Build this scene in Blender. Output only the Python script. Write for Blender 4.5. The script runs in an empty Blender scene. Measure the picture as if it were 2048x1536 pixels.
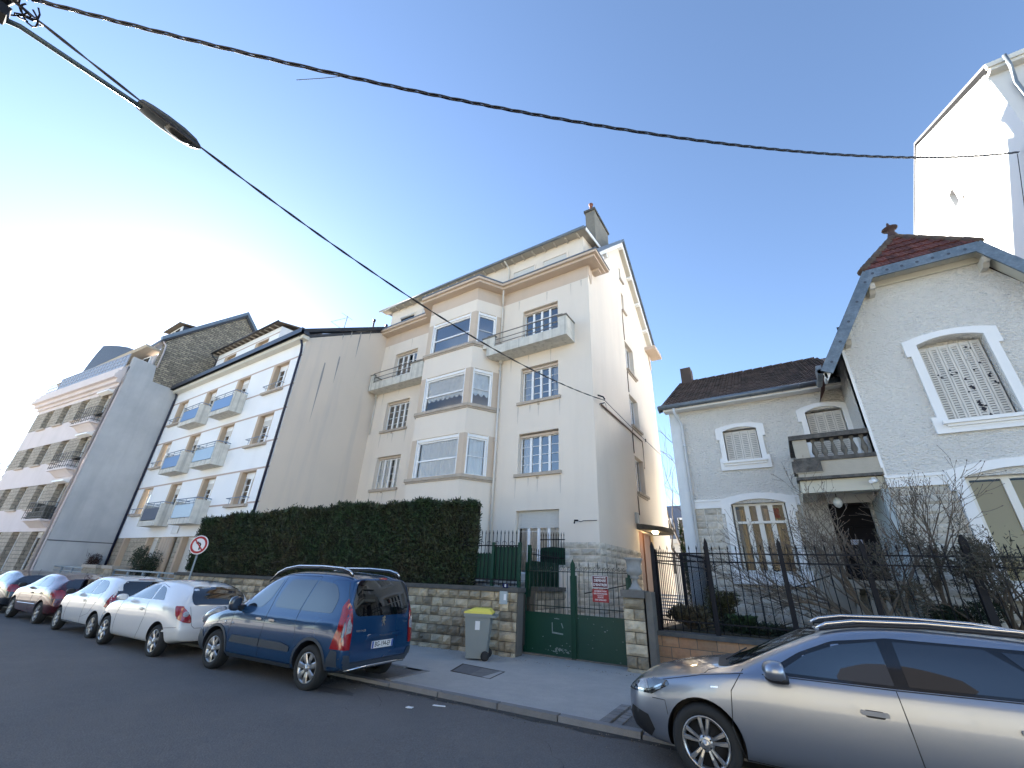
import bpy, bmesh, math, random
from mathutils import Vector, Matrix, Euler
from mathutils.geometry import tessellate_polygon
from mathutils.bvhtree import BVHTree
random.seed(7)
sc = bpy.context.scene
R_ = math.radians
# ---------------------------------------------------------------- camera
cam_d = bpy.data.cameras.new("camera")
cam = bpy.data.objects.new("camera", cam_d)
sc.collection.objects.link(cam)
sc.camera = cam
cam_d.sensor_width = 36.0
cam_d.sensor_fit = 'HORIZONTAL'
cam_d.lens = 827.65 / 2048 * 36.0
cam_d.clip_start = 0.05
cam_d.clip_end = 2000
_m = (Matrix.Rotation(R_(33.6116), 4, 'Z') @ Matrix.Rotation(R_(115.1728), 4, 'X') @ Matrix.Rotation(R_(2.6651), 4, 'Z'))
cam.matrix_world = Matrix.Translation((0, 0, 1.72)) @ _m
# ---------------------------------------------------------------- sky and sun
SUN_AZ, SUN_EL = 74.5, 21.5      # azimuth from +Y towards -X
w = bpy.data.worlds.new("World"); sc.world = w; w.use_nodes = True
nt = w.node_tree; nt.nodes.clear()
sky = nt.nodes.new("ShaderNodeTexSky"); sky.sky_type = 'NISHITA'; sky.sun_disc = False
sky.sun_elevation = R_(SUN_EL); sky.sun_rotation = R_(-SUN_AZ)
sky.air_density = 0.76; sky.dust_density = .15; sky.ozone_density = 1.6; sky.altitude = 200
bg = nt.nodes.new("ShaderNodeBackground"); bg.inputs[1].default_value = 0.05
wo = nt.nodes.new("ShaderNodeOutputWorld")
nt.links.new(sky.outputs[0], bg.inputs[0]); nt.links.new(bg.outputs[0], wo.inputs[0])
sd = bpy.data.lights.new("sun", 'SUN'); sd.energy = 5.0; sd.angle = R_(0.5); sd.color = (1.0, 0.93, 0.82)
sun = bpy.data.objects.new("sun", sd); sc.collection.objects.link(sun)
_s = Vector((-math.sin(R_(SUN_AZ)) * math.cos(R_(SUN_EL)), math.cos(R_(SUN_AZ)) * math.cos(R_(SUN_EL)), math.sin(R_(SUN_EL))))
sun.rotation_euler = _s.to_track_quat('Z', 'Y').to_euler()
vs = sc.view_settings
sc.display_settings.display_device = 'sRGB'
vs.view_transform = 'Standard'; vs.look = 'None'; vs.gamma = 1.0; vs.use_curve_mapping = False
vs.exposure = 3.08
sc.cycles.max_bounces = 6; sc.cycles.diffuse_bounces = 3; sc.cycles.glossy_bounces = 3; sc.cycles.transparent_max_bounces = 12
sc.cycles.caustics_reflective = False; sc.cycles.caustics_refractive = False
# ---------------------------------------------------------------- materials
def lin(c):
    return tuple((x / 12.92 if x <= .04045 else ((x + .055) / 1.055) ** 2.4) for x in c)
_mats = {}
def mat(name, col, rough=.8, metal=0., spec=.5, bump=None, vary=None, island=0., emit=None, coat=0., ior=None, streak=None, tr=None):
    """col: linear rgb. bump=(scale,strength). vary=(scale, amount, col2). island: brightness change per loose piece"""
    if name in _mats: return _mats[name]
    m = bpy.data.materials.new(name); m.use_nodes = True; n = m.node_tree.nodes; l = m.node_tree.links
    b = n['Principled BSDF']
    b.inputs['Roughness'].default_value = rough; b.inputs['Metallic'].default_value = metal
    b.inputs['Specular IOR Level'].default_value = spec
    if ior: b.inputs['IOR'].default_value = ior
    if coat: b.inputs['Coat Weight'].default_value = coat; b.inputs['Coat Roughness'].default_value = .04
    if emit: b.inputs['Emission Color'].default_value = (*emit[0], 1); b.inputs['Emission Strength'].default_value = emit[1]
    rgb = n.new('ShaderNodeRGB'); rgb.outputs[0].default_value = (*col, 1); cur = rgb.outputs[0]
    tc = n.new('ShaderNodeTexCoord')
    def mix(a, fac, c2, amt=1., blend='MIX'):
        x = n.new('ShaderNodeMix'); x.data_type = 'RGBA'; x.blend_type = blend
        if amt != 1.:
            mm = n.new('ShaderNodeMath'); mm.operation = 'MULTIPLY'; mm.inputs[1].default_value = amt; l.new(fac, mm.inputs[0]); fac = mm.outputs[0]
        l.new(fac, x.inputs['Factor']); l.new(a, x.inputs[6])
        if hasattr(c2, 'links'): l.new(c2, x.inputs[7])
        else: x.inputs[7].default_value = (*c2, 1)
        return x.outputs[2]
    def noise(scale, detail=5, vec=None, rough_=.6):
        t = n.new('ShaderNodeTexNoise'); t.inputs['Scale'].default_value = scale; t.inputs['Detail'].default_value = detail; t.inputs['Roughness'].default_value = rough_
        l.new(vec or tc.outputs['Object'], t.inputs['Vector']); return t
    def ramp(f, lo, hi):
        r = n.new('ShaderNodeMapRange'); r.inputs['From Min'].default_value = lo; r.inputs['From Max'].default_value = hi; l.new(f, r.inputs['Value']); return r.outputs[0]
    for v in (vary if isinstance(vary, list) else ([vary] if vary else [])):
        cur = mix(cur, ramp(noise(v[0]).outputs['Fac'], .38, .68), v[2], v[1])
    if streak:   # vertical run-off stains: (x freq, amount, colour)
        mp = n.new('ShaderNodeMapping'); mp.inputs['Scale'].default_value = (streak[0], streak[0], .12); l.new(tc.outputs['Object'], mp.inputs['Vector'])
        cur = mix(cur, ramp(noise(1., 4, mp.outputs[0]).outputs['Fac'], .5, .72), streak[2], streak[1])
    if island:
        g = n.new('ShaderNodeNewGeometry'); r = n.new('ShaderNodeMapRange'); r.inputs['To Min'].default_value = 1 - island; r.inputs['To Max'].default_value = 1 + island
        l.new(g.outputs['Random Per Island'], r.inputs['Value'])
        x = n.new('ShaderNodeVectorMath'); x.operation = 'SCALE'; l.new(cur, x.inputs[0]); l.new(r.outputs[0], x.inputs['Scale']); cur = x.outputs[0]
    l.new(cur, b.inputs['Base Color'])
    if bump:
        bl = bump if isinstance(bump, list) else [bump]; prev = None
        for sc_, st in bl:
            t = noise(sc_, 3); bp = n.new('ShaderNodeBump'); bp.inputs['Strength'].default_value = st; bp.inputs['Distance'].default_value = .02
            l.new(t.outputs['Fac'], bp.inputs['Height'])
            if prev: l.new(prev, bp.inputs['Normal'])
            prev = bp.outputs[0]
        l.new(prev, b.inputs['Normal'])
    if tr is not None:   # clear glass: see-through share
        o = n['Material Output']; t = n.new('ShaderNodeBsdfTransparent'); t.inputs[0].default_value = (*tr[1], 1)
        g = n.new('ShaderNodeBsdfGlossy'); g.inputs['Roughness'].default_value = .02; g.inputs[0].default_value = (1, 1, 1, 1)
        f = n.new('ShaderNodeFresnel'); f.inputs[0].default_value = tr[0]
        x = n.new('ShaderNodeMixShader'); l.new(f.outputs[0], x.inputs[0]); l.new(t.outputs[0], x.inputs[1]); l.new(g.outputs[0], x.inputs[2]); l.new(x.outputs[0], o.inputs[0])
    _mats[name] = m
    return m
def tex_brick(name, c1, c2, mortar, scale, bw, rh, off=.5, rough=.85, bump=.5, axis='XZ', msize=.015, warp=.05):
    """coursed pattern for far walls (object coordinates, metres)"""
    if name in _mats: return _mats[name]
    m = bpy.data.materials.new(name); m.use_nodes = True; n = m.node_tree.nodes; l = m.node_tree.links; b = n['Principled BSDF']
    b.inputs['Roughness'].default_value = rough
    tc = n.new('ShaderNodeTexCoord'); s = n.new('ShaderNodeSeparateXYZ'); c = n.new('ShaderNodeCombineXYZ'); l.new(tc.outputs['Object'], s.inputs[0])
    a = n.new('ShaderNodeMath'); a.operation = 'ADD'; l.new(s.outputs[0], a.inputs[0]); l.new(s.outputs[1], a.inputs[1])
    l.new(a.outputs[0] if axis == 'XZ' else s.outputs[0], c.inputs[0]); l.new(s.outputs[2 if axis == 'XZ' else 1], c.inputs[1])
    nz = n.new('ShaderNodeTexNoise'); nz.inputs['Scale'].default_value = 2.2; l.new(tc.outputs['Object'], nz.inputs['Vector'])
    ad = n.new('ShaderNodeVectorMath'); ad.operation = 'MULTIPLY_ADD'; l.new(nz.outputs['Color'], ad.inputs[0]); ad.inputs[1].default_value = (warp, warp, 0); l.new(c.outputs[0], ad.inputs[2])
    k = n.new('ShaderNodeTexBrick'); l.new(ad.outputs[0], k.inputs['Vector'])
    k.inputs['Color1'].default_value = (*c1, 1); k.inputs['Color2'].default_value = (*c2, 1); k.inputs['Mortar'].default_value = (*mortar, 1)
    k.inputs['Scale'].default_value = scale; k.inputs['Brick Width'].default_value = bw; k.inputs['Row Height'].default_value = rh; k.inputs['Mortar Size'].default_value = msize
    k.offset = off
    n2 = n.new('ShaderNodeTexNoise'); n2.inputs['Scale'].default_value = 9; n2.inputs['Detail'].default_value = 6; l.new(tc.outputs['Object'], n2.inputs['Vector'])
    x = n.new('ShaderNodeMix'); x.data_type = 'RGBA'; x.blend_type = 'OVERLAY'; x.inputs['Factor'].default_value = .6; l.new(k.outputs['Color'], x.inputs[6]); l.new(n2.outputs['Fac'], x.inputs[7])
    l.new(x.outputs[2], b.inputs['Base Color'])
    bp = n.new('ShaderNodeBump'); bp.inputs['Strength'].default_value = bump; bp.inputs['Distance'].default_value = .03; bp.invert = True
    l.new(k.outputs['Fac'], bp.inputs['Height'])
    b2 = n.new('ShaderNodeBump'); b2.inputs['Strength'].default_value = .5; b2.inputs['Distance'].default_value = .02; l.new(n2.outputs['Fac'], b2.inputs['Height']); l.new(bp.outputs[0], b2.inputs['Normal'])
    l.new(b2.outputs[0], b.inputs['Normal'])
    _mats[name] = m; return m
# ---------------------------------------------------------------- mesh builder
class F:
    """frame: point(u, v, w) = origin + u*U + v*N + w*Z (N outward)"""
    def __init__(s, ox, oy, oz=0., ang=0., flip=False):
        a = R_(ang); s.o = Vector((ox, oy, oz)); s.U = Vector((math.cos(a), math.sin(a), 0)); s.N = Vector((math.sin(a), -math.cos(a), 0))
        if flip: s.N = -s.N
    def p(s, u, v, w): return s.o + s.U * u + s.N * v + Vector((0, 0, w))
WORLD = F(0, 0, 0, 0, flip=True)   # u=x, v=y
class MB:
    def __init__(s, fr=WORLD): s.v = []; s.f = []; s.fr = fr; s.mi = []; s.cur = 0; s.smooth = set()
    def P(s, pts): i = len(s.v); s.v += [tuple(s.fr.p(*q)) for q in pts]; return i
    def face(s, idx, sm=False):
        s.f.append(tuple(idx)); s.mi.append(s.cur)
        if sm: s.smooth.add(len(s.f) - 1)
    def quad(s, *pts): i = s.P(pts); s.face(range(i, i + len(pts)))
    def box(s, u0, u1, v0, v1, w0, w1):
        i = s.P([(a, b, c) for c in (w0, w1) for b in (v0, v1) for a in (u0, u1)])
        for q in ((0, 2, 3, 1), (4, 5, 7, 6), (0, 1, 5, 4), (1, 3, 7, 5), (3, 2, 6, 7), (2, 0, 4, 6)): s.face([i + k for k in q])
        return s
    def hexa(s, pts):   # 8 points, order like box
        i = s.P(pts)
        for q in ((0, 2, 3, 1), (4, 5, 7, 6), (0, 1, 5, 4), (1, 3, 7, 5), (3, 2, 6, 7), (2, 0, 4, 6)): s.face([i + k for k in q])
    def prism(s, poly, a0, a1, axis='v', holes=()):
        """poly: list of 2D points extruded between a0 and a1. axis v: poly in (u,w); axis u: poly in (v,w); axis w: poly in (u,v)"""
        def to(q, a): return {'v': (q[0], a, q[1]), 'u': (a, q[0], q[1]), 'w': (q[0], q[1], a)}[axis]
        loops = [list(poly)] + [list(h) for h in holes]
        flat = [q for lp in loops for q in lp]
        tri = tessellate_polygon([[Vector((q[0], q[1], 0)) for q in lp] for lp in loops])
        for a in (a0, a1):
            i = s.P([to(q, a) for q in flat])
            for t in tri: s.face([i + k for k in t])
        for lp in loops:
            n = len(lp); i = s.P([to(q, a0) for q in lp] + [to(q, a1) for q in lp])
            for k in range(n): s.face([i + k, i + (k + 1) % n, i + n + (k + 1) % n, i + n + k])
        return s
    def tube(s, path, r, seg=8, closed=False, cap=True, r2=None):
        pts = [Vector(s.fr.p(*q)) for q in path]; n = len(pts); rings = []
        up = Vector((0, 0, 1))
        for k in range(n):
            a = pts[(k - 1) % n] if (k > 0 or closed) else pts[k]; b = pts[(k + 1) % n] if (k < n - 1 or closed) else pts[k]
            t = (b - a).normalized() if (b - a).length > 1e-9 else Vector((0, 0, 1))
            x = t.cross(up)
            if x.length < .05: x = t.cross(Vector((1, 0, 0)))
            x.normalize(); y = x.cross(t)
            rr = r if r2 is None else r + (r2 - r) * k / (n - 1)
            if isinstance(r, (list, tuple)): rr = r[k]
            i = len(s.v)
            for j in range(seg): a_ = 2 * math.pi * j / seg; s.v.append(tuple(pts[k] + x * (rr * math.cos(a_)) + y * (rr * math.sin(a_))))
            rings.append(i)
        m = n if closed else n - 1
        for k in range(m):
            a, b = rings[k], rings[(k + 1) % n]
            for j in range(seg): s.face((a + j, a + (j + 1) % seg, b + (j + 1) % seg, b + j), sm=seg > 5)
        if cap and not closed:
            s.face([rings[0] + j for j in range(seg)][::-1]); s.face([rings[-1] + j for j in range(seg)])
        return s
    def lathe(s, prof, c, axis='w', seg=20, sm=True, cap=True):
        """prof: list (r, h) around an axis through c"""
        rings = []
        for r, h in prof:
            i = len(s.v); rings.append(i)
            for j in range(seg):
                a = 2 * math.pi * j / seg; x, y = r * math.cos(a), r * math.sin(a)
                q = {'w': (c[0] + x, c[1] + y, c[2] + h), 'v': (c[0] + x, c[1] + h, c[2] + y), 'u': (c[0] + h, c[1] + x, c[2] + y)}[axis]
                s.v.append(tuple(s.fr.p(*q)))
        for k in range(len(rings) - 1):
            a, b = rings[k], rings[k + 1]
            for j in range(seg): s.face((a + j, a + (j + 1) % seg, b + (j + 1) % seg, b + j), sm=sm)
        if cap: s.face([rings[0] + j for j in range(seg)][::-1]); s.face([rings[-1] + j for j in range(seg)])
        return s
    def obj(s, name, mats, parent=None, fixn=True):
        me = bpy.data.meshes.new(name); me.from_pydata(s.v, [], s.f)
        ml = mats if isinstance(mats, (list, tuple)) else [mats]
        for m in ml: me.materials.append(m)
        me.polygons.foreach_set('material_index', s.mi)
        me.polygons.foreach_set('use_smooth', [i in s.smooth for i in range(len(s.f))])
        if fixn:
            bm = bmesh.new(); bm.from_mesh(me); bmesh.ops.recalc_face_normals(bm, faces=bm.faces); bm.to_mesh(me); bm.free()
        me.update()
        return link(name, me, parent)
LOCAL = set()
def wm(o): return wm(o.parent) @ o.matrix_basis if o.parent else o.matrix_basis.copy()
def link(name, me, parent=None):
    o = bpy.data.objects.new(name, me); sc.collection.objects.link(o)
    if parent is not None:
        o.parent = parent; r = parent
        while r.parent: r = r.parent
        if r.name not in LOCAL: o.matrix_basis = wm(parent).inverted()   # children are written in world coordinates
    return o
def thing(name, label, cat, loc=(0, 0, 0), rz=0., group=None, local=False):
    o = bpy.data.objects.new(name, None); sc.collection.objects.link(o); o.empty_display_size = .2
    o.location = loc; o.rotation_euler = (0, 0, rz); tag(o, label, cat, group)
    if local: LOCAL.add(o.name)
    return o
def tag(o, label, cat, group=None):
    o['label'] = label; o['category'] = cat
    if group: o['group'] = group
    return o
def struct(o): o['kind'] = 'structure'; return o
def copy_tree(o, parent=None):
    c = o.copy(); sc.collection.objects.link(c); c.parent = parent
    for ch in [x for x in list(bpy.data.objects) if x.parent == o]: copy_tree(ch, c)
    return c
def text_mesh(name, s, size, M, material, parent=None, extrude=.002, bold=0., align='CENTER', xs=1.):
    cu = bpy.data.curves.new(name, 'FONT'); cu.body = s; cu.size = size; cu.extrude = extrude; cu.align_x = align; cu.align_y = 'CENTER'; cu.offset = bold; cu.resolution_u = 3
    t = bpy.data.objects.new('tmp', cu); sc.collection.objects.link(t)
    dg = bpy.context.evaluated_depsgraph_get(); me = bpy.data.meshes.new_from_object(t.evaluated_get(dg)); bpy.data.objects.remove(t); bpy.data.curves.remove(cu)
    me.name = name; me.transform(M @ Matrix.Diagonal((xs, 1, 1, 1))); me.materials.clear(); me.materials.append(material)
    return link(name, me, parent)
def fmat(fr, u, v, w, face='N'):
    """matrix: text x along U, y up, z along N at (u,v,w)"""
    x, z = fr.U, fr.N
    if x.cross(Vector((0, 0, 1))).dot(z) < 0: pass
    M = Matrix((( x.x, 0, z.x, 0), (x.y, 0, z.y, 0), (x.z, 1, z.z, 0), (0, 0, 0, 1))); M.translation = fr.p(u, v, w); return M
# street frame: s along the street (to the right), d from the camera towards the houses
GA, GS = R_(2.764), math.tan(R_(.482))
ST = F(0, 0, 0, 2.764, flip=True)
def gz(s_): return GS * s_
def stxy(x, y): return (x * math.cos(GA) + y * math.sin(GA), -x * math.sin(GA) + y * math.cos(GA))
# ---------------------------------------------------------------- palette
render_cream = mat('cream render', (.80, .71, .61), .9, bump=[(90, .25), (7, .08)], vary=[(.35, .35, (.70, .63, .555)), (2.3, .15, (.82, .76, .68))], streak=(1.1, .22, (.60, .54, .48)))
render_warm = mat('pinkish render', (.60, .485, .39), .9, bump=(90, .25), vary=(.8, .35, (.56, .43, .34)), streak=(1.4, .25, (.45, .37, .30)))
render_white = mat('white render', (.86, .87, .88), .9, bump=(60, .2), vary=(.5, .25, (.80, .80, .80)), streak=(.9, .15, (.70, .69, .67)))
render_tan = mat('tan render', (.60, .49, .39), .9, bump=(90, .2), vary=(3, .2, (.44, .36, .29)))
trim_stone = mat('sill stone', (.48, .41, .34), .85, bump=(40, .3), vary=(5, .45, (.30, .26, .22)))
concrete = mat('stained concrete', (.66, .64, .58), .9, bump=(50, .3), vary=(4, .4, (.38, .36, .32)), streak=(7, .55, (.22, .22, .20)))
white_paint = mat('white paint', (.86, .86, .85), .5, bump=(60, .05), vary=(3, .15, (.70, .70, .68)))
pvc = mat('white frame', (.86, .86, .86), .35)
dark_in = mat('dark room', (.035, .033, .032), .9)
glass = mat('window glass', (.02, .02, .02), .02, tr=(2.9, (.93, .95, .95)))
glass_soft = mat('curtained window glass', (.02, .02, .02), .02, tr=(1.75, (.97, .98, .98)))
glass_plain = mat('single window glass', (.02, .02, .02), .02, tr=(1.5, (.8, .82, .8)))
curtain_m = mat('net curtain', (.92, .92, .92), .9, bump=(30, .2))
zinc = mat('zinc', (.17, .20, .23), .45, metal=.55, bump=(25, .15), vary=[(3, .5, (.26, .30, .34)), (14, .3, (.12, .14, .16))])
slate = mat('slate', (.05, .052, .06), .55, bump=(25, .4), vary=(6, .3, (.08, .08, .09)))
black_metal = mat('black wrought iron', (.007, .007, .010), .6, spec=.25, bump=(60, .1))
green_metal = mat('green painted iron', (.004, .042, .024), .5, spec=.3, bump=(60, .1), vary=(3, .3, (.01, .035, .022)))
rail_metal = mat('grey rail', (.16, .15, .14), .5, vary=(9, .3, (.1, .09, .08)))
shutter_m = mat('roller shutter', (.62, .60, .56), .6)
def bars(mb, u0, u1, v, w0, w1, t=.03, dpt=.02):
    mb.box(u0, u1, v - dpt, v, w0, w1)
def wall_grid(mb, u0, u1, w0, w1, holes, v=0., depth=.3, top=None):
    """front face with rectangular holes and their reveals. top(u): optional roof line"""
    us = sorted({u0, u1, *[h[0] for h in holes], *[h[1] for h in holes]}); ws = sorted({w0, w1, *[h[2] for h in holes], *[h[3] for h in holes]})
    for a, b in zip(us, us[1:]):
        for c, d in zip(ws, ws[1:]):
            if any(h[0] <= a + 1e-6 and h[1] >= b - 1e-6 and h[2] <= c + 1e-6 and h[3] >= d - 1e-6 for h in holes): continue
            mb.quad((a, v, c), (b, v, c), (b, v, d), (a, v, d))
    for h in holes:
        a, b, c, d = h[:4]; e = v - depth
        mb.quad((a, v, c), (a, e, c), (a, e, d), (a, v, d)); mb.quad((b, v, c), (b, v, d), (b, e, d), (b, e, c))
        mb.quad((a, v, d), (a, e, d), (b, e, d), (b, v, d)); mb.quad((a, v, c), (b, v, c), (b, e, c), (a, e, c))
def casement(fr, b, u0, u1, w0, w1, v, leaves=4, rows=4, box=0., curtain=None, frame_t=.05, shut=0., sill=None, m=None, mull=.075, double=None, gm=None):
    """window at depth v (front of the frame). Children of building b"""
    m = m or pvc
    q = MB(fr); t = frame_t; top = w1
    if box: q.box(u0, u1, v - .12, v + .015, w1 - box, w1); top = w1 - box
    q.box(u0, u0 + t, v - .07, v, w0, top); q.box(u1 - t, u1, v - .07, v, w0, top); q.box(u0 + t, u1 - t, v - .07, v, top - t, top); q.box(u0 + t, u1 - t, v - .07, v, w0, w0 + t)
    n = leaves; W = (u1 - u0 - 2 * t) / n
    for k in range(1, n):
        x = u0 + t + W * k; hm = mull / 2 * (1.15 if (double and k in double) else 1)
        q.box(x - hm, x + hm, v - .065, v + .006, w0 + t, top - t)
    for k in range(n):
        a = u0 + t + W * k + (mull / 2 if k else 0); c = u0 + t + W * (k + 1) - (mull / 2 if k < n - 1 else 0)
        for r in range(1, rows):
            z = w0 + t + (top - w0 - 2 * t) * r / rows; q.box(a, c, v - .04, v - .012, z - .011, z + .011)
    o = q.obj('window', m, b)
    g = MB(fr); g.quad((u0 + t, v - .035, w0 + t), (u1 - t, v - .035, w0 + t), (u1 - t, v - .035, top - t), (u0 + t, v - .035, top - t)); g.obj('pane', gm or (glass_soft if curtain in ('net', 'gap') else glass), o, False)
    if shut:
        k = MB(fr); z = w1 - shut
        nn = max(2, int(shut / .05))
        for i in range(nn): k.box(u0 + .03, u1 - .03, v - .0, v + .018, w1 - box - (i + 1) * (shut / nn) + .006, w1 - box - i * (shut / nn))
        k.obj('roller_shutter', shutter_m, o)
    if curtain: drape(fr, o, u0 + t, u1 - t, w0, top, v - .085, curtain)
    if sill:
        k = MB(fr); k.box(u0 - sill[0], u1 + sill[0], -.05, sill[1], w0 - sill[2], w0); k.obj('sill', trim_stone, o)
    return o
def drape(fr, o, u0, u1, w0, w1, v, kind):
    k = MB(fr); W = u1 - u0
    if kind == 'net': spans = [(u0 + .06, u1 - .03, 0.)]
    elif kind == 'sides': spans = [(u0, u0 + W * .2, 0.), (u1 - W * .17, u1, 0.)]
    elif kind == 'left': spans = [(u0 + .03, u0 + W * .28, 0.)]
    elif kind == 'swag': spans = [(u0, u1, -1.)]
    elif kind == 'gap': spans = [(u0, u0 + W * .42, 0.), (u0 + W * .6, u1, 0.)]
    for a, b_, mode in spans:
        n = max(8, int((b_ - a) / .025)); rows = 14 if mode else 1
        base = w0 + .0
        grid = []
        for r in range(rows + 1):
            row = []
            for i in range(n + 1):
                x = a + (b_ - a) * i / n; f = r / rows
                if mode:
                    ph = (x - a) / .27; bot = w0 + (w1 - w0) * (.40 - .09 * abs(math.sin(ph * math.pi)))
                    zz = w1 - (w1 - bot) * f; vv = v + .02 * math.sin(ph * 2 * math.pi + 5 * f) + .016 * math.sin(26 * f + 3 * abs(math.sin(ph * math.pi)))
                else:
                    zz = w1 + (base - w1) * f; vv = v + .022 * math.sin(i * .9) + .012 * math.sin(i * .37)
                row.append((x, vv, zz))
            grid.append(row)
        i0 = k.P([q for row in grid for q in row])
        for r in range(rows):
            for i in range(n): a0 = i0 + r * (n + 1) + i; k.face((a0, a0 + 1, a0 + n + 2, a0 + n + 1), True)
    k.obj('curtain', curtain_m, o, False)
def blocks(mb, u0, u1, w0, w1, rh=.2, bl=(.28, .46), prot=.05, v=0., holes=(), gap=.016, rough=.6, sub=(4, 3), rnd=None, ends=None, sl=0.):
    """rock-faced stone courses: every block a loose bulging piece"""
    rnd = rnd or random.Random(3); n = max(1, round((w1 - w0) / rh)); rh = (w1 - w0) / n
    for r in range(n):
        a = w0 + r * rh; b = a + rh; u = u0 - (rnd.random() * bl[0] if r % 2 else 0)
        while u < u1 - .02:
            l_ = rnd.uniform(*bl); c, d = max(u, u0), min(u + l_, u1)
            if u1 - d < .09: d = u1
            u = max(u + l_, d)
            if d - c < .05: continue
            if any(h[0] < d - .01 and h[1] > c + .01 and h[2] < b - .01 and h[3] > a + .01 for h in holes):
                # clip against holes horizontally
                seg = [(c, d)]
                for h in holes:
                    if h[2] < b - .01 and h[3] > a + .01:
                        ns = []
                        for (p, q) in seg:
                            if h[0] >= q or h[1] <= p: ns.append((p, q)); continue
                            if h[0] > p: ns.append((p, h[0]))
                            if h[1] < q: ns.append((h[1], q))
                        seg = ns
            else: seg = [(c, d)]
            for (p, q) in seg:
                if q - p < .05: continue
                g = gap / 2; nu, nw = sub; idx = []
                amp = prot * rnd.uniform(.6, 1.15); tx, tz = rnd.uniform(-.35, .35), rnd.uniform(-.35, .35)
                for j in range(nw + 1):
                    for i in range(nu + 1):
                        fx, fz = i / nu, j / nw; e = min(1, 3.2 * min(fx, 1 - fx)) * min(1, 2.8 * min(fz, 1 - fz))
                        e = e ** .6
                        h = amp * (.18 + .82 * e * (1 + tx * (fx - .5) * 2 + tz * (fz - .5) * 2)) + (e > 0) * amp * rough * (rnd.random() - .5)
                        uu = p + g + (q - p - 2 * g) * fx; ww = a + g + (b - a - 2 * g) * fz
                        if 0 < i < nu: uu += rnd.uniform(-.12, .12) * (q - p) / nu
                        idx.append((uu, v + h, ww + sl * uu))
                i0 = mb.P(idx); W = nu + 1
                for j in range(nw):
                    for i in range(nu):
                        k = i0 + j * W + i; mb.face((k, k + 1, k + W + 1, k + W))
                # sides
                bk = mb.P([(p + g, v - .03, a + g + sl * p), (q - g, v - .03, a + g + sl * q), (q - g, v - .03, b - g + sl * q), (p + g, v - .03, b - g + sl * p)])
                bot = [i0 + i for i in range(W)]; topr = [i0 + nw * W + i for i in range(W)]; lf = [i0 + j * W for j in range(nw + 1)]; rt = [i0 + j * W + nu for j in range(nw + 1)]
                mb.face(bot[::-1] + [bk, bk + 1]); mb.face(topr + [bk + 2, bk + 3]); mb.face(lf + [bk + 3, bk]); mb.face(rt[::-1] + [bk + 1, bk + 2])
stone_m = mat('rock faced limestone', (.48, .415, .31), .9, bump=[(35, .7), (120, .4)], vary=[(1.3, .45, (.30, .23, .165)), (9, .45, (.17, .155, .135)), (30, .3, (.46, .43, .37))], island=.28)
stone_dk = mat('weathered rock faced limestone', (.54, .44, .29), .9, bump=[(35, .7), (120, .4)], vary=[(1.3, .5, (.36, .25, .15)), (5, .6, (.13, .11, .085)), (30, .3, (.42, .39, .33))], island=.45)
stone_lt = mat('pale rock faced stone', (.66, .61, .52), .9, bump=[(35, .7), (120, .3)], vary=[(3, .35, (.40, .35, .28)), (12, .35, (.28, .26, .23))], island=.2)
mortar_m = mat('mortar', (.13, .118, .10), .95, bump=(60, .3), vary=(4, .4, (.14, .13, .12)))
coping_m = mat('dark coping', (.10, .095, .088), .9, bump=[(25, .5), (90, .4)], vary=(6, .5, (.045, .045, .042)))
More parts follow.
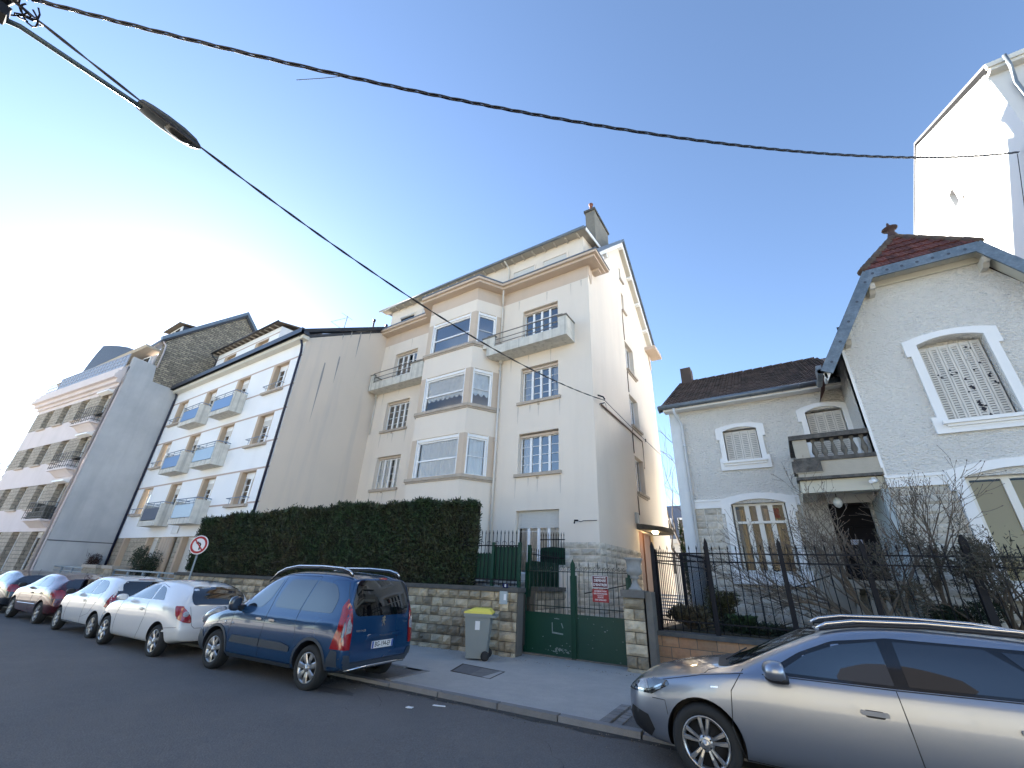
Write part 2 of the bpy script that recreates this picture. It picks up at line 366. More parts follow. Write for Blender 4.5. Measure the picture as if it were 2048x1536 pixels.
# ================================================================ main apartment building
def main_building():
    B = thing('apartment_building', 'tall cream rendered apartment building with corner bay windows and curved railing balconies, in the middle', 'apartment building', (-12, 13.7, 0))
    f = F(0, 13.7); XL, XR = -18.25, -5.37; BK = 23.4
    Wl, Wr = (-17.17, -15.45), (-8.66, -6.85)
    heads = [7.05, 10.07, 13.1]; sills = [5.40, 8.43]
    holes = [(*Wl, 5.40, 7.03), (*Wl, 8.43, 10.05), (*Wl, 10.95, 13.06), (*Wr, 5.42, 7.07), (*Wr, 8.45, 10.08), (*Wr, 10.95, 13.11), (*Wr, 1.9, 4.04)]
    q = MB(f)
    q.cur = 0; wall_grid(q, XL, XR, -.3, 13.83, holes)
    q.cur = 1; q.quad((XL, .0, 13.83), (XR, .0, 13.83), (XR, .0, 14.7), (XL, .0, 14.7))
    q.cur = 0
    # right side wall (gable) with window holes
    fs = F(XR, 0, 0, 90)   # u = +y, N = +x
    q2 = MB(fs)
    sh = [(18.35, 19.68, 11.45, 13.08), (18.37, 19.68, 8.5, 10.1), (18.4, 19.72, 5.4, 7.03), (18.42, 18.8, 15.1, 16.2), (18.42, 18.66, 17.2, 17.95), (18.05, 20.2, -.3, 3.75)]
    wall_grid(q2, 13.7, BK, -.3, 14.7, [h for h in sh if h[3] < 14.7], 0, .28)
    # gable triangle with slots, as strips
    def top(y): return 14.7 + (y - 13.35) * (19.75 - 14.7) / (18.55 - 13.35) if y < 18.55 else 19.75 - (y - 18.55) * (19.75 - 14.7) / (23.75 - 18.55)
    ys = [13.7, 18.42, 18.55, 18.8, BK]
    q2.prism([(13.7, 14.7), (18.42, 14.7), (18.42, top(18.42)), (13.7, top(13.7))], -.28, 0, 'v'); q2.prism([(18.8, 14.7), (BK, 14.7), (BK, top(BK)), (18.8, top(18.8))], -.28, 0, 'v')
    q2.box(18.42, 18.8, -.28, 0, 14.7, 15.1); q2.box(18.42, 18.8, -.28, 0, 16.2, 17.2); q2.box(18.66, 18.8, -.28, 0, 17.2, 17.95)
    q2.prism([(18.42, 17.95), (18.8, 17.95), (18.8, top(18.8)), (18.55, top(18.55)), (18.42, top(18.42))], -.28, 0, 'v')
    q2.box(18.42, 18.8, -.6, -.28, 15.0, 18.0)
    base = len(q.v); q.v += q2.v; q.f += [tuple(i + base for i in fc) for fc in q2.f]; q.mi += [0] * len(q2.f)
    # back, left wall, closures
    q.quad((XL, -(BK - 13.7), -.3), (XR, -(BK - 13.7), -.3), (XR, -(BK - 13.7), 14.7), (XL, -(BK - 13.7), 14.7)); q.quad((XL, 0, -.3), (XL, -(BK - 13.7), -.3), (XL, -(BK - 13.7), 14.7), (XL, 0, 14.7))
    q.obj('wall', [render_cream, render_warm], B)
    # dark interior
    k = MB(f); k.quad((XL + .1, -.75, -.2), (XR - .4, -.75, -.2), (XR - .4, -.75, 14.6), (XL + .1, -.75, 14.6)); k.quad((XR - .45, -.75, -.2), (XR - .45, -9.5, -.2), (XR - .45, -9.5, 14.6), (XR - .45, -.75, 14.6)); k.obj('interior', dark_in, B, False)
    # rock faced plinth
    k = MB(f); rn = random.Random(5); blocks(k, -6.83, XR + .02, -.2, 2.93, .21, (.34, .6), .05, 0, rnd=rn); blocks(k, -9.8, -6.83, -.2, 1.7, .21, (.3, .5), .05, 0, rnd=rn)
    k2 = MB(fs); blocks(k2, 13.68, 18.05, -.2, 2.93, .21, (.34, .6), .05, 0, rnd=rn)
    k.obj('plinth', stone_lt, B); k2.obj('side_plinth', stone_lt, B)
    # canted bay, 3 floors + attic band
    bb = [(-14.30, 0.), (-13.55, 1.15), (-10.57, 1.15), (-9.83, 0.)]
    q = MB(f)
    def bayface(i, w0, w1, hole=None, m=0):
        (a, va), (b_, vb) = bb[i], bb[i + 1]; q.cur = m
        L = math.hypot(b_ - a, vb - va)
        def pt(s_, w, dv=0.):
            n = ((vb - va) / L, -(b_ - a) / L); return (a + (b_ - a) * s_ + n[0] * dv, va + (vb - va) * s_ + n[1] * dv, w)
        if not hole: q.quad(pt(0, w0), pt(1, w0), pt(1, w1), pt(0, w1)); return pt
        s0, s1, h0, h1 = hole
        for x0, x1, z0, z1 in ((0, s0, w0, w1), (s1, 1, w0, w1), (s0, s1, w0, h0), (s0, s1, h1, w1)):
            if x1 > x0 and z1 > z0: q.quad(pt(x0, z0), pt(x1, z0), pt(x1, z1), pt(x0, z1))
        for x in (s0, s1): q.quad(pt(x, h0), pt(x, h0, .14), pt(x, h1, .14), pt(x, h1))
        q.quad(pt(s0, h1), pt(s1, h1), pt(s1, h1, .14), pt(s0, h1, .14)); q.quad(pt(s0, h0), pt(s1, h0), pt(s1, h0, .14), pt(s0, h0, .14))
        return pt
    fl = [(5.38, 7.10), (8.40, 10.13), (11.43, 13.14)]
    z = 1.6; kk = []
    for (s0, h1) in fl:
        for i in range(3): bayface(i, z, s0)
        for i in range(3):
            if i == 1: hole = (.105, .905, s0, h1)
            elif i == 2: hole = (.10, .78, s0, h1)
            else: hole = (.22, .90, s0, h1)
            pt = bayface(i, s0, h1, hole, 2); kk.append((pt, hole, i))
        z = h1
    for i in range(3): bayface(i, z, 13.80)
    for i in range(3): bayface(i, 13.80, 14.7, None, 1)
    q.cur = 0; q.obj('bay', [render_cream, render_warm, render_tan], B)
    bayo = B
    # bay sills
    for s0, _ in fl:
        k = MB(f); e = .09
        out = [(-14.42, 0.), (-13.62, 1.15 + e), (-10.51, 1.15 + e), (-9.70, 0.)]
        k.prism([(-14.3, -.02), *out, (-9.9, -.02)], s0 - .13, s0 - .05, 'w'); k.prism([(-14.3, -.02), (-14.36, 0), (-13.58, 1.15 + .045), (-10.54, 1.195), (-9.76, 0), (-9.9, -.02)], s0 - .2, s0 - .13, 'w')
        k.prism([(-14.3, -.02), *out, (-9.9, -.02)], s0 - .05, s0, 'w'); k.obj('bay_sill', trim_stone, B)
    # bay windows
    fi = 0
    for j, (pt, hole, i) in enumerate(kk):
        s0, s1, h0, h1 = hole; p0, p1 = pt(s0, 0, .10), pt(s1, 0, .10)
        L = math.hypot(p1[0] - p0[0], p1[1] - p0[1])
        P0 = f.p(p0[0], p0[1], 0); P1 = f.p(p1[0], p1[1], 0); ang = math.degrees(math.atan2(P1.y - P0.y, P1.x - P0.x)); g = F(P0.x, P0.y, 0, ang)
        floor = j // 3; cur = {0: 'net', 1: 'swag', 2: None}[floor]
        q = MB(g); t = .07
        q.box(0, .035, -.04, .11, h0, h1); q.box(L - .035, L, -.04, .11, h0, h1); q.box(.035, L - .035, -.06, .06, h1 - .13, h1)
        q.box(.035, .035 + t, -.07, 0, h0, h1 - .13); q.box(L - .035 - t, L - .035, -.07, 0, h0, h1 - .13); q.box(.035 + t, L - .035 - t, -.07, 0, h1 - .13 - t, h1 - .13); q.box(.035 + t, L - .035 - t, -.07, 0, h0, h0 + t)
        mid = h0 + (h1 - .13 - h0) * (.47 if i == 1 else .5)
        q.box(.035 + t, L - .035 - t, -.06, -.005, mid - (.035 if i == 1 else .012), mid + (.035 if i == 1 else .012))
        o = q.obj('bay_window', pvc, B)
        k = MB(g); k.quad((.1, -.035, h0 + t), (L - .1, -.035, h0 + t), (L - .1, -.035, h1 - .2), (.1, -.035, h1 - .2)); k.obj('pane', glass_soft if cur else glass, o, False)
        if cur: drape(g, o, .1, L - .1, h0, h1 - .15, -.085, cur)
    # dark inside of the bay
    # windows
    for (a, b_), hs, lv in ((Wl, holes[:3], 0), (Wr, holes[3:6], 1)):
        for i, h in enumerate(hs):
            sd_ = (.14, .10, .12) if i < 2 else None
            cu_ = {(0, 0): 'gap', (0, 1): None, (0, 2): None, (1, 0): 'left', (1, 1): 'sides', (1, 2): None}[(lv, i)]
            casement(f, B, h[0] + .02, h[1] - .02, h[2], h[3] - .12, -.2, 4, 4 if i < 2 else 5, 0, cu_, .05, 0, sd_, mull=.10)
    h = holes[6]; casement(f, B, h[0] + .02, h[1] - .02, h[2], h[3], -.17, 4, 3, .0, 'net', .05, .62, None, mull=.11)
    for (a, b_) in (Wl, Wr):
        for h1 in (7.04, 10.06, 13.08): k = MB(f); k.box(a + .02, b_ - .02, -.24, -.13, h1 - .12, h1 - .015); k.obj('shutter_housing', render_tan, B)
    # little sill vents
    for u, w_ in ((-7.75, 5.27), (-7.75, 8.29), (-16.4, 5.26), (-16.4, 8.29)): k = MB(f); k.box(u - .05, u + .05, 0, .04, w_ - .07, w_ - .0); k.obj('sill_outlet', trim_stone, B)
    # balconies with curved railings
    for side, (x0, x1, v1) in enumerate(((-18.13, -14.05, .65), (-10.05, -6.08, .79))):
        q = MB(f); b0 = 10.70; q.box(x0, x1, 0, v1, b0, b0 + .16)
        if side == 1: lo0, lo1, hi = x0, x1, [(x0 - .25, x0 + .42), (x1 - .38, x1)]
        else: lo0, lo1, hi = x0, x1, [(x0, x0 + .25), (x1 - 1.0, x1 + .05)]
        q.box(x0, x1, v1 - .1, v1, b0 + .16, b0 + .42)
        for a, b_ in hi: q.box(a, b_, v1 - .1, v1, b0 + .42, b0 + .92)
        if side == 1: q.box(x1 - .1, x1, 0, v1 - .1, b0 + .16, b0 + .92)
        else: q.box(x0, x0 + .1, 0, v1 - .1, b0 + .16, b0 + .92)
        o = q.obj('balcony', concrete, B)
        for a, b_ in hi:
            k = MB(f); k.box(a - .03, b_ + .03, v1 - .13, v1 + .03, b0 + .92, b0 + .98)
            if side == 1 and b_ == x1: k.box(x1 - .13, x1 + .03, 0, v1 - .13, b0 + .92, b0 + .98)
            if side == 0 and a == x0: k.box(x0 - .03, x0 + .13, 0, v1 - .13, b0 + .92, b0 + .98)
            k.obj('coping', mat('dirty coping', (.22, .20, .17), .9, bump=(40, .4), vary=(6, .5, (.12, .11, .10))), o)
        k = MB(f); rr = .018
        for dz in (.55, .76, 1.05):
            a, b_ = (hi[0][1] - .05, hi[1][0] + .05) if dz < 1 else (x0 + .1, x1 - .25)
            if side == 1 and dz > 1: a = x0 - .1; b_ = x1 - .12
            k.tube([(a, v1 - .05, b0 + dz - (.12 if dz > 1 else 0)), (a + .08, v1 - .05, b0 + dz), (b_ - .08, v1 - .05, b0 + dz), (b_, v1 - .05, b0 + dz - .06)], rr if dz < 1 else .024, 8)
        n = 5
        for i in range(n + 1):
            x = hi[0][1] + (hi[1][0] - hi[0][1]) * i / n
            if i in (0, n): k.tube([(x, v1 - .05, b0 + .42), (x, v1 - .05, b0 + 1.05)], .012, 6)
        k.obj('railing', rail_metal, o)
    # cornice (projecting, box gutter) with the bay's step
    q = MB(f)
    prof = [(-18.3, 0), (-18.3, .55), (-14.6, .55), (-13.9, 1.62), (-10.2, 1.62), (-9.55, .55), (-4.75, .55), (-4.75, -1.05), (-5.37, -1.05), (-5.37, 0)]
    q.prism(prof, 14.62, 14.74, 'w')
    prof2 = [(-18.25, 0), (-18.25, .42), (-14.65, .42), (-13.95, 1.5), (-10.25, 1.5), (-9.6, .42), (-4.88, .42), (-4.88, -.92), (-5.37, -.92), (-5.37, 0)]
    q.prism(prof2, 14.5, 14.62, 'w'); q.obj('cornice', render_warm, B)
    k = MB(f); e = .03
    prof3 = [(-18.32, 0), (-18.32, .58), (-14.58, .58), (-13.88, 1.65), (-10.18, 1.65), (-9.53, .58), (-4.72, .58), (-4.72, -1.08), (-5.34, -1.08), (-5.34, 0)]
    k.prism(prof3, 14.743, 14.80, 'w'); k.obj('cornice_flashing', zinc, B)
    # rain streaks under sills and cornices
    rs_ = random.Random(15); stm = mat('rain streak', (.585, .525, .46), .95, vary=(9, .6, (.66, .60, .53))); spots = []
    for (a, b_), zz in ((Wl, (5.26, 8.29)), (Wr, (5.26, 8.29))):
        for z_ in zz: spots += [(a - .08, z_, .9), (b_ + .06, z_, .8), ((a + b_) / 2, z_ - .06, .6), (a + .5, z_, .4)]
    spots += [(x, 10.68, rs_.uniform(.3, .9)) for x in (-17.6, -16.4, -9.2, -8.3, -7.2)] + [(x, 13.8, rs_.uniform(.3, .8)) for x in (-17.9, -16.0, -8.9, -7.4, -6.2, -5.7)]
    for (x, z_, l_) in spots:
        w_ = rs_.uniform(.02, .05); k = MB(f); n_ = 7
        k.prism([(x - w_ * (1 - i / n_) * rs_.uniform(.6, 1.2), z_ - l_ * i / n_) for i in range(n_)] + [(x + w_ * (1 - i / n_) * rs_.uniform(.6, 1.2), z_ - l_ * i / n_) for i in range(n_ - 1, -1, -1)], .001, .003, 'v'); k.obj('rain_streak', stm, B)
    # corner bracket piece (pointed pendant)
    k = MB(fs); k.prism([(13.72, 14.5), (14.1, 14.5), (14.1, 14.0), (13.98, 13.62), (13.9, 13.78), (13.78, 14.0), (13.72, 13.95)], .003, .04, 'v'); k.box(14.1, 14.45, 0, .35, 14.38, 14.5)
    k.prism([(23.0, 14.5), (23.38, 14.5), (23.38, 13.7), (23.3, 13.55), (23.18, 13.9), (23.0, 14.2)], .003, .04, 'v'); k.box(22.35, 23.9, 0, .62, 14.5, 14.72); k.obj('eave_return', render_warm, B)
    # main roof with verge
    q = MB(fs); x0, x1 = XL - XR, .33   # v = +x from XR
    t = .16
    q.prism([(13.35, 14.85), (18.55, 19.92), (23.85, 14.78), (23.85, 14.78 - t), (18.55, 19.92 - t), (13.35, 14.85 - t)], x0, x1, 'v')
    q.obj('roof', slate, B)
    k = MB(fs); k.prism([(14.3, 15.5), (18.55, 19.70), (23.6, 14.62), (23.6, 14.56), (18.55, 19.62), (14.3, 15.42)], .0, .25, 'v'); k.obj('verge_soffit', mat('cream soffit', (.62, .57, .49), .8, vary=(6, .2, (.52, .48, .42))), B)
    k = MB(fs); k.prism([(13.9, 15.22), (18.55, 19.76), (23.9, 14.58), (23.7, 14.5), (18.55, 19.5), (14.1, 15.16)], .24, .30, 'v'); k.obj('verge_board', white_paint, B)
    k = MB(fs); k.prism([(14.0, 15.55), (18.6, 20.04), (24.0, 14.78), (23.9, 14.66), (18.6, 19.84), (14.1, 15.38)], .31, .40, 'v'); k.obj('verge_flashing', zinc, B)
    for y, z_ in ((14.55, 15.5), (15.15, 16.05), (15.75, 16.65), (18.55, 19.5), (19.9, 18.2), (21.1, 17.05), (22.3, 15.85)):
        k = MB(fs); k.box(y - .11, y + .11, 0, .26, z_ - .14, z_ + .0); k.obj('verge_bracket', white_paint, B)
    # attic storey set back with its own eave
    f2 = F(0, 14.3); q = MB(f2); q.hexa([(-19.0, 0, 14.75), (-5.78, 0, 14.75), (-19.0, -3.6, 14.75), (-5.78, -3.6, 14.75), (-19.0, 0, 16.95), (-5.78, 0, 16.95), (-19.0, -3.6, 17.75), (-5.78, -3.6, 17.75)]); q.obj('attic_wall', render_cream, B)
    q = MB(f2); q.hexa([(-19.7, .42, 17.0), (-5.45, .42, 17.0), (-19.7, -4.2, 17.98), (-5.45, -4.2, 17.98), (-19.7, .42, 17.07), (-5.45, .42, 17.07), (-19.7, -4.2, 18.08), (-5.45, -4.2, 18.08)]); q.obj('attic_roof', slate, B)
    q = MB(f2); q.box(-19.6, -5.5, 0, .40, 16.955, 16.985); q.hexa([(-5.775, 0, 16.955), (-5.46, 0, 16.955), (-5.775, -4.0, 17.82), (-5.46, -4.0, 17.82), (-5.775, 0, 16.985), (-5.46, 0, 16.985), (-5.775, -4.0, 17.85), (-5.46, -4.0, 17.85)]); q.obj('attic_soffit', mat('grey boards', (.42, .40, .36), .8, vary=(5, .3, (.33, .31, .28))), B)
    k = MB(f2); k.tube([(-19.75, .47, 17.0), (-5.5, .47, 17.0)], .075, 10); k.obj('gutter', zinc, B)
    x = -19.0
    while x < -5.8: k = MB(f2); k.box(x, x + .06, 0, .36, 16.86, 16.954); k.obj('rafter_end', mat('weathered rafter', (.50, .47, .42), .8), B); x += .62
    k = MB(f2); k.hexa([(-5.47, .38, 16.82), (-5.43, .38, 16.82), (-5.47, -2.4, 17.35), (-5.43, -2.4, 17.35), (-5.47, .38, 17.02), (-5.43, .38, 17.02), (-5.47, -2.4, 17.55), (-5.43, -2.4, 17.55)]); k.obj('attic_verge', white_paint, B)
    for (a, b_) in ((-18.1, -16.8), (-16.3, -15.5), (-9.75, -8.38), (-7.97, -6.58)):
        k = MB(f2); z0, z1 = 15.35, 16.32; k.box(a, a + .06, 0, .05, z0, z1); k.box(b_ - .06, b_, 0, .05, z0, z1); k.box(a + .06, b_ - .06, 0, .05, z1 - .06, z1); k.box(a + .06, b_ - .06, .0, .05, z0, z0 + .05)
        o = k.obj('attic_window', render_cream, B)
        k = MB(f2)
        if a < -18:
            k.tube([(a + .06, .04, 16.16), (b_ - .06, .04, 16.16)], .08, 8); k.obj('roller_shutter', shutter_m, o); k = MB(f2); k.box(a + .07, b_ - .07, .005, .012, z0 + .05, 16.1); k.obj('pane', mat('dark pane', (.02, .022, .025), .08), o)
        else: k.box(a + .07, b_ - .07, .004, .02, z0 + .06, z1 - .07); k.obj('shutter', shutter_m, o)
    # downpipes
    k = MB(f); p = [(-9.62, .35, 14.5), (-9.66, .30, 14.25), (-9.78, .12, 13.95), (-9.78, .09, 13.6), (-9.78, .09, 11.66)]; k.tube(p, .045, 10)
    k.tube([(-9.72, .09, 10.7), (-9.72, .09, 10.55)], .09, 10); k.tube([(-9.72, .09, 10.58), (-9.72, .09, 1.6)], .045, 10)
    for z_ in (12.6, 10.2, 8.9, 6.9, 4.95, 3.2): k.tube([(-9.75, .09, z_), (-9.75, .09, z_ + .05)], .055, 8)
    k.obj('downpipe', mat('cream pipe', (.66, .63, .58), .5), B)
    k = MB(f); k.tube([(-18.1, .1, 10.72), (-18.1, .1, 10.5)], .07, 8); k.tube([(-18.1, .07, 10.5), (-18.1, .07, 8.4)], .035, 8); k.obj('downpipe', mat('cream pipe', (.66, .63, .58), .5), B)
    k = MB(f2); k.tube([(-10.05, .45, 16.95), (-10.0, .2, 16.75), (-9.98, .06, 16.55), (-9.98, .06, 14.85)], .04, 8); k.obj('downpipe', mat('cream pipe', (.66, .63, .58), .5), B)
    # side windows
    for (a, b_, z0, z1) in sh[:3]:
        casement(fs, B, a + .35, b_ - .02, z0, z1, -.2, 2, 1, 0, None, .06, 0, (.0, 0, 0) and None, mull=.09)
        k = MB(fs); k.box(a - .06, b_ + .16, -.02, .12, z0 - .1, z0); k.box(a - .02, b_ + .1, 0, .05, z0 - .17, z0 - .1); k.obj('side_sill', trim_stone, B)
    for y0, y1, z_ in ((18.38, 18.95, 17.15), (18.38, 19.0, 15.05)):
        k = MB(fs); k.box(y0, y1, -.02, .1, z_ - .1, z_); k.obj('side_sill', trim_stone, B)
    k = MB(fs)
    for (z0, z1) in ((13.1, 15.0), (10.15, 11.25), (7.1, 8.25), (4.4, 5.2)): k.tube([(18.33, .02, z0), (18.33, .02, z1)], .02, 6)
    k.obj('cable_duct', mat('brown duct', (.16, .10, .07), .6), B)
    # entrance canopy and door on the side
    k = MB(fs); pts = [(17.85, 0)] + [(17.85 + 2.6 * i / 10, .95 * math.sin(math.pi * (.12 + .88 * (i / 10)) * .62)) for i in range(11)] + [(20.45, 0)]
    k.prism(pts, 3.78, 3.98, 'w'); can = k.obj('canopy', coping_m, B)
    k = MB(fs); k.lathe([(.0, -.0), (.11, 0), (.13, -.05), (.09, -.1), (.0, -.11)], (18.75, .5, 3.78), 'w', 16); k.obj('lamp', mat('lit lamp', (1, .9, .6), .4, emit=((1., .72, .36), 14.)), can)
    k = MB(fs); k.box(18.05, 20.2, -.22, -.12, -.1, 3.75); k.box(19.0, 19.06, -.12, -.08, 0, 3.7); k.obj('door', mat('brown painted door', (.16, .075, .05), .6, vary=(2, .3, (.11, .06, .045))), B)
    k = MB(fs); k.box(17.72, 17.98, 0, .1, 4.0, 4.42); k.obj('meter_box', mat('grey box', (.45, .45, .44), .6), B)
    # conduit for the incoming cable
    k = MB(fs); k.tube([(14.4, .05, 8.02), (17.2, .05, 8.05), (19.7, .05, 8.05), (19.75, .05, 7.9), (19.76, .04, 6.7), (19.65, .04, 6.75)], [.035, .035, .03, .022, .012, .008], 8); k.obj('cable_conduit', mat('brown duct', (.16, .10, .07), .6), B)
    # pipe vents, chimney
    q = MB(); q.box(-6.43, -5.9, 16.45, 18.6, 15.5, 20.85); ch = q.obj('chimney', mat('grey cement render', (.20, .19, .165), .95, bump=(30, .6), vary=[(3, .5, (.13, .125, .115)), (12, .4, (.27, .25, .21))]), B)
    q = MB(); q.box(-6.5, -5.83, 16.38, 18.68, 20.85, 21.0); q.obj('chimney_cap', coping_m, ch)
    q = MB(); q.lathe([(.13, 0), (.11, .12), (.09, .2), (.085, .55), (.12, .58), (.13, .68), (.0, .72)], (-6.17, 16.72, 21.0), 'w', 14); q.obj('chimney_pot', mat('terracotta', (.16, .06, .04), .8, bump=(40, .3)), ch)
    q = MB(); q.prism([(14.55, 15.42), (16.7, 17.5), (16.7, 17.3), (14.6, 15.22)], -5.42, -5.36, 'u'); q.obj('zinc_apron', zinc, B)
    return B
main_building()
# ================================================================ white building (left of the middle one)
def white_building():
    B = thing('apartment_building', 'white apartment building with small balconies with blue panels and a dark downpipe', 'apartment building', (-25, 9.09, 0))
    f = F(0, 9.09); XL, XR, BK = -32.6, -18.25, 17.0
    rows = [(4.10, 5.59), (6.79, 8.31), (9.50, 11.02)]
    cols = [(-31.6, -30.25), (-27.9, -26.55), (-24.27, -22.86), (-20.65, -19.22)]
    holes = []
    for (z0, z1) in rows:
        for i, (a, b_) in enumerate(cols): holes.append((a, b_, z0 if i in (0, 3) else z0 - .68, z1))
    g = [(-31.4, -30.6, .9, 2.86), (-28.2, -26.9, .9, 2.86), (-26.4, -24.75, .2, 2.86), (-24.2, -22.6, .9, 2.86), (-21.6, -20.0, .9, 2.86)]
    q = MB(f); wall_grid(q, XL, XR, 2.86, 12.0, holes); q.cur = 1; wall_grid(q, XL, XR, -.3, 2.86, g)
    q.cur = 0; q.quad((XL, 0, 12.0), (XL, -2, 12.0), (XR, -2, 12.0), (XR, 0, 12.0))
    # side wall: roof line rises towards the back
    q.cur = 2; yb = BK - 9.09
    q.quad((XR, 0, -.3), (XR, -yb, -.3), (XR, -yb, 16.6), (XR, -3.4, 14.48), (XR, 0, 12.02)) if False else q.quad((XR, 0, -.3), (XR, -yb, -.3), (XR, -yb, 17.0), (XR, 0, 12.0))
    q.quad((XR, -yb, -.3), (XL, -yb, -.3), (XL, -yb, 16.5), (XR, -yb, 17.0)); q.cur = 0
    q.obj('wall', [render_white, tex_brick('dressed limestone', (.40, .34, .26), (.34, .29, .22), (.22, .19, .15), 1, .45, .22), mat('beige roughcast', (.72, .62, .52), .95, bump=[(70, .4), (8, .1)], vary=(.6, .35, (.64, .56, .48)), streak=(1.6, .5, (.54, .49, .45)))], B)
    k = MB(f); k.quad((XL + .1, -.7, 0), (XR - .1, -.7, 0), (XR - .1, -.7, 11.9), (XL + .1, -.7, 11.9)); k.obj('interior', dark_in, B, False)
    tan = mat('tan reveal', (.52, .40, .29), .8, vary=(3, .25, (.45, .34, .25)))
    for h in holes: k = MB(f); k.prism([(h[0], h[2]), (h[0] + .22, h[2]), (h[0] + .22, h[3] - .05), (h[1] - .03, h[3] - .05), (h[1] - .03, h[2]), (h[1], h[2]), (h[1], h[3]), (h[0], h[3])], -.27, .004, 'v'); k.obj('reveal', tan, B)
    for h in g: k = MB(f); k.box(h[0], h[0] + .2, -.27, .06, h[2], h[3]); k.obj('reveal', tan, B)
    for x in (-26.2, -25.9, -25.6, -25.3): k = MB(f); k.tube([(x, -.05, .0), (x, -.05, 2.86)], .14, 10); k.obj('column', tan, B)
    k = MB(f)
    for z0, z1 in rows:
        segs = [XL] + [c for col in cols for c in col] + [XR]
        k.box(XL, XR, 0, .012, z1 - .005, z1 + .07)
        for a, b_ in ((XL, cols[0][0]), (cols[0][1], cols[1][0]), (cols[1][1], cols[2][0]), (cols[2][1], cols[3][0]), (cols[3][1], XR)): k.box(a, b_, 0, .012, z0 + .02, z0 + .09)
    k.obj('string_course', mat('pinkish string course', (.48, .38, .33), .8), B)
    for j, (z0, z1) in enumerate(rows):
        for i, (a, b_) in enumerate(cols):
            door = i in (1, 2)
            casement(f, B, a + .30, b_ - .04, z0 - (.68 if door else 0), z1 - .05, -.2, 2, 4, .22, 'net' if (i == 0 and j) else None, .05, .3 if door or j == 1 else .0, None, mull=.12)
            if not door:
                k = MB(f); k.box(a - .25, b_ + .12, -.02, .16, z0 - .1, z0); k.obj('ledge', trim_stone, B)
                k = MB(f)
                for dz in (.28,): k.tube([(a - .05, 0, z0 + dz), (a - .05, .2, z0 + dz), (b_ + .05, .2, z0 + dz), (b_ + .05, 0, z0 + dz)], .018, 6)
                k.tube([(a + .3, .2, z0), (a + .3, .2, z0 + .28)], .012, 5); k.tube([(b_ - .3, .2, z0), (b_ - .3, .2, z0 + .28)], .012, 5); k.obj('ledge_rail', mat('blue grey rail', (.20, .26, .34), .5), B)
    for i, h in enumerate(g):
        if i == 2:
            k = MB(f); k.box(h[0], h[1], -.5, -.42, .1, 2.86); k.obj('entrance_door', mat('dark door', (.05, .045, .06), .4), B)
        else: casement(f, B, h[0] + .2, h[1] - .02, h[2], h[3], -.2, 1, 1, .1, None, .05, 1.8 if i else 1.2, (.1, .1, .1))
    # balconies
    panel_cols = [mat('blue balcony panel', (.13, .25, .47), .45), mat('pale blue balcony panel', (.30, .42, .55), .4), mat('grey privacy mat', (.10, .12, .16), .8)]
    for j, (z0, z1) in enumerate(rows):
        zb = z0 - .75
        for i, (x0, x1) in enumerate(((-28.50, -26.35), (-24.83, -22.56))):
            v1 = .60
            q = MB(f); q.box(x0, x1, 0, v1, zb, zb + .14); q.box(x0, x0 + .1, 0, v1, zb + .14, zb + 1.06); q.box(x1 - .1, x1, 0, v1, zb + .14, zb + 1.06); q.box(x0 + .1, x1 - .1, v1 - .06, v1, zb + .14, zb + .24)
            o = q.obj('balcony', concrete, B)
            k = MB(f); k.box(x0 + .16, x1 - .16, v1 - .03, v1 - .005, zb + .28, zb + .86); k.obj('balcony_panel', panel_cols[2 if (j == 0 and i == 0) else (1 if (j == 0 or (j == 1 and i)) else 0)], o)
            k = MB(f)
            k.tube([(x0 + .1, v1 - .03, zb + .90), (x1 - .1, v1 - .03, zb + .90)], .014, 6); k.tube([(x0, 0, zb + 1.14), (x0, v1 - .03, zb + 1.14), (x1, v1 - .03, zb + 1.14), (x1, 0, zb + 1.14)], .022, 6); k.tube([(x0 + .1, v1 - .03, zb + 1.02), (x1 - .1, v1 - .03, zb + 1.02)], .012, 6)
            for x in (x0 + .3, (x0 + x1) / 2, x1 - .3): k.tube([(x, v1 - .03, zb + .86), (x, v1 - .03, zb + 1.14)], .012, 5)
            k.obj('balcony_rail', mat('blue grey rail', (.20, .26, .34), .5), o)
    # eaves, gutter, roofs
    q = MB(f); q.box(XL - .1, XR + .2, 0, .32, 11.82, 12.0); q.obj('cornice', mat('ivory eave', (.66, .64, .57), .7, streak=(5, .3, (.5, .48, .42))), B)
    q = MB(f); q.box(XL - .1, XR + .3, .10, .50, 12.0, 12.16); q.box(XL - .1, XR + .3, .38, .52, 12.0, 12.26); q.obj('gutter', mat('dark blue grey gutter', (.035, .042, .06), .4), B)
    q = MB(f); q.prism([(-.2 + .6, 12.1), (-yb, 16.95), (-yb, 17.25), (-.2 + .5, 12.35)], XR - .35, XR + .12, 'u'); q.obj('verge', mat('dark verge', (.035, .035, .04), .6), B)
    q = MB(f); q.hexa([(XL, 0, 12.05), (XR, 0, 12.05), (XL, -yb, 16.4), (XR, -yb, 16.9), (XL, 0, 12.2), (XR, 0, 12.2), (XL, -yb, 16.6), (XR, -yb, 17.05)]); q.obj('roof', slate, B)
    # attic storey
    f2 = F(0, 10.2); q = MB(f2); X0, X1 = -31.7, -23.85; dh = [(-26.58, -24.99, 12.3, 14.62), (-30.56, -28.99, 12.3, 14.62)]
    wall_grid(q, X0, X1, 12.0, 15.1, dh); q.quad((X1, 0, 12), (X1, -6, 12), (X1, -6, 15.6), (X1, 0, 15.1)); q.quad((X0, 0, 12), (X0, -6, 12), (X0, -6, 15.6), (X0, 0, 15.1)); q.obj('attic_wall', render_white, B)
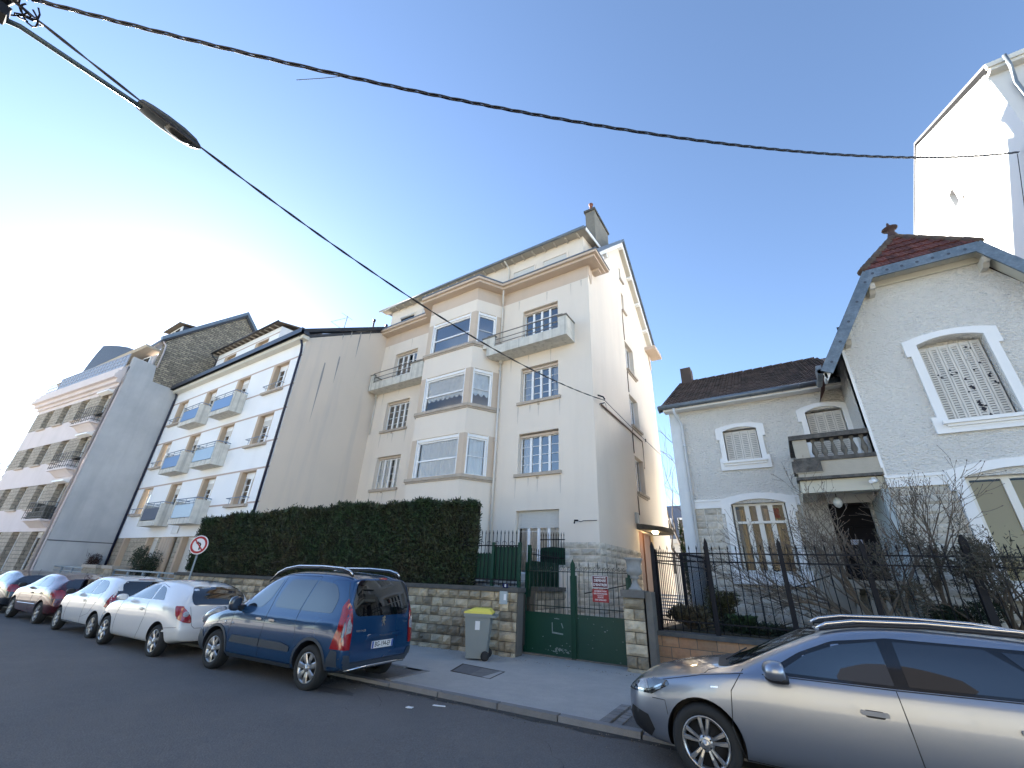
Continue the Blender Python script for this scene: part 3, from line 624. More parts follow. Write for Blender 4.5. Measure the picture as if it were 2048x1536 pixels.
    for h in dh: k = MB(f2); k.prism([(h[0], 12.3), (h[0] + .34, 12.3), (h[0] + .34, h[3] - .06), (h[1], h[3] - .06), (h[1], h[3]), (h[0], h[3])], -.3, .004, 'v'); k.obj('reveal', tan, B)
    k = MB(f2); k.box(X0, X1, 0, .012, 14.66, 14.73); k.obj('string_course', mat('pinkish string course', (.48, .38, .33), .8), B)
    for h in dh: casement(f2, B, h[0] + .38, h[1] - .03, 12.6, h[3] - .06, -.2, 2, 4, .0, None, .05, 0, None)
    q = MB(f2); q.hexa([(X0 - .3, .34, 15.16), (X1 + .2, .34, 15.16), (X0 - .3, -6.5, 16.6), (X1 + .2, -6.5, 16.6), (X0 - .3, .34, 15.22), (X1 + .2, .34, 15.22), (X0 - .3, -6.5, 16.75), (X1 + .2, -6.5, 16.75)]); q.obj('attic_roof', mat('brown eave soffit', (.16, .13, .10), .8), B)
    x = X0 - .2
    while x < X1 + .2: k = MB(f2); k.box(x, x + .07, 0, .32, 15.08, 15.15); k.obj('rafter_end', mat('grey rafter', (.33, .30, .26), .8), B); x += .55
    k = MB(f2); k.tube([(X0 - .35, .38, 15.18), (X1 + .22, .38, 15.2)], .06, 8); k.tube([(X0 - .3, .38, 15.14), (X0 - .25, .25, 14.95), (X0 - .06, .05, 14.7), (X0 - .06, .05, 12.2)], .04, 8); k.obj('gutter', mat('dark gutter', (.03, .03, .035), .4), B)
    # dark downpipes
    dp = mat('dark blue downpipe', (.012, .015, .04), .4)
    k = MB(f); k.tube([(XR - .1, .3, 12.0), (XR - .12, .1, 11.6), (XR - .05, .08, 11.2), (XR - .05, .08, 0)], .055, 8); k.obj('downpipe', dp, B)
    k = MB(f); k.tube([(XL + .12, .25, 12.0), (XL + .1, .1, 11.7), (XL + .08, .08, 11.3), (XL + .08, .08, 0)], .06, 8); k.obj('downpipe', dp, B)
    k = MB(f); k.box(-25.6, -24.9, .005, .05, 3.0, 3.5); k.obj('wall_plate', mat('pale plate', (.66, .66, .66), .5), B)
    ms = mat('dark damp streak', (.30, .29, .285), .95, vary=(9, .5, (.40, .38, .36)))
    for (y, z1, l_, w_) in ((10.3, 11.2, 3.2, .10), (11.0, 11.9, 1.6, .09), (11.9, 13.9, 1.7, .09), (11.35, 13.7, .5, .07), (10.9, 13.2, .35, .06), (12.5, 14.4, .8, .03)):
        k = MB(F(XR, 0, 0, 90)); k.prism([(y - w_ * .3, z1), (y + w_ * .3, z1), (y + w_ * .5, z1 - l_ * .25), (y + w_ * .15, z1 - l_ * .7), (y - w_ * .05, z1 - l_), (y - w_ * .3, z1 - l_ * .6), (y - w_ * .5, z1 - l_ * .2)], .002, .004, 'v'); k.obj('damp_streak', ms, B)
    # roof vents
    for y, h_ in ((12.7, .75), (13.6, .35)):
        z_ = 12.15 + (y - 9.09) * .62; k = MB(); k.tube([(-18.45, y, z_), (-18.45, y, z_ + h_)], .05, 8); k.lathe([(.05, 0), (.09, .04), (.06, .1), (.1, .14), (0, .18)], (-18.45, y, z_ + h_), 'w', 10); k.obj('vent_pipe', mat('dark vent', (.05, .03, .03), .6), B)
    return B
A_ = white_building()
# aerial on the white building's roof
t = thing('roof_aerial', 'thin bent television aerial on the dark roof edge beside the white building', 'aerial', (-18.4, 10.9, 13.3))
k = MB(); k.tube([(-18.4, 10.9, 13.1), (-18.3, 10.9, 14.4)], .018, 6); k.tube([(-18.9, 10.4, 13.95), (-18.3, 10.9, 14.3)], .010, 5); k.tube([(-18.9, 10.4, 13.95), (-18.35, 10.9, 13.5)], .010, 5); k.tube([(-18.6, 10.7, 14.6), (-18.1, 11.1, 14.2)], .010, 5); k.obj('mast', rail_metal, t)
# ================================================================ stone and render building at the far left
def stone_building():
    B = thing('apartment_building', 'old stone and pink render building with metal balconies, farthest left', 'apartment building', (-38, 6, 0))
    ox, oy = -32.63, 6.3
    f = F(ox, oy, 0, 5.6)    # u negative to the left
    L = 12.5
    band = [(2.95, 4.22), (5.62, 6.98), (8.36, 9.72), (11.1, 11.35)]
    rows = [(4.22, 5.62), (6.98, 8.36), (9.72, 11.1)]
    cols = [(-5.15, -3.9), (-7.9, -6.65), (-10.55, -9.4)]
    holes = []
    for z0, z1 in rows:
        holes.append((-2.2, -.85, z0 - .7, z1))
        for c in cols: holes.append((*c, z0, z1))
    gh = [(-2.55, -1.0, .9, 2.95), (-5.3, -4.0, .9, 2.95), (-8.2, -6.9, .9, 2.95), (-11, -9.8, .9, 2.95)]
    st = tex_brick('coursed grey stone', (.40, .35, .28), (.33, .285, .23), (.17, .15, .13), 1, .5, .2, bump=.9)
    pink = mat('pale pink render', (.68, .61, .60), .9, bump=(50, .2), vary=(.8, .3, (.54, .48, .46)), streak=(1.5, .2, (.48, .43, .41)))
    q = MB(f)
    for (z0, z1) in band: q.cur = 1; wall_grid(q, -L, 0, z0, z1, [h for h in holes if h[2] < z1 - .01 and h[2] >= z0 and h[0] == -2.2 and False] or [(h[0], h[1], max(h[2], z0), min(h[3], z1)) for h in holes if h[0] == -2.2 and h[2] < z1 and h[3] > z0], 0, .35)
    for (z0, z1) in rows: q.cur = 0; wall_grid(q, -L, 0, z0, z1, [(h[0], h[1], max(h[2], z0), min(h[3], z1)) for h in holes if h[2] < z1 - .01 and h[3] > z0 + .01], 0, .35)
    q.cur = 0; wall_grid(q, -L, 0, -.6, 2.95, gh, 0, .35)
    q.quad((-L, 0, -.6), (-L, -6, -.6), (-L, -6, 11.35), (-L, 0, 11.35))
    q.obj('wall', [st, pink], B)
    k = MB(f); k.quad((-L + .1, -.8, 0), (-.3, -.8, 0), (-.3, -.8, 11.2), (-L + .1, -.8, 11.2)); k.obj('interior', dark_in, B, False)
    for z0, z1 in rows:
        for i, c in enumerate([(-2.2, -.85)] + cols):
            casement(f, B, c[0] + .05, c[1] - .03, z0 - (.7 if i == 0 else 0), z1, -.28, 2 if i else 1, 1, 0.1, 'net' if (i + int(z0)) % 3 == 0 else None, .07, .55 if (i + int(z1)) % 3 == 0 else 0, (.14, .12, .1) if i else None, mull=.09)
    for h in gh: casement(f, B, h[0] + .05, h[1] - .03, h[2], h[3], -.28, 1, 1, .1, None, .07, .2, (.12, .12, .1))
    for z0, z1 in rows: k = MB(f); k.hexa([(-2.3, .02, z1 - .12), (-.75, .02, z1 - .12), (-2.3, .30, z1 - .05), (-.75, .30, z1 - .05), (-2.3, .02, z1 + .12), (-.75, .02, z1 + .12), (-2.3, .30, z1 + .03), (-.75, .30, z1 + .03)]); k.obj('awning_box', mat('white awning box', (.85, .85, .85), .4), B)
    ir = mat('rusty grey iron', (.10, .095, .09), .6)
    for j, (z0, z1) in enumerate(rows):
        zb = z0 - .78; q = MB(f); q.box(-3.2, -.55, 0, .5, zb, zb + .1); q.hexa([(-3.0, 0, zb - .3), (-.75, 0, zb - .3), (-3.0, .05, zb - .3), (-.75, .05, zb - .3), (-3.0, 0, zb), (-.75, 0, zb), (-3.0, .42, zb), (-.75, .42, zb)]); o = q.obj('balcony', pink, B)
        k = MB(f)
        for dz in (.2, .45, .7, .98): k.tube([(-3.15, 0, zb + dz), (-3.15, .48, zb + dz), (-.6, .48, zb + dz), (-.6, 0, zb + dz)], .018, 5)
        for i in range(9): x = -3.15 + 2.55 * i / 8; k.tube([(x, .48, zb + .05), (x, .48, zb + 1.0)], .014, 5)
        for v in (.16, .32): k.tube([(-.6, v, zb), (-.6, v, zb + 1)], .012, 5)
        k.obj('balcony_rail', ir, o)
        if j == 0:
            k = MB(f); k.box(-3.0, -.7, .15, .4, zb + .12, zb + .5); k.box(-2.6, -2.2, .1, .4, zb + .5, zb + .95); k.box(-1.6, -.9, .1, .4, zb + .5, zb + .8); k.obj('balcony_planter', mat('dark planter', (.05, .05, .045), .8, vary=(5, .5, (.12, .12, .1))), o)
    # heavy cornice, stepped
    q = MB(f)
    for i, (z0, z1, e) in enumerate(((11.35, 11.55, .12), (11.55, 11.8, .3), (11.8, 12.05, .5), (12.05, 12.3, .42), (12.3, 12.58, .3))): q.box(-L - e, -.25, -.3, e, z0, z1)
    q.obj('cornice', pink, B)
    k = MB(f); gm = mat('pale lattice', (.36, .37, .42), .5); mg = mat('frosted panel', (.22, .25, .31), .3)
    for z_ in (12.62, 12.9, 13.18, 13.46): k.box(-10.2, -.3, .2, .26, z_, z_ + .05)
    for i in range(23): x = -10.2 + 9.9 * i / 22; k.box(x, x + .045, .2, .26, 12.6, 13.5)
    o = k.obj('terrace_screen', gm, B); k = MB(f); k.box(-10.2, -.3, .215, .235, 12.62, 13.45); k.obj('screen_panel', mg, o)
    k = MB(f)
    for z_ in (12.75, 13.0, 13.3): k.tube([(-12.4, .2, z_), (-10.2, .2, z_)], .02, 5)
    for i in range(9): x = -12.4 + 2.2 * i / 8; k.tube([(x, .2, 12.58), (x, .2, 13.32)], .016, 5)
    k.obj('terrace_rail', ir, B)
    # attic behind the terrace
    q = MB(f); q.box(-12.9, -.35, -5, -1.0, 11.3, 14.1); q.obj('attic_wall', pink, B)
    k = MB(f); k.box(-1.9, -.9, -1.02, -.96, 12.9, 14.1); o = k.obj('attic_window', pvc, B); k = MB(f); k.box(-1.8, -1.0, -.965, -.95, 13.0, 14.0); k.obj('pane', mat('dark pane', (.02, .022, .025), .08), o)
    q = MB(f); q.hexa([(-13.3, -1.2, 13.75), (-.3, -1.2, 14.35), (-13.3, -.35, 13.75), (-.3, -.35, 14.35), (-13.3, -1.2, 13.9), (-.3, -1.2, 14.5), (-13.3, -.25, 13.9), (-.25, -.25, 14.5)]); q.obj('attic_cornice', mat('beige eave', (.46, .41, .34), .8), B)
    # slate roof: front slope, rounded corner dome and dormer
    q = MB(); X0 = -32.60
    q.prism([(7.05, 15.05), (11.2, 19.5), (16.0, 14.2), (16.0, 14.0), (11.2, 19.2), (7.05, 14.8)], -36.6, X0 + .12, 'u'); q.obj('roof', slate, B)
    dome = [(.0, 14.9), (-.35, 15.7), (-.9, 16.5), (-1.6, 17.15), (-2.3, 17.45)]
    q = MB(f); pf = [(-12.35, 14.9), (-12.1, 15.5), (-11.7, 16.15), (-11.25, 16.7), (-10.76, 17.15), (-9.5, 16.9), (-7.5, 16.4), (-5.6, 15.85), (-3.9, 15.1), (-3.9, 14.9)]
    n = len(pf); q.prism([(a, b_) for a, b_ in pf], -5.0, -1.0, 'v'); q.obj('rounded_roof', mat('dark rounded slate roof', (.035, .037, .045), .5, bump=(30, .4)), B)
    # dormer
    q = MB(); q.box(-34.9, -33.0, 8.0, 10.6, 15.2, 16.75); o = q.obj('dormer', mat('dark blue slate side', (.03, .035, .06), .5), B)
    k = MB(); k.box(-35.0, -33.05, 7.9, 7.99, 15.2, 16.7); k.obj('dormer_front', pvc, o)
    k = MB(); k.box(-34.8, -34.15, 7.86, 7.9, 15.5, 16.5); k.box(-33.85, -33.2, 7.86, 7.9, 15.5, 16.5); k.obj('pane', mat('dark pane', (.02, .022, .025), .08), o)
    k = MB(); k.hexa([(-35.5, 7.6, 16.72), (-32.8, 7.6, 16.72), (-35.5, 11.2, 17.3), (-32.8, 11.2, 17.3), (-35.5, 7.6, 16.80), (-32.8, 7.6, 16.80), (-35.5, 11.2, 17.4), (-32.8, 11.2, 17.4)]); k.obj('dormer_roof', mat('brown eave soffit', (.16, .13, .10), .8), o)
    # rubble gable and grey party wall
    rub = tex_brick('rubble stone', (.42, .36, .26), (.22, .19, .145), (.12, .11, .10), 1, .38, .13, bump=1.0, msize=.02, warp=.16)
    q = MB(); q.prism([(7.3, 11.9), (13.5, 11.9), (13.5, 16.9), (11.2, 19.35), (7.35, 15.05)], -33.0, X0, 'u'); q.obj('gable_wall', rub, B)
    q = MB(); q.prism([(7.0, 15.2), (11.2, 19.7), (13.8, 16.9), (13.7, 16.7), (11.2, 19.4), (7.05, 14.95)], X0 - .1, X0 + .2, 'u'); q.obj('verge', zinc, B)
    gr = mat('grey cement party wall', (.52, .52, .52), .95, bump=[(60, .3), (6, .1)], vary=[(.5, .5, (.30, .31, .33)), (2.5, .2, (.46, .46, .45))], streak=(1.2, .35, (.27, .28, .30)))
    q = MB(); q.prism([(6.32, -.6), (9.4, -.6), (9.4, 11.95), (9.05, 12.05), (7.55, 12.15), (7.4, 13.2), (6.2, 13.3), (6.3, 11)], -32.95, X0 + .01, 'u'); q.obj('party_wall', gr, B)
    q = MB(); q.prism([(6.3, 2.5), (9.1, 2.55), (9.1, 2.6), (6.3, 2.56)], X0 + .01, X0 + .02, 'u'); q.obj('party_wall_joint', mat('joint', (.12, .12, .13), .9), B)
    k = MB(f); k.tube([(.02, .12, 12.6), (.0, .1, 11.6), (-.28, .08, 11.2), (-.28, .08, 0)], .06, 8); k.box(-.2, .0, .0, .03, -.3, 12.0); k.obj('downpipe', mat('pale pinkish pipe', (.50, .45, .45), .6), B)
    k = MB(); k.tube([(X0 + .05, 7.1, 15.0), (X0 + .05, 7.4, 14.7), (X0 + .06, 7.45, 14.2), (X0 + .06, 7.45, 13.1)], .05, 8); k.obj('downpipe', mat('pale pinkish pipe', (.50, .45, .45), .6), B)
    return B
stone_building()
# ================================================================ house with the half-hipped gable (right)
rough_w = None
def roughcast():
    m = mat('grey roughcast', (.84, .815, .76), .95, vary=[(.9, .35, (.76, .735, .685)), (6, .15, (.86, .84, .80))], streak=(2, .12, (.62, .60, .57)))
    n = m.node_tree.nodes; l = m.node_tree.links; b = n['Principled BSDF']
    tc = n.new('ShaderNodeTexCoord'); mp = n.new('ShaderNodeMapping'); mp.inputs['Scale'].default_value = (8, 8, 17); l.new(tc.outputs['Object'], mp.inputs['Vector'])
    t = n.new('ShaderNodeTexNoise'); t.inputs['Scale'].default_value = 1.6; t.inputs['Detail'].default_value = 4; l.new(mp.outputs[0], t.inputs['Vector'])
    bp = n.new('ShaderNodeBump'); bp.inputs['Strength'].default_value = 1; bp.inputs['Distance'].default_value = .11; l.new(t.outputs['Fac'], bp.inputs['Height']); l.new(bp.outputs[0], b.inputs['Normal'])
    return m
def arch_pts(u0, u1, z, rise, n=14):
    return [(u0 + (u1 - u0) * i / n, z + rise * (1 - (2 * i / n - 1) ** 2)) for i in range(n + 1)]
def surround(fr, B, u0, u1, w0, w1, t, rise, lt=None, foot=.12, proud=.07, flat=False, skirt=.0):
    """white moulded surround with an arched head"""
    a = arch_pts(u0, u1, w1, rise); lt = lt or t * 1.25
    o_ = arch_pts(u0 - t - .08, u1 + t + .08, w1 + lt * .62, rise * 1.15)
    out = [(u0 - t - foot, w0 - .28 - skirt), (u0 - t - foot, w0 + .12), (u0 - t, w0 + .12), (u0 - t, w1 - .28), (u0 - t - .08, w1 - .28)] + o_ + [(u1 + t + .08, w1 - .28), (u1 + t, w1 - .28), (u1 + t, w0 + .12), (u1 + t + foot, w0 + .12), (u1 + t + foot, w0 - .28 - skirt)]
    inn = [(u0, w0), *a, (u1, w0)]
    q = MB(fr); q.prism(out, 0, proud, 'v', holes=[inn])
    # a flat raised fillet in the arch
    q.prism([*arch_pts(u0 + .25, u1 - .25, w1 + rise * .55, rise * .47, 8), *arch_pts(u0 + .3, u1 - .3, w1 + rise * .62 + .03, rise * .4, 8)[::-1]], proud, proud + .012, 'v') if False else None
    return q.obj('window_surround', white_paint, B)
def persiennes(fr, B, u0, u1, w0, w1, v, n, name='shutters', torn=False):
    m = mat('peeling cream shutter', (.66, .63, .58), .6, vary=[(7, .3, (.55, .52, .47))])
    q = MB(fr); W = (u1 - u0) / n
    for i in range(n):
        a, b_ = u0 + W * i, u0 + W * (i + 1)
        sl0, sl1 = a + .045, b_ - .045; nseg = int((w1 - w0 - .14) / .06)
        q.box(a + .004, sl0, v - .03, v, w0, w1); q.box(sl1, b_ - .004, v - .03, v, w0, w1); q.box(sl0, sl1, v - .03, v, w0, w0 + .08); q.box(sl0, sl1, v - .03, v, w1 - .08, w1)
        z = w0 + .08; st = (w1 - w0 - .16) / nseg
        for k in range(nseg): q.hexa([(sl0, v - .03, z + st * .25), (sl1, v - .03, z + st * .25), (sl0, v - .004, z + .004), (sl1, v - .004, z + .004), (sl0, v - .03, z + st * 1.02), (sl1, v - .03, z + st * 1.02), (sl0, v - .004, z + st * .70), (sl1, v - .004, z + st * .70)]); z += st
    o = q.obj(name, m, B)
    if torn:
        rn = random.Random(9); k = MB(fr)
        for (fx, fz, s_) in ((.16, .62, .03), (.2, .58, .04), (.37, .66, .035), (.36, .60, .04), (.45, .62, .04), (.53, .52, .035), (.56, .42, .05), (.60, .40, .05), (.50, .36, .035), (.57, .22, .06), (.58, .18, .06), (.60, .14, .065), (.64, .17, .04), (.66, .06, .04), (.76, .93, .04), (.82, .9, .035), (.85, .70, .035), (.90, .52, .045), (.92, .55, .03), (.97, .42, .04), (.94, .44, .03), (.68, .76, .02), (.72, .62, .03)):
            x, z = u0 + (u1 - u0) * fx, w0 + (w1 - w0) * fz; n_ = 7
            k.prism([(x + s_ * .8 * rn.uniform(.5, 1.2) * math.cos(6.28 * i / n_), z + s_ * rn.uniform(.4, 1.1) * math.sin(6.28 * i / n_)) for i in range(n_)], v + .001, v + .004, 'v')
        k.obj('broken_slat', mat('dark gap', (.03, .03, .04), .9), o)
    return o
def baluster_prof(h):
    return [(.055, 0), (.055, .05 * h), (.035, .08 * h), (.042, .12 * h), (.035, .15 * h), (.066, .26 * h), (.070, .38 * h), (.05, .56 * h), (.03, .74 * h), (.028, .84 * h), (.042, .86 * h), (.042, .89 * h), (.032, .91 * h), (.055, .95 * h), (.055, h)]
def house():
    H = thing('house', 'grey roughcast house with white arched window surrounds and a stone balustrade balcony', 'house', (1.5, 14, 0.8))
    rc = roughcast(); fw = F(0, 13.05); fb = F(0, 15.0)
    wx0, wx1 = 2.10, 6.25; cx = 4.17
    # ---- back-set left part
    holes = [(-1.33, -.34, 5.47, 6.55), (1.05, 1.98, 4.6, 6.85), (-1.47, -.02, 2.24, 4.15), (1.0, 1.92, 2.05, 4.45)]
    q = MB(fb); wall_grid(q, -2.98, wx0, .3, 7.5, holes, 0, .32); q.quad((-2.98, 0, .3), (-2.98, -9, .3), (-2.98, -9, 7.5), (-2.98, 0, 7.5)); q.prism([(0, 7.5), (-4.5, 10.4), (-9, 7.5)], -2.98, -2.9, 'u')
    # ---- wing: front wall (gable shape) with openings
    gab = [(wx0, .3), (wx1, .3), (wx1, 7.9), (5.27, 9.45), (3.05, 9.45), (wx0, 7.9)]
    bw = (3.56, 4.76, 5.45, 7.48); gw = (3.42, 5.3, 2.05, 4.18)
    q2 = MB(fw); q2.prism(gab, -.3, 0, 'v', holes=[[(bw[0], bw[2]), (bw[0], bw[3]), *arch_pts(bw[0], bw[1], bw[3], .12)[1:-1], (bw[1], bw[3]), (bw[1], bw[2])], [(gw[0], gw[2]), (gw[0], gw[3]), (gw[1], gw[3]), (gw[1], gw[2])]])
    q2.quad((wx0, 0, .3), (wx0, -2.2, .3), (wx0, -2.2, 7.9), (wx0, 0, 7.9)); q2.box(wx0 + .01, wx1, -9, -.31, 7.0, 7.6); q2.quad((wx1, 0, .3), (wx1, -9, .3), (wx1, -9, 7.9), (wx1, 0, 7.9))
    b0 = len(q.v); q.v += q2.v; q.f += [tuple(i + b0 for i in fc) for fc in q2.f]; q.mi += q2.mi
    q.obj('wall', rc, H)
    k = MB(fb); k.quad((-2.9, -.7, .4), (6.1, -.7, .4), (6.1, -.7, 7.4), (-2.9, -.7, 7.4)); k.obj('interior', dark_in, H, False)
    k = MB(fw); k.quad((2.3, -.8, .4), (6.1, -.8, .4), (6.1, -.8, 8.9), (2.3, -.8, 8.9)); k.obj('interior', dark_in, H, False)
    # painted corner strips
    k = MB(fb); k.box(-2.98, -2.64, 0, .03, 1.0, 7.42); k.obj('corner_strip', mat('bluish white paint', (.72, .75, .76), .7, bump=(40, .15), vary=(2, .25, (.50, .54, .57))), H)
    k = MB(fw); k.box(wx0, wx0 + .06, 0, .02, 4.2, 7.75); k.obj('corner_bead', white_paint, H)
    # rock-faced base + white band
    rn = random.Random(11)
    q = MB(fb); blocks(q, -2.62, .35, .3, 4.03, .205, (.30, .52), .035, 0, holes=[(-1.78, .14, 1.86, 4.6)], rnd=rn)
    q2 = MB(fw); blocks(q2, wx0, wx1, .3, 4.03, .205, (.30, .52), .035, 0, holes=[(3.2, 5.6, 1.8, 4.6)], rnd=rn)
    q.obj('plinth', stone_lt, H); q2.obj('wing_plinth', stone_lt, H)
    for fr, a, b_ in ((fb, -2.62, -1.72), (fb, .12, .40), (fw, wx0, 3.22)):
        k = MB(fr); k.box(a, b_, 0, .05, 4.03, 4.12); k.box(a, b_, 0, .03, 4.12, 4.24); k.box(a, b_, 0, .06, 4.24, 4.30)
        n = int((b_ - a) / .085)
        for i in range(n): x = a + (b_ - a) * i / n; k.prism([(x, 4.14), (x + .05, 4.14), (x + .085, 4.18), (x + .05, 4.22), (x, 4.22), (x + .035, 4.18)], .03, .045, 'v')
        k.obj('frieze', white_paint, H)
    # surrounds, shutters, windows
    surround(fb, H, -1.33, -.34, 5.47, 6.50, .14, .10, foot=.08); persiennes(fb, H, -1.31, -.36, 5.49, 6.50, -.1, 4)
    k = MB(fb); k.box(-1.46, -.2, .0, .17, 5.40, 5.47); k.box(-1.42, -.24, 0, .12, 5.33, 5.40); k.obj('sill', white_paint, H)
    surround(fb, H, 1.05, 1.98, 4.3, 6.78, .14, .13, foot=0); persiennes(fb, H, 1.08, 1.96, 4.6, 6.78, -.12, 4)
    surround(fw, H, bw[0], bw[1], bw[2], bw[3], .17, .13, foot=.10); persiennes(fw, H, bw[0] + .05, bw[1] - .03, bw[2] + .0, bw[3] - .02, -.2, 6, torn=True)
    k = MB(fw); k.box(bw[0] - .12, bw[1] + .12, 0, .17, 5.37, 5.45); k.box(bw[0] - .06, bw[1] + .06, 0, .12, 5.31, 5.37); k.box(bw[0], bw[1], 0, .08, 5.26, 5.31); k.obj('sill', white_paint, H)
    for hh in (bw, (-1.33, -.34, 5.47, 6.5), (1.05, 1.98, 4.6, 6.78)): pass
    surround(fb, H, -1.47, -.02, 2.14, 4.12, .2, .14, foot=.08, skirt=.0)
    k = MB(fb); k.box(-1.72, .12, 0, .16, 1.86, 1.92); 
    for i in range(32): x = -1.66 + 1.7 * i / 31; k.box(x, x + .022, .07, .09, 1.93, 2.0)
    k.obj('sill', white_paint, H)
    o = casement(fb, H, -1.44, -.05, 2.16, 4.14, -.14, 4, 1, 0, None, .06, 0, None, m=mat('cream wood frame', (.78, .76, .70), .5), mull=.13, gm=glass_plain)
    k = MB(fb); k.box(-1.4, -.1, -.16, -.10, 3.55, 3.62); k.obj('transom', mat('cream wood frame', (.70, .68, .62), .5), o)
    k = MB(fb); k.box(-.45, -.22, -.19, -.175, 3.7, 3.98); k.obj('terracotta_panel', mat('terracotta panel', (.38, .11, .07), .7), o)
    k = MB(fb)
    for a_, b_ in ((-1.38, -1.18), (-.62, -.3)):
        i0 = k.P([(a_ + (b_ - a_) * i / 12, -.3 + .02 * math.sin(i * 1.3), z) for z in (2.2, 4.0) for i in range(13)])
        for i in range(12): k.face((i0 + i, i0 + i + 1, i0 + 14 + i, i0 + 13 + i), True)
    k.obj('curtain', mat('ochre curtain', (.30, .19, .09), .9), o, False)
    surround(fw, H, gw[0], gw[1], gw[2], gw[3] - .02, .2, .17, foot=.1)
    o = casement(fw, H, gw[0] + .04, gw[1] - .04, gw[2], gw[3], -.14, 3, 1, 0, None, .06, 0, None, m=mat('cream wood frame', (.78, .76, .70), .5), mull=.13, gm=glass_plain)
    k = MB(fw); k.box(gw[0] + .1, gw[1] - .1, -.22, -.19, gw[2], gw[3] - .1); k.obj('blind', mat('yellow blind', (.62, .50, .27), .8), o)
    k = MB(fw); k.box(gw[0] - .2, gw[1] + .2, 0, .16, gw[2] - .3, gw[2] - .2); k.obj('sill', white_paint, H)
    # porch with door, balcony above
    stn = mat('porch stone', (.44, .40, .33), .85, bump=(30, .3), vary=(4, .4, (.33, .30, .25))); blk = mat('lichen black stone', (.06, .056, .052), .9, bump=(40, .4), vary=[(7, .5, (.26, .24, .21)), (3, .3, (.05, .05, .05))])
    q = MB(fw); q.box(.42, wx0 + .02, -.34, .05, 4.33, 4.50); q.box(.45, wx0, -.3, .0, 4.50, 4.86); q.box(.38, .95, -.36, .08, 4.50, 4.80)
    q.box(.40, wx0, -1.95, -.3, 4.34, 4.6); bal = q.obj('balcony', stn, H)
    q = MB(fw); q.box(.36, wx0, -.36, .07, 4.33 - .0, 4.40); q.box(.40, wx0, -.30, .03, 4.80, 4.90); q.box(.34, .96, -.38, .09, 4.52, 4.82); q.box(.40, 2.08, -.32, .04, 5.40, 5.52); q.box(.40, .62, -1.9, -.32, 5.40, 5.52); q.obj('balcony_coping', blk, bal)
    q = MB(fw); q.box(.47, .78, -.28, -.01, 4.9, 5.4); q.box(.47, .58, -1.9, -.28, 4.6, 4.9); q.obj('balcony_pier', stn, bal)
    for i in range(6): k = MB(fw); x = .92 + .205 * i; k.lathe(baluster_prof(.5), (x, -.14, 4.9), 'w', 14); k.obj('baluster', mat('weathered baluster', (.12, .11, .095), .9, bump=(40, .4), vary=[(5, .6, (.08, .075, .07)), (9, .3, (.34, .32, .28))]), bal)
    q = MB(fw); q.box(.42, .74, -1.95, -.05, 4.02, 4.33); q.box(.74, wx0, -.34, -.04, 4.02, 4.33); q.box(.42, .76, -1.94, -.06, .3, 4.02) if False else None; q.obj('porch_beam', mat('cream beam', (.60, .57, .47), .8, vary=(4, .3, (.5, .46, .37))), H)
    q = MB(fb); q.box(.36, .98, 0, .30, .3, 4.30); q.obj('porch_pier', stn, H)
    k = MB(fb); k.box(1.0, 1.92, -.3, -.22, 2.05, 4.0); k.box(1.0, 1.92, -.3, -.18, 3.42, 3.5); k.box(1.42, 1.50, -.22, -.18, 2.05, 3.42); k.obj('front_door', mat('black door', (.006, .006, .010), .6, spec=.2), H)
    k = MB(fb); k.box(1.3, 1.55, -.18, -.17, 2.95, 3.08); k.obj('letterbox_card', mat('pale card', (.55, .6, .75), .6), H)
    k = MB(fb); k.box(.8, 2.1, 0, 1.9, 1.85, 2.03); k.box(.8, 2.1, 1.82, 1.98, .5, .95); k.obj('doorstep', stn, H)
    for i in range(5): k = MB(fw); k.lathe([(r * 1.35, h_) for r, h_ in baluster_prof(.85)], (.95 + .26 * i, .0, .98), 'w', 12); k.obj('porch_baluster', stn, H)
    k = MB(fw); k.tube([(1.12, -.5, 4.33), (1.12, -.5, 3.95)], .01, 5); k.lathe([(.07, 0), (.03, -.05)], (1.12, -.5, 4.33), 'w', 8); lo = k.obj('porch_lantern', black_metal, H)
    k = MB(fw); k.lathe([(.0, -.0), (.06, -.03), (.10, -.1), (.10, -.17), (.06, -.24), (0, -.27)], (1.12, -.5, 3.96), 'w', 14); k.obj('globe', mat('milky globe', (.62, .62, .58), .3), lo)
    k = MB(fw); k.tube([(1.98, -.1, 4.3), (1.86, .05, 4.27)], .02, 6); k.tube([(1.94, .0, 4.22), (1.80, .22, 4.16)], .045, 10); k.obj('security_camera', pvc, H)
    text_mesh('house_number', '6', .22, fmat(fb, .68, .31, 3.05), black_metal, H, .004, .004)
    # white repair patch below the balcony jamb
    k = MB(F(wx0, 0, 0, -90)); 
    k = MB(fw); k.box(1.98, wx0, -1.9, -.02, .9, 4.02); k.obj('jamb', mat('pale blue wash', (.50, .56, .57), .8, vary=(3, .3, (.62, .64, .6))), H)
    # roofs
    tile = tile_mat('brown interlocking tiles', (.055, .038, .032), (.035, .027, .025))
    q = MB(); q.prism([(14.62, 7.52), (19.5, 10.55), (24.3, 7.52), (24.3, 7.4), (19.5, 10.4), (14.7, 7.42)], -3.2, wx0 + .6, 'u'); q.obj('roof', tile, H)
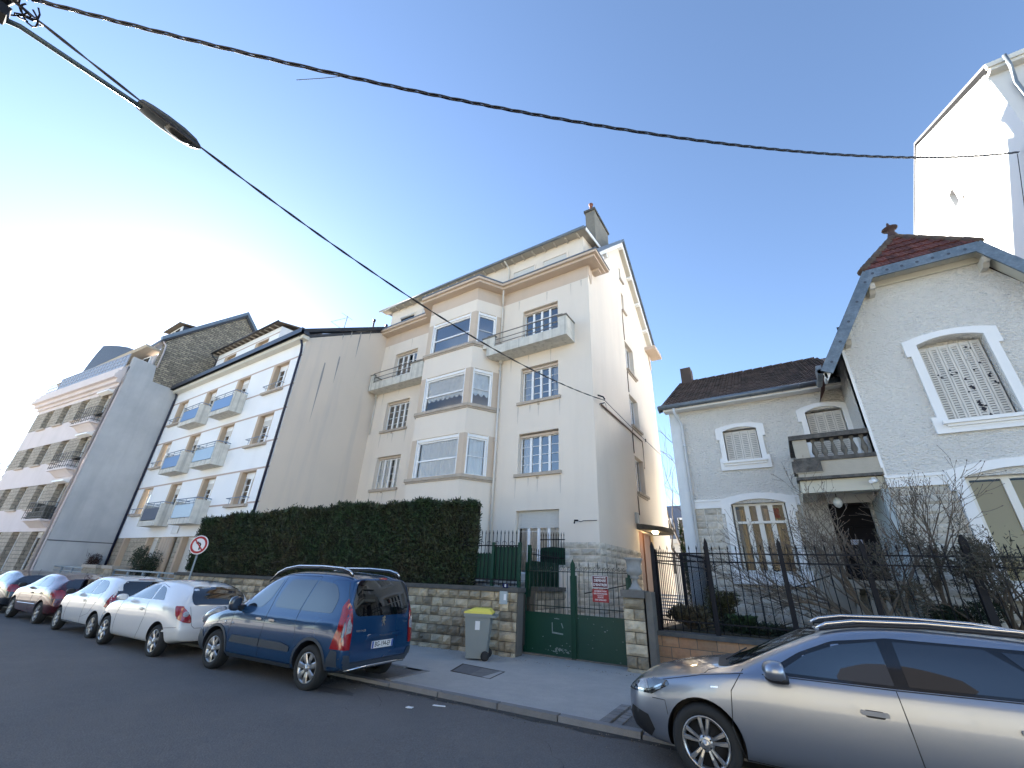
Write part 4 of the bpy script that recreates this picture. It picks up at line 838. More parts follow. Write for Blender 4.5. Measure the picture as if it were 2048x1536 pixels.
    def tiles(nm, p0, ux, up, W_, Hh, m_, tw=.24, th=.33, clip=None):
        t_ = MB(); p0, ux, up = Vector(p0), Vector(ux).normalized(), Vector(up).normalized(); nn = ux.cross(up).normalized(); rr_ = random.Random(3); j = 0
        if nn.z < 0: nn = -nn
        while j * th < Hh:
            i_ = 0
            while i_ * tw < W_:
                u0_, v0_ = i_ * tw, j * th
                if clip is None or clip(u0_ + tw / 2, v0_ + th / 2):
                    b0_ = len(t_.v); dz_ = rr_.uniform(-.004, .004)
                    for (vv, lift) in ((v0_ - .01, .055 + dz_), (min(v0_ + th, Hh), .02 + dz_)):
                        for (uu, hh_) in ((.0, .012), (.2, .034), (.4, .012), (.6, .006), (.8, .03), (.995, .012)): t_.v.append(tuple(p0 + ux * (u0_ + uu * tw) + up * vv + nn * (lift + hh_)))
                    for uu in (.0, .995): t_.v.append(tuple(p0 + ux * (u0_ + uu * tw) + up * (v0_ - .01) + nn * .01))
                    for a_ in range(5): t_.face((b0_ + a_, b0_ + a_ + 1, b0_ + a_ + 7, b0_ + a_ + 6))
                    t_.face((b0_ + 12, b0_ + 13, b0_ + 5, b0_ + 4, b0_ + 3, b0_ + 2, b0_ + 1, b0_))
                i_ += 1
            j += 1
        return t_.obj(nm, m_, H, False)
    tm = mat('brown clay tile', (.060, .042, .036), .75, island=.5, bump=(60, .3), vary=(1.2, .4, (.035, .028, .026)))
    tiles('roof_tiles', (-3.2, 14.62, 7.54), (1, 0, 0), (0, 4.88, 3.03), 5.4, 5.74, tm)
    tr_ = mat('red clay tile', (.12, .036, .028), .75, island=.4, bump=(60, .3), vary=(1.5, .4, (.06, .026, .022)))
    HH = math.hypot(.85, 1.43)
    tiles('hip_tiles_front', (3.04, 12.6, 9.74), (1, 0, 0), (0, .85, 1.43), 2.26, HH, tr_, .2, .28, clip=lambda u_, v_: abs(u_ - 1.13) < 1.13 * (1 - v_ / HH) + .03)
    q = MB(); x = -3.1
    while x < 2.2: q.tube([(x, 19.5, 10.58), (x + .36, 19.5, 10.60)], .09, 8); x += .38
    q.obj('ridge_tiles', mat('dark tile', (.05, .035, .03), .8), H)
    q = MB(); q.box(-3.05, -2.6, 19.2, 19.8, 10.1, 11.25); q.obj('chimney', mat('dark brick chimney', (.09, .07, .065), .9, bump=(30, .4)), H)
    q = MB(fb); q.tube([(-3.25, .45, 7.54), (wx0 + .0, .45, 7.54)], .085, 12)
    for i in range(12): x = -3.0 + .45 * i; q.tube([(x, .45, 7.54), (x + .03, .45, 7.54)], .093, 12)
    q.obj('gutter', zinc, H)
    k = MB(fb); k.box(-3.1, wx0, .0, .36, 7.42, 7.46); k.box(-3.1, wx0, .34, .38, 7.40, 7.52); k.obj('fascia', white_paint, H)
    k = MB(); k.prism([(14.6, 7.5), (19.5, 10.58), (19.5, 10.4), (14.7, 7.4)], -3.26, -3.19, 'u'); k.obj('verge', zinc, H)
    k = MB(fb); k.tube([(-2.72, .45, 7.46), (-2.72, .40, 7.3), (-2.66, .2, 7.1), (-2.58, .09, 6.95), (-2.58, .09, .5)], .045, 10); k.tube([(-2.58, .09, 6.2), (-2.58, .09, 6.1)], .056, 8); k.obj('downpipe', mat('white pipe', (.66, .69, .72), .5), H)
    # wing roof: steep sides, hipped front
    red = tile_mat('red brown tiles', (.085, .028, .022), (.05, .022, .020), 1.)
    yv = 12.6; kz = 9.72; rz = 11.15; ex, ez = 1.50, 7.05; yr = 13.45; eh = .14
    L0, K0, Rr = (ex, ez), (3.04, kz), (cx, rz)
    q = MB(); mx = 2 * cx
    i = q.P([(ex, yv, ez), (3.04, yv, kz), (cx, yr, rz), (cx, 22, rz), (ex, 22, ez), (mx - ex, yv, ez), (mx - 3.04, yv, kz), (mx - ex, 22, ez)])
    q.face((i, i + 1, i + 2, i + 3, i + 4)); q.face((i + 5, i + 7, i + 3, i + 2, i + 6)); q.face((i + 1, i + 6, i + 2)); q.obj('wing_roof', red, H)
    k = MB()   # zinc-clad barge boards following the outline
    outl = [(ex, ez), (3.04, kz), (mx - 3.04, kz), (mx - ex, ez)]
    def off_line(pts, w_):
        res = []
        for i_, p in enumerate(pts):
            ds = []
            if i_ > 0: d = (Vector(p) - Vector(pts[i_ - 1])).normalized(); ds.append(Vector((d.y, -d.x)))
            if i_ < len(pts) - 1: d = (Vector(pts[i_ + 1]) - Vector(p)).normalized(); ds.append(Vector((d.y, -d.x)))
            m_ = sum(ds, Vector((0, 0))).normalized(); res.append(tuple(Vector(p) + m_ * (w_ / max(.3, m_.dot(ds[0])))))
        return res
    k.prism(outl + off_line(outl, .24)[::-1], yv - .06, yv - .02, 'v'); k.prism(off_line(outl, -.03) + outl[::-1], yv - .06, yv + .4, 'v')
    bb_ = k.obj('barge_board', mat('mottled zinc', (.13, .17, .21), .5, metal=.4, bump=(20, .2), vary=[(5, .6, (.27, .32, .36)), (18, .4, (.08, .10, .12))]), H)
    k = MB()
    for i_ in range(5):
        f_ = (i_ + .5) / 5; x, z = ex + (3.04 - ex) * f_, ez + (kz - ez) * f_; k.lathe([(.035, -.01), (.03, .0), (0, .0)], (x + .1, yv - .06, z - .07), 'v', 8)
    for i_ in range(7): k.lathe([(.035, -.01), (.03, 0), (0, 0)], (3.2 + .3 * i_, yv - .06, kz - .12), 'v', 8)
    k.obj('bolt', mat('dark bolt', (.05, .06, .08), .5), bb_)
    k = MB()   # boarded soffit under the overhang
    nrm = Vector((kz - ez, -(3.04 - ex))).normalized()
    for side in (0, 1):
        sx = (lambda x: x) if side == 0 else (lambda x: mx - x)
        k.hexa([(sx(ex + .1), yv, ez - .06), (sx(3.04 + .05), yv, kz - .12), (sx(ex + .1), 13.06, ez - .06), (sx(3.04 + .05), 13.06, kz - .12), (sx(ex + .06), yv, ez - .02), (sx(3.04 + .0), yv, kz - .07), (sx(ex + .06), 13.06, ez - .02), (sx(3.04), 13.06, kz - .07)])
    for i_ in range(14): x = 3.06 + 2.2 * i_ / 14; k.box(x, x + 2.2 / 14 - .008, yv, 13.06, kz - .13, kz - .1)
    k.box(3.04, mx - 3.04, 12.98, 13.06, kz - .3, kz - .13); k.obj('soffit', mat('cream boards', (.58, .56, .48), .7, vary=(3, .2, (.5, .48, .41))), H)
    for (x, z) in ((2.27, 7.95), (3.12, 9.3), (mx - 3.04, 9.3), (mx - 2.27, 7.95)):
        k = MB(); k.prism([(12.62, z + .06), (13.08, z + .06), (13.08, z - .16), (12.85, z - .16), (12.74, z - .08), (12.66, z - .1), (12.62, z - .02)], x - .06, x + .06, 'u'); k.obj('purlin_end', mat('cream wood bracket', (.62, .59, .52), .7, vary=(8, .3, (.5, .46, .4))), H)
    q = MB()
    for (a, b_) in (((3.0, yv, kz + .02), (cx, yr, rz + .04)), ((mx - 3.0, yv, kz + .02), (cx, yr, rz + .04)), ((cx, yr, rz + .04), (cx, 22, rz + .04))):
        A_v, B_v = Vector(a), Vector(b_); n = int((B_v - A_v).length / .3)
        for i_ in range(n): q.tube([tuple(A_v.lerp(B_v, i_ / n)), tuple(A_v.lerp(B_v, (i_ + 1.06) / n))], .10, 8, r2=.115)
    q.obj('hip_tiles', mat('lichened ridge tile', (.08, .05, .038), .9, bump=(30, .5), vary=(6, .5, (.16, .13, .09))), H)
    q = MB(); q.lathe([(.13, -.1), (.12, .1), (.08, .22), (.09, .3), (.17, .34), (.19, .37), (.08, .42), (.04, .5), (.03, .56), (0, .62)], (cx, yr, rz), 'w', 14); q.obj('finial', mat('dark terracotta finial', (.07, .04, .035), .8, bump=(30, .3)), H)
    # zinc valley gutter where the wing eave meets the lower roof
    k = MB(); k.box(1.40, 1.52, 12.62, 13.1, 7.0, 7.25); k.obj('wing_eave_box', zinc, H); k = MB(); k.tube([(ex - .03, 12.62, ez + .02), (ex - .03, 13.6, ez + .02)], .075, 8); k.obj('gutter', zinc, H)
    k = MB(); k.prism([(1.55, 6.95), (2.1, 7.75), (2.1, 6.75)], 13.0, 13.04, 'v') if False else None
    k.prism([(1.52, 7.0), (2.1, 7.9), (2.1, 7.75), (1.58, 6.8)], 12.66, 12.70, 'v'); k.prism([(1.54, 6.86), (1.60, 6.86), (1.60, 7.1), (1.54, 7.0)], 12.66, 13.04, 'v'); k.obj('eave_board', white_paint, H)
    return H
def tile_mat(name, c1, c2, s=1.):
    m = mat(name, c1, .75, vary=[(1.6, .5, c2), (9, .3, (c1[0] * 1.7, c1[1] * 1.5, c1[2] * 1.5))])
    n = m.node_tree.nodes; l = m.node_tree.links; b = n['Principled BSDF']
    tc = n.new('ShaderNodeTexCoord'); sp = n.new('ShaderNodeSeparateXYZ'); l.new(tc.outputs['Object'], sp.inputs[0])
    def mth(op, a, v=None, b_=None):
        x = n.new('ShaderNodeMath'); x.operation = op; l.new(a, x.inputs[0])
        if b_ is not None: l.new(b_, x.inputs[1])
        elif v is not None: x.inputs[1].default_value = v
        return x.outputs[0]
    row = mth('FRACT', mth('MULTIPLY', sp.outputs[2], 4.6)); wav = mth('ABSOLUTE', mth('SINE', mth('MULTIPLY', mth('ADD', sp.outputs[0], None, sp.outputs[1]) if False else sp.outputs[0], 14.)))
    h = mth('ADD', mth('MULTIPLY', row, -.7), None, mth('MULTIPLY', wav, .6))
    bp = n.new('ShaderNodeBump'); bp.inputs['Strength'].default_value = 1; bp.inputs['Distance'].default_value = .06; l.new(h, bp.inputs['Height']); l.new(bp.outputs[0], b.inputs['Normal'])
    return m
house()
# ================================================================ tall white building behind, far right
def tall():
    B = thing('apartment_building', 'tall white building with a plain sunlit gable wall, behind the house at the right edge', 'apartment building', (12, 16, 0))
    f = F(8.0, 0, 0, 90, flip=True)   # u=+y, N = -x
    wh = mat('bright white render', (.62, .62, .62), .9, bump=(50, .1), vary=(.7, .2, (.56, .56, .55)))
    q = MB(f)
    a = (14.18, 16.75); ap = (19.4, 19.75); bk = (24.5, 17.1)
    q.prism([(14.18, 0), (25, 0), (25, 16.9), ap, a], -.4, 0, 'v', holes=[[(18.75, 15.75), (19.2, 15.75), (19.2, 16.45), (18.75, 16.45)]])
    q.quad((14.19, -.4, 0), (14.19, -9, 0), (14.19, -9, 16.75), (14.19, -.4, 16.75)); q.quad((25, -.41, 0), (25, -9, 0), (25, -9, 16.9), (25, 0, 16.9)); q.obj('wall', wh, B)
    k = MB(f); k.box(18.75, 19.2, -.35, -.25, 15.75, 16.45); k.box(18.85, 19.1, -.25, -.22, 15.85, 16.35); o = k.obj('window', pvc, B)
    k = MB(f); k.box(18.78, 19.17, -.2, -.19, 15.78, 16.42); k.obj('pane', mat('dark pane', (.02, .022, .025), .08), o)
    k = MB(f); k.box(18.35, 18.45, 0, .05, 15.55, 15.65); k.obj('wall_vent', rail_metal, B)
    k = MB(f); k.prism([a, ap, (25.1, 16.95), (25.1, 16.6), (ap[0], ap[1] - .42), (14.2, 16.25)], 0, .035, 'v'); k.obj('verge_band', mat('pale verge band', (.66, .67, .66), .8), B)
    q = MB(f); q.prism([(13.95, 16.95), (19.4, 20.0), (25.4, 16.9), (25.4, 16.8), (19.4, 19.9), (13.95, 16.85)], -9, .05, 'v'); q.obj('roof', slate, B)
    k = MB(f); k.box(13.95, 14.2, -9, .0, 16.6, 16.72); k.box(13.90, 14.0, -9, .05, 16.72, 16.90); k.obj('eave', mat('white eave', (.66, .64, .58), .7), B)
    k = MB(f); k.tube([(13.75, -.3, 16.8), (13.9, -.35, 16.4), (14.1, -.35, 15.9), (14.1, -.35, 0)], .05, 8); k.obj('downpipe', zinc, B)
    for j in range(4):
        for i in range(2): k = MB(F(8.0 + 2.0 + 3 * i, 14.18)); k.box(0, 1.2, -.0, .03, 3 + 3.2 * j, 4.7 + 3.2 * j); k.obj('window', shutter_m, B)
    return B
tall()
# ================================================================ slate-roofed house seen through the gap
Bg = thing('house', 'distant pale house with a blue slate mansard roof in the gap between two buildings', 'house', (-9, 45, 0))
q = MB(); q.box(-14, -5, 45, 52, 0, 5.6); q.box(-14.2, -4.8, 44.8, 52, 5.5, 5.9); q.obj('wall', mat('pale far render', (.62, .60, .56), .9), Bg)
q = MB(); q.hexa([(-14, 45, 5.9), (-5, 45, 5.9), (-14, 52, 5.9), (-5, 52, 5.9), (-13, 45.8, 9.2), (-6, 45.8, 9.2), (-13, 51, 9.2), (-6, 51, 9.2)]); q.obj('roof', mat('blue slate', (.10, .13, .19), .5, bump=(20, .3)), Bg)
for x in (-10.9, -9.4):
    q = MB(); q.box(x, x + .9, 45.0, 45.6, 6.4, 7.9); o = q.obj('dormer_window', pvc, Bg); q = MB(); q.box(x + .12, x + .78, 44.97, 45.0, 6.5, 7.7); q.obj('pane', mat('dark pane', (.02, .022, .025), .08), o)
for x in (-10.9, -9.2):
    q = MB(); q.box(x, x + .8, 44.93, 44.99, 2.8, 4.6); q.obj('window', mat('dark pane', (.02, .022, .025), .08), Bg)

# ================================================================ houses across the street (behind the camera, mirrored in glass and paint)
def opposite(x0, x1, y, h, rh, col, lab, wcol):
    B = thing('house', lab, 'house', ((x0 + x1) / 2, y, 0)); q = MB(); q.box(x0, x1, y - 9, y, -.5, h); q.obj('wall', mat('opposite render ' + lab[:12], col, .9, vary=(.5, .2, tuple(c * .85 for c in col))), B)
    q = MB(); q.prism([(y + .6, h), (y - 4.5, h + rh), (y - 9.6, h)], x0 - .3, x1 + .3, 'u'); q.obj('roof', mat('opposite slate', (.035, .035, .04), .8, spec=.2), B)
    n = int((x1 - x0) / 3); w_ = MB(); 
    for j in range(int(h / 3)):
        for i in range(n): u = x0 + (x1 - x0) * (i + .5) / n; w_ = MB(); w_.box(u - .55, u + .55, y, y + .04, .9 + 3 * j, 2.4 + 3 * j); o = w_.obj('window', wcol, B)
    return B
opposite(-3.5, 9, -11, 9.2, 4.4, (.60, .54, .40), 'cream house across the street, seen only mirrored in the estate car', shutter_m)
# ================================================================ ground, road, pavement, kerbs
def sheet(name, rects, h, m, n=1):
    q = MB(ST)
    for (s0, s1, d0, d1) in rects: q.quad((s0, d0, gz(s0) + h), (s1, d0, gz(s1) + h), (s1, d1, gz(s1) + h), (s0, d1, gz(s0) + h))
    return struct(q.obj(name, m, None))
asphalt = mat('worn asphalt', (.165, .143, .125), .9, bump=[(55, .8), (18, .25)], vary=[(.35, .5, (.20, .175, .155)), (1.1, .6, (.098, .087, .08)), (.6, .4, (.12, .105, .095)), (48, .75, (.215, .20, .19)), (75, .6, (.075, .07, .068)), (7, .25, (.10, .094, .09))])
asph2 = mat('smooth pavement asphalt', (.47, .435, .385), .9, bump=[(60, .5), (20, .15)], vary=[(.5, .4, (.54, .50, .45)), (1.6, .55, (.33, .31, .285)), (6, .3, (.30, .28, .26)), (52, .6, (.46, .455, .44)), (80, .4, (.25, .245, .24))])
gravel = mat('gritty bay surface', (.15, .135, .125), .95, bump=[(90, .9), (20, .4)], vary=[(2, .5, (.09, .08, .07)), (60, .5, (.26, .24, .22))])
grnd = MB(); grnd.quad((-300, -300, -.62), (300, -300, -.62), (300, 400, -.62), (-300, 400, -.62)); struct(grnd.obj('ground', mat('far ground', (.16, .15, .13), .95, vary=(.1, .4, (.10, .11, .07))), None))
sheet('road', [(-75, 30, -4.5, 6.5)], 0, asphalt)
sheet('far_bounce_paving', [(-75, 30, -40, -4.5)], .08, mat('pale bounce paving', (.52, .49, .44), .9, bump=(60, .3)))  # unseen ground behind the camera, made pale to bounce sunlight onto facades
K = .062
sheet('pavement', [(-6.17, -2.3, 6.62, 11.05), (-60, -6.17, 7.72, 11.05), (-2.3, 30, 7.72, 11.05)], K, asph2)
sheet('parking_bay', [(-48, -6.17, 6.62, 7.72), (-2.3, 30, 6.62, 7.72)], .035, gravel)
sheet('driveway', [(-5.95, -2.3, 11.05, 32)], K - .03, mat('driveway concrete', (.22, .21, .20), .9, bump=(60, .4), vary=(1, .4, (.14, .135, .13))))
kerb_m = mat('granite kerb', (.23, .215, .205), .85, bump=[(70, .5), (15, .2)], vary=[(3, .5, (.15, .14, .13)), (90, .3, (.34, .33, .32))], island=.15)
rn = random.Random(21)
q = MB(ST); s = -48.
while s < 28:
    L = rn.uniform(.85, 1.15)
    if not (s < -6.3 or s > -2.4): h = K + .012
    else: h = .05
    g = .012; dz = rn.uniform(-.006, .006); z0, z1 = gz(s), gz(s + L)
    q.hexa([(s + g, 6.47 + dz, z0 - .1), (s + L - g, 6.47 + dz, z1 - .1), (s + g, 6.625, z0 - .1), (s + L - g, 6.625, z1 - .1), (s + g, 6.485 + dz, z0 + h), (s + L - g, 6.485 + dz, z1 + h), (s + g, 6.625, z0 + h), (s + L - g, 6.625, z1 + h)]); s += L
s = -48.
while s < 28:
    L = rn.uniform(.6, 1.)
    if s + L < -6.2 or s > -2.35:
        z0, z1 = gz(s), gz(s + L); q.hexa([(s + .01, 7.66, z0), (s + L - .01, 7.66, z1), (s + .01, 7.78, z0), (s + L - .01, 7.78, z1), (s + .01, 7.67, z0 + K + .01), (s + L - .01, 7.67, z1 + K + .01), (s + .01, 7.78, z0 + K + .01), (s + L - .01, 7.78, z1 + K + .01)])
    s += L
for sx in (-6.24, -2.30):
    d = 6.64
    while d < 7.7:
        l_ = rn.uniform(.12, .22) if sx > -3 else rn.uniform(.28, .4); e = min(d + l_, 7.7)
        z = gz(sx); q.hexa([(sx - .07, d + .008, z), (sx + .08, d + .008, z), (sx - .07, e - .008, z), (sx + .08, e - .008, z), (sx - .065, d + .012, z + K + .008), (sx + .075, d + .012, z + K + .012), (sx - .065, e - .012, z + K + .008), (sx + .075, e - .012, z + K + .012)]); d = e
        if sx > -3:
            q.hexa([(sx + .09, d - l_ + .008, z), (sx + .22, d - l_ + .008, z), (sx + .09, e - .008, z), (sx + .22, e - .008, z), (sx + .09, d - l_ + .012, z + K - .01), (sx + .21, d - l_ + .012, z + K - .01), (sx + .09, e - .012, z + K - .01), (sx + .21, e - .012, z + K - .01)])
struct(q.obj('kerb', kerb_m, None))
# dark dirt line in the gutter
q = MB(ST); s = -12.
pts = []
while s < 6: pts.append((s, 6.47 - .10 - .09 * rn.random())); s += .22
for (a, b_) in zip(pts, pts[1:]): q.quad((a[0], a[1], gz(a[0]) + .005), (b_[0], b_[1], gz(b_[0]) + .005), (b_[0], 6.475, gz(b_[0]) + .005), (a[0], 6.475, gz(a[0]) + .005))
struct(q.obj('gutter_dirt', mat('gutter dirt', (.045, .042, .038), .95, bump=(80, .6), vary=(12, .5, (.09, .08, .07))), None))
# stains and patches on the road
q = MB(ST)
for (s, d, a, b_, r) in ((-6.6, 5.75, .55, .16, .1), (-7.4, 5.95, .5, .2, 0.)):
    n = 18; q.prism([(s + a * math.cos(6.283 * i / n) * rn.uniform(.6, 1.1) * math.cos(r) - b_ * math.sin(6.283 * i / n) * math.sin(r), d + b_ * math.sin(6.283 * i / n) * rn.uniform(.6, 1.1) + a * math.cos(6.283 * i / n) * math.sin(r) * .5) for i in range(n)], gz(s) + .003, gz(s) + .0045, 'w')
struct(q.obj('road_stains', mat('oil stain', (.062, .058, .056), .8, bump=(90, .5), vary=[(4, .7, (.10, .094, .098))]), None))
# cracks in the road surface
q = MB(); rc_ = random.Random(77)
for (x, y, a, n_) in ((-3.2, 3.6, .5, 22), (-6.0, 4.9, .1, 14), (-2.2, 4.3, -.2, 12)):
    pts = []
    for _ in range(n_): pts.append((x, y)); a += rc_.gauss(0, .35); x += .13 * math.cos(a); y += .13 * math.sin(a)
    for (p, r_) in zip(pts, pts[1:]):
        w_ = rc_.uniform(.001, .0035); d_ = Vector((r_[0] - p[0], r_[1] - p[1])).normalized(); z0 = gz(stxy(*p)[0]) + .003; q.quad((p[0] - d_.y * w_, p[1] + d_.x * w_, z0), (p[0] + d_.y * w_, p[1] - d_.x * w_, z0), (r_[0] + d_.y * w_, r_[1] - d_.x * w_, z0), (r_[0] - d_.y * w_, r_[1] + d_.x * w_, z0))
struct(q.obj('road_cracks', mat('crack', (.055, .05, .048), .95), None))
# grit, leaves and small stones along the gutter and the wall foot
q = MB()
for _ in range(900):
    if rc_.random() < .6: s_, d_ = rc_.uniform(-14, 1), 6.42 - abs(rc_.gauss(0, .16)); h_ = .0
    else: s_, d_ = rc_.uniform(-12, -2.7), 10.15 - abs(rc_.gauss(0, .18)) + (.5 if False else 0); h_ = K
    p = ST.p(s_, d_, gz(s_) + h_); r_ = rc_.uniform(.004, .016); a = rc_.uniform(0, 3)
    i = len(q.v); q.v += [(p.x + r_ * math.cos(a), p.y + r_ * math.sin(a), p.z + .002), (p.x - r_ * math.sin(a), p.y + r_ * math.cos(a) * .6, p.z + .002), (p.x - r_ * math.cos(a) * .7, p.y - r_ * math.sin(a), p.z + .003), (p.x, p.y, p.z + r_ * .9 + .002)]
    q.face((i, i + 1, i + 3)); q.face((i + 1, i + 2, i + 3)); q.face((i + 2, i, i + 3))
o = q.obj('grit', mat('grit', (.20, .17, .13), .9, island=.7), None); o['kind'] = 'stuff'
# inspection cover
t = thing('inspection_cover', 'rusty framed two part inspection cover in the grey pavement before the bin', 'manhole cover', (-5.9, 8.0, K - .04))
z = K - .045 + .006
P4 = [(-6.25, 7.68), (-5.26, 7.64), (-5.42, 8.4), (-6.56, 8.45)]
def inset(p, k): c = (sum(a[0] for a in p) / 4, sum(a[1] for a in p) / 4); return [(c[0] + (a[0] - c[0]) * k, c[1] + (a[1] - c[1]) * k) for a in p]
q = MB(); q.prism(P4, z - .03, z, 'w', holes=[inset(P4, .94)]); q.obj('frame', mat('rusty iron', (.06, .045, .038), .8, bump=(60, .5)), t)
P = inset(P4, .93); m1 = ((P[0][0] + P[1][0]) / 2, (P[0][1] + P[1][1]) / 2); m2 = ((P[2][0] + P[3][0]) / 2, (P[2][1] + P[3][1]) / 2)
for i, poly in enumerate(([P[0], m1, m2, P[3]], [m1, P[1], P[2], m2])):
    q = MB(); q.prism(inset(poly, .985), z - .03, z - .004, 'w'); q.obj('cover_plate', mat('pale cover' if i else 'dark cover', (.20, .185, .17) if i else (.15, .145, .145), .9, bump=[(70, .6), (12, .4)], vary=(6, .5, (.11, .1, .095))), t)
# litter
for (x, y, a, b_, r, lab) in ((-5.19, 5.52, .05, .035, .2, 'white paper scrap with square edges lying on the road'), (-4.93, 5.87, .10, .02, .35, 'thin torn strip of white paper on the road nearer the kerb')):
    q = MB(); c, s_ = math.cos(r), math.sin(r)
    poly = [(x + c * u - s_ * v, y + s_ * u + c * v) for u, v in ((-a, -b_), (-a * .2, -b_ * 1.2), (a, -b_ * .6), (a * .9, b_), (0, b_ * .7), (-a * .9, b_))]
    q.prism(poly, -.04 + .004, -.04 + .012, 'w'); tag(q.obj('paper_scrap', mat('paper', (.8, .8, .8), .8)), lab, 'litter')
# ================================================================ retaining wall, hedge, signs on it
WA = 6.6; WF = F(-7.62, 9.9, 0, WA)
def wz(u): return .0085 * u
rw = thing('retaining_wall', 'low wall of rock faced stone blocks with dark coping, below the tall hedge', 'wall', (-14, 9.3, 0))
UL, UR = -13.95, 1.42
q = MB(WF); q.box(UL, UR, -.35, -.012, -.4, 1.40); q.obj('mortar_bed', mortar_m, rw)
q = MB(WF); rn = random.Random(33); blocks(q, UL, .95, -.12, 1.40, .215, (.24, .42), .085, 0, rough=.75, rnd=rn, sl=.0085); blocks(q, .95, UR, -.12, 1.40, .215, (.24, .42), .075, .05, rough=.55, rnd=rn)
q.obj('stone_block', stone_dk, rw)
q = MB(WF); q.hexa([(UL - .05, .07, 1.41 + wz(UL)), (UR + .03, .07, 1.41), (UL - .05, -.42, 1.41 + wz(UL)), (UR + .03, -.42, 1.41), (UL - .05, .07, 1.50 + wz(UL)), (UR + .03, .07, 1.52), (UL - .05, -.42, 1.50 + wz(UL)), (UR + .03, -.42, 1.52)]); q.obj('coping', coping_m, rw)
for o in rw.children if False else []: pass
# concrete jamb at the gate
q = MB(ST); q.box(-6.02, -5.90, 10.62, 11.12, -.1, 1.50); q.obj('jamb', mat('old jamb concrete', (.17, .155, .13), .9, bump=(40, .5), vary=(4, .5, (.10, .09, .08))), rw)
# raised garden soil
q = MB(); q.prism([(-21.9, 8.75), (-7.2, 10.15), (-6.35, 10.35), (-6.35, 13.7), (-18.2, 13.7), (-18.2, 9.2), (-21.9, 9.0)], .2, 1.36, 'w'); struct(q.obj('raised_garden', mat('soil', (.05, .04, .03), .95, bump=(20, .5)), None))
q = MB(); q.box(-6.36, -6.2, 10.9, 13.6, -.1, 1.44); kk = MB(F(-6.2, 0, 0, 90)); blocks(kk, 10.95, 13.6, -.1, 1.44, .21, (.26, .42), .05, 0, rnd=random.Random(8)); 
t = thing('garden_wall', 'short stone retaining wall with black coping beside the driveway inside the green gate', 'wall', (-6.3, 12, 0)); q.obj('core', mortar_m, t); kk.obj('stone_face', stone_m, t)
q = MB(); q.box(-6.42, -6.08, 10.9, 12.6, 1.44, 1.55); q.obj('coping', coping_m, t)
q = MB(); q.box(-7.0, -6.15, 12.75, 13.6, -.1, 2.1); tag(q.obj('rendered_pier', render_cream), 'pale rendered pier against the tall building behind the left gate leaf', 'pier')
def leaves(q, pts, size, up=.5, nrm=None, rnd=random):
    for p in pts:
        d = Vector((rnd.gauss(0, 1), rnd.gauss(0, 1), rnd.gauss(up, .8))).normalized(); e = d.cross(Vector((rnd.gauss(0, 1), rnd.gauss(0, 1), rnd.gauss(0, 1)))).normalized()
        l_ = size * rnd.uniform(.6, 1.4); w_ = l_ * .32
        i = len(q.v); P_ = Vector(p); q.v += [tuple(P_ - e * w_ * .5), tuple(P_ + e * w_ * .5), tuple(P_ + d * l_ + e * w_ * .2), tuple(P_ + d * l_ * 1.0 - e * w_ * .2)]; q.face((i, i + 1, i + 2, i + 3))
def noise3(x, y, z): return math.sin(x * 1.7 + 2 * math.sin(y * 1.1)) * .5 + math.sin(z * 2.3 + x * .9) * .3 + math.sin(x * 5.1 + z * 4.3) * .2
hd = thing('hedge', 'long tall clipped dark green conifer hedge growing above the stone wall', 'hedge', (-14.5, 9.5, 1.4))
rn = random.Random(4); q = MB(WF); H0, H1 = -13.55, .0
def htop(u): return 3.46 + .32 * min(1, (u - H0) / 8.) + .05 * math.sin(u * 2.1) + .045 * math.sin(u * 5.3) + .02 * math.sin(u * 13)
def hfront(u, w): return -.12 + .05 * noise3(u * 1.3, 0, w * 1.4) + .03 * math.sin(u * 7 + w * 5)
def hend(w): return H1 + .0 + .20 * math.sin((w - 1.5) / 2.3 * 3.14) - .12 * max(0, w - 3.2) * 2
nu = 90; i0 = q.P([(H0 + (H1 - H0) * i / nu, hfront(H0 + (H1 - H0) * i / nu, w_) - .10, w_ if w_ < 3 else htop(H0 + (H1 - H0) * i / nu) - .1) for w_ in (1.45, 1.9, 2.4, 2.9, 3.5) for i in range(nu + 1)])
for j in range(4):
    for i in range(nu): a = i0 + j * (nu + 1) + i; q.face((a, a + 1, a + nu + 2, a + nu + 1))
q.box(H0 + .05, H1 - .75, -.9, -.30, 1.4, 3.36); q.box(H1 - .75, H1 - .3, -.5, -.30, 1.4, 3.3)
q.obj('inner_twigs', mat('hedge twigs', (.012, .014, .008), .95, bump=(30, .8), vary=(7, .5, (.03, .02, .012))), hd)
hm = mat('conifer foliage', (.016, .036, .012), .7, vary=[(.8, .75, (.060, .040, .022)), (3, .5, (.028, .065, .018))], island=.7)
q = MB(WF)
pts = []
for _ in range(52000):
    u = rn.uniform(H0, H1); w_ = 1.47 + (htop(u) - 1.47) * rn.random(); v = hfront(u, w_) - rn.uniform(0, .14) ** 1.0
    pts.append(tuple(WF.p(u, v, w_)))
for _ in range(12000):
    u = rn.uniform(H0, H1); v = -rn.uniform(.02, .9); u = min(u, H1 + .75 * v); pts.append(tuple(WF.p(u, v, htop(u) + rn.uniform(-.08, .03) + (rn.random() < .06) * rn.uniform(0, .12))))
for _ in range(5000):
    w_ = rn.uniform(1.47, 3.8); v = -rn.uniform(.1, 1.1); pts.append(tuple(WF.p(hend(w_) + .75 * v - rn.uniform(0, .2), v, w_)))
    w_ = rn.uniform(1.47, 3.55); pts.append(tuple(WF.p(H0 + rn.uniform(-.06, .12) - .1 * math.sin((w_ - 1.47) * 1.5), v, w_)))
leaves(q, pts, .095, .6, rnd=rn)
tp = []
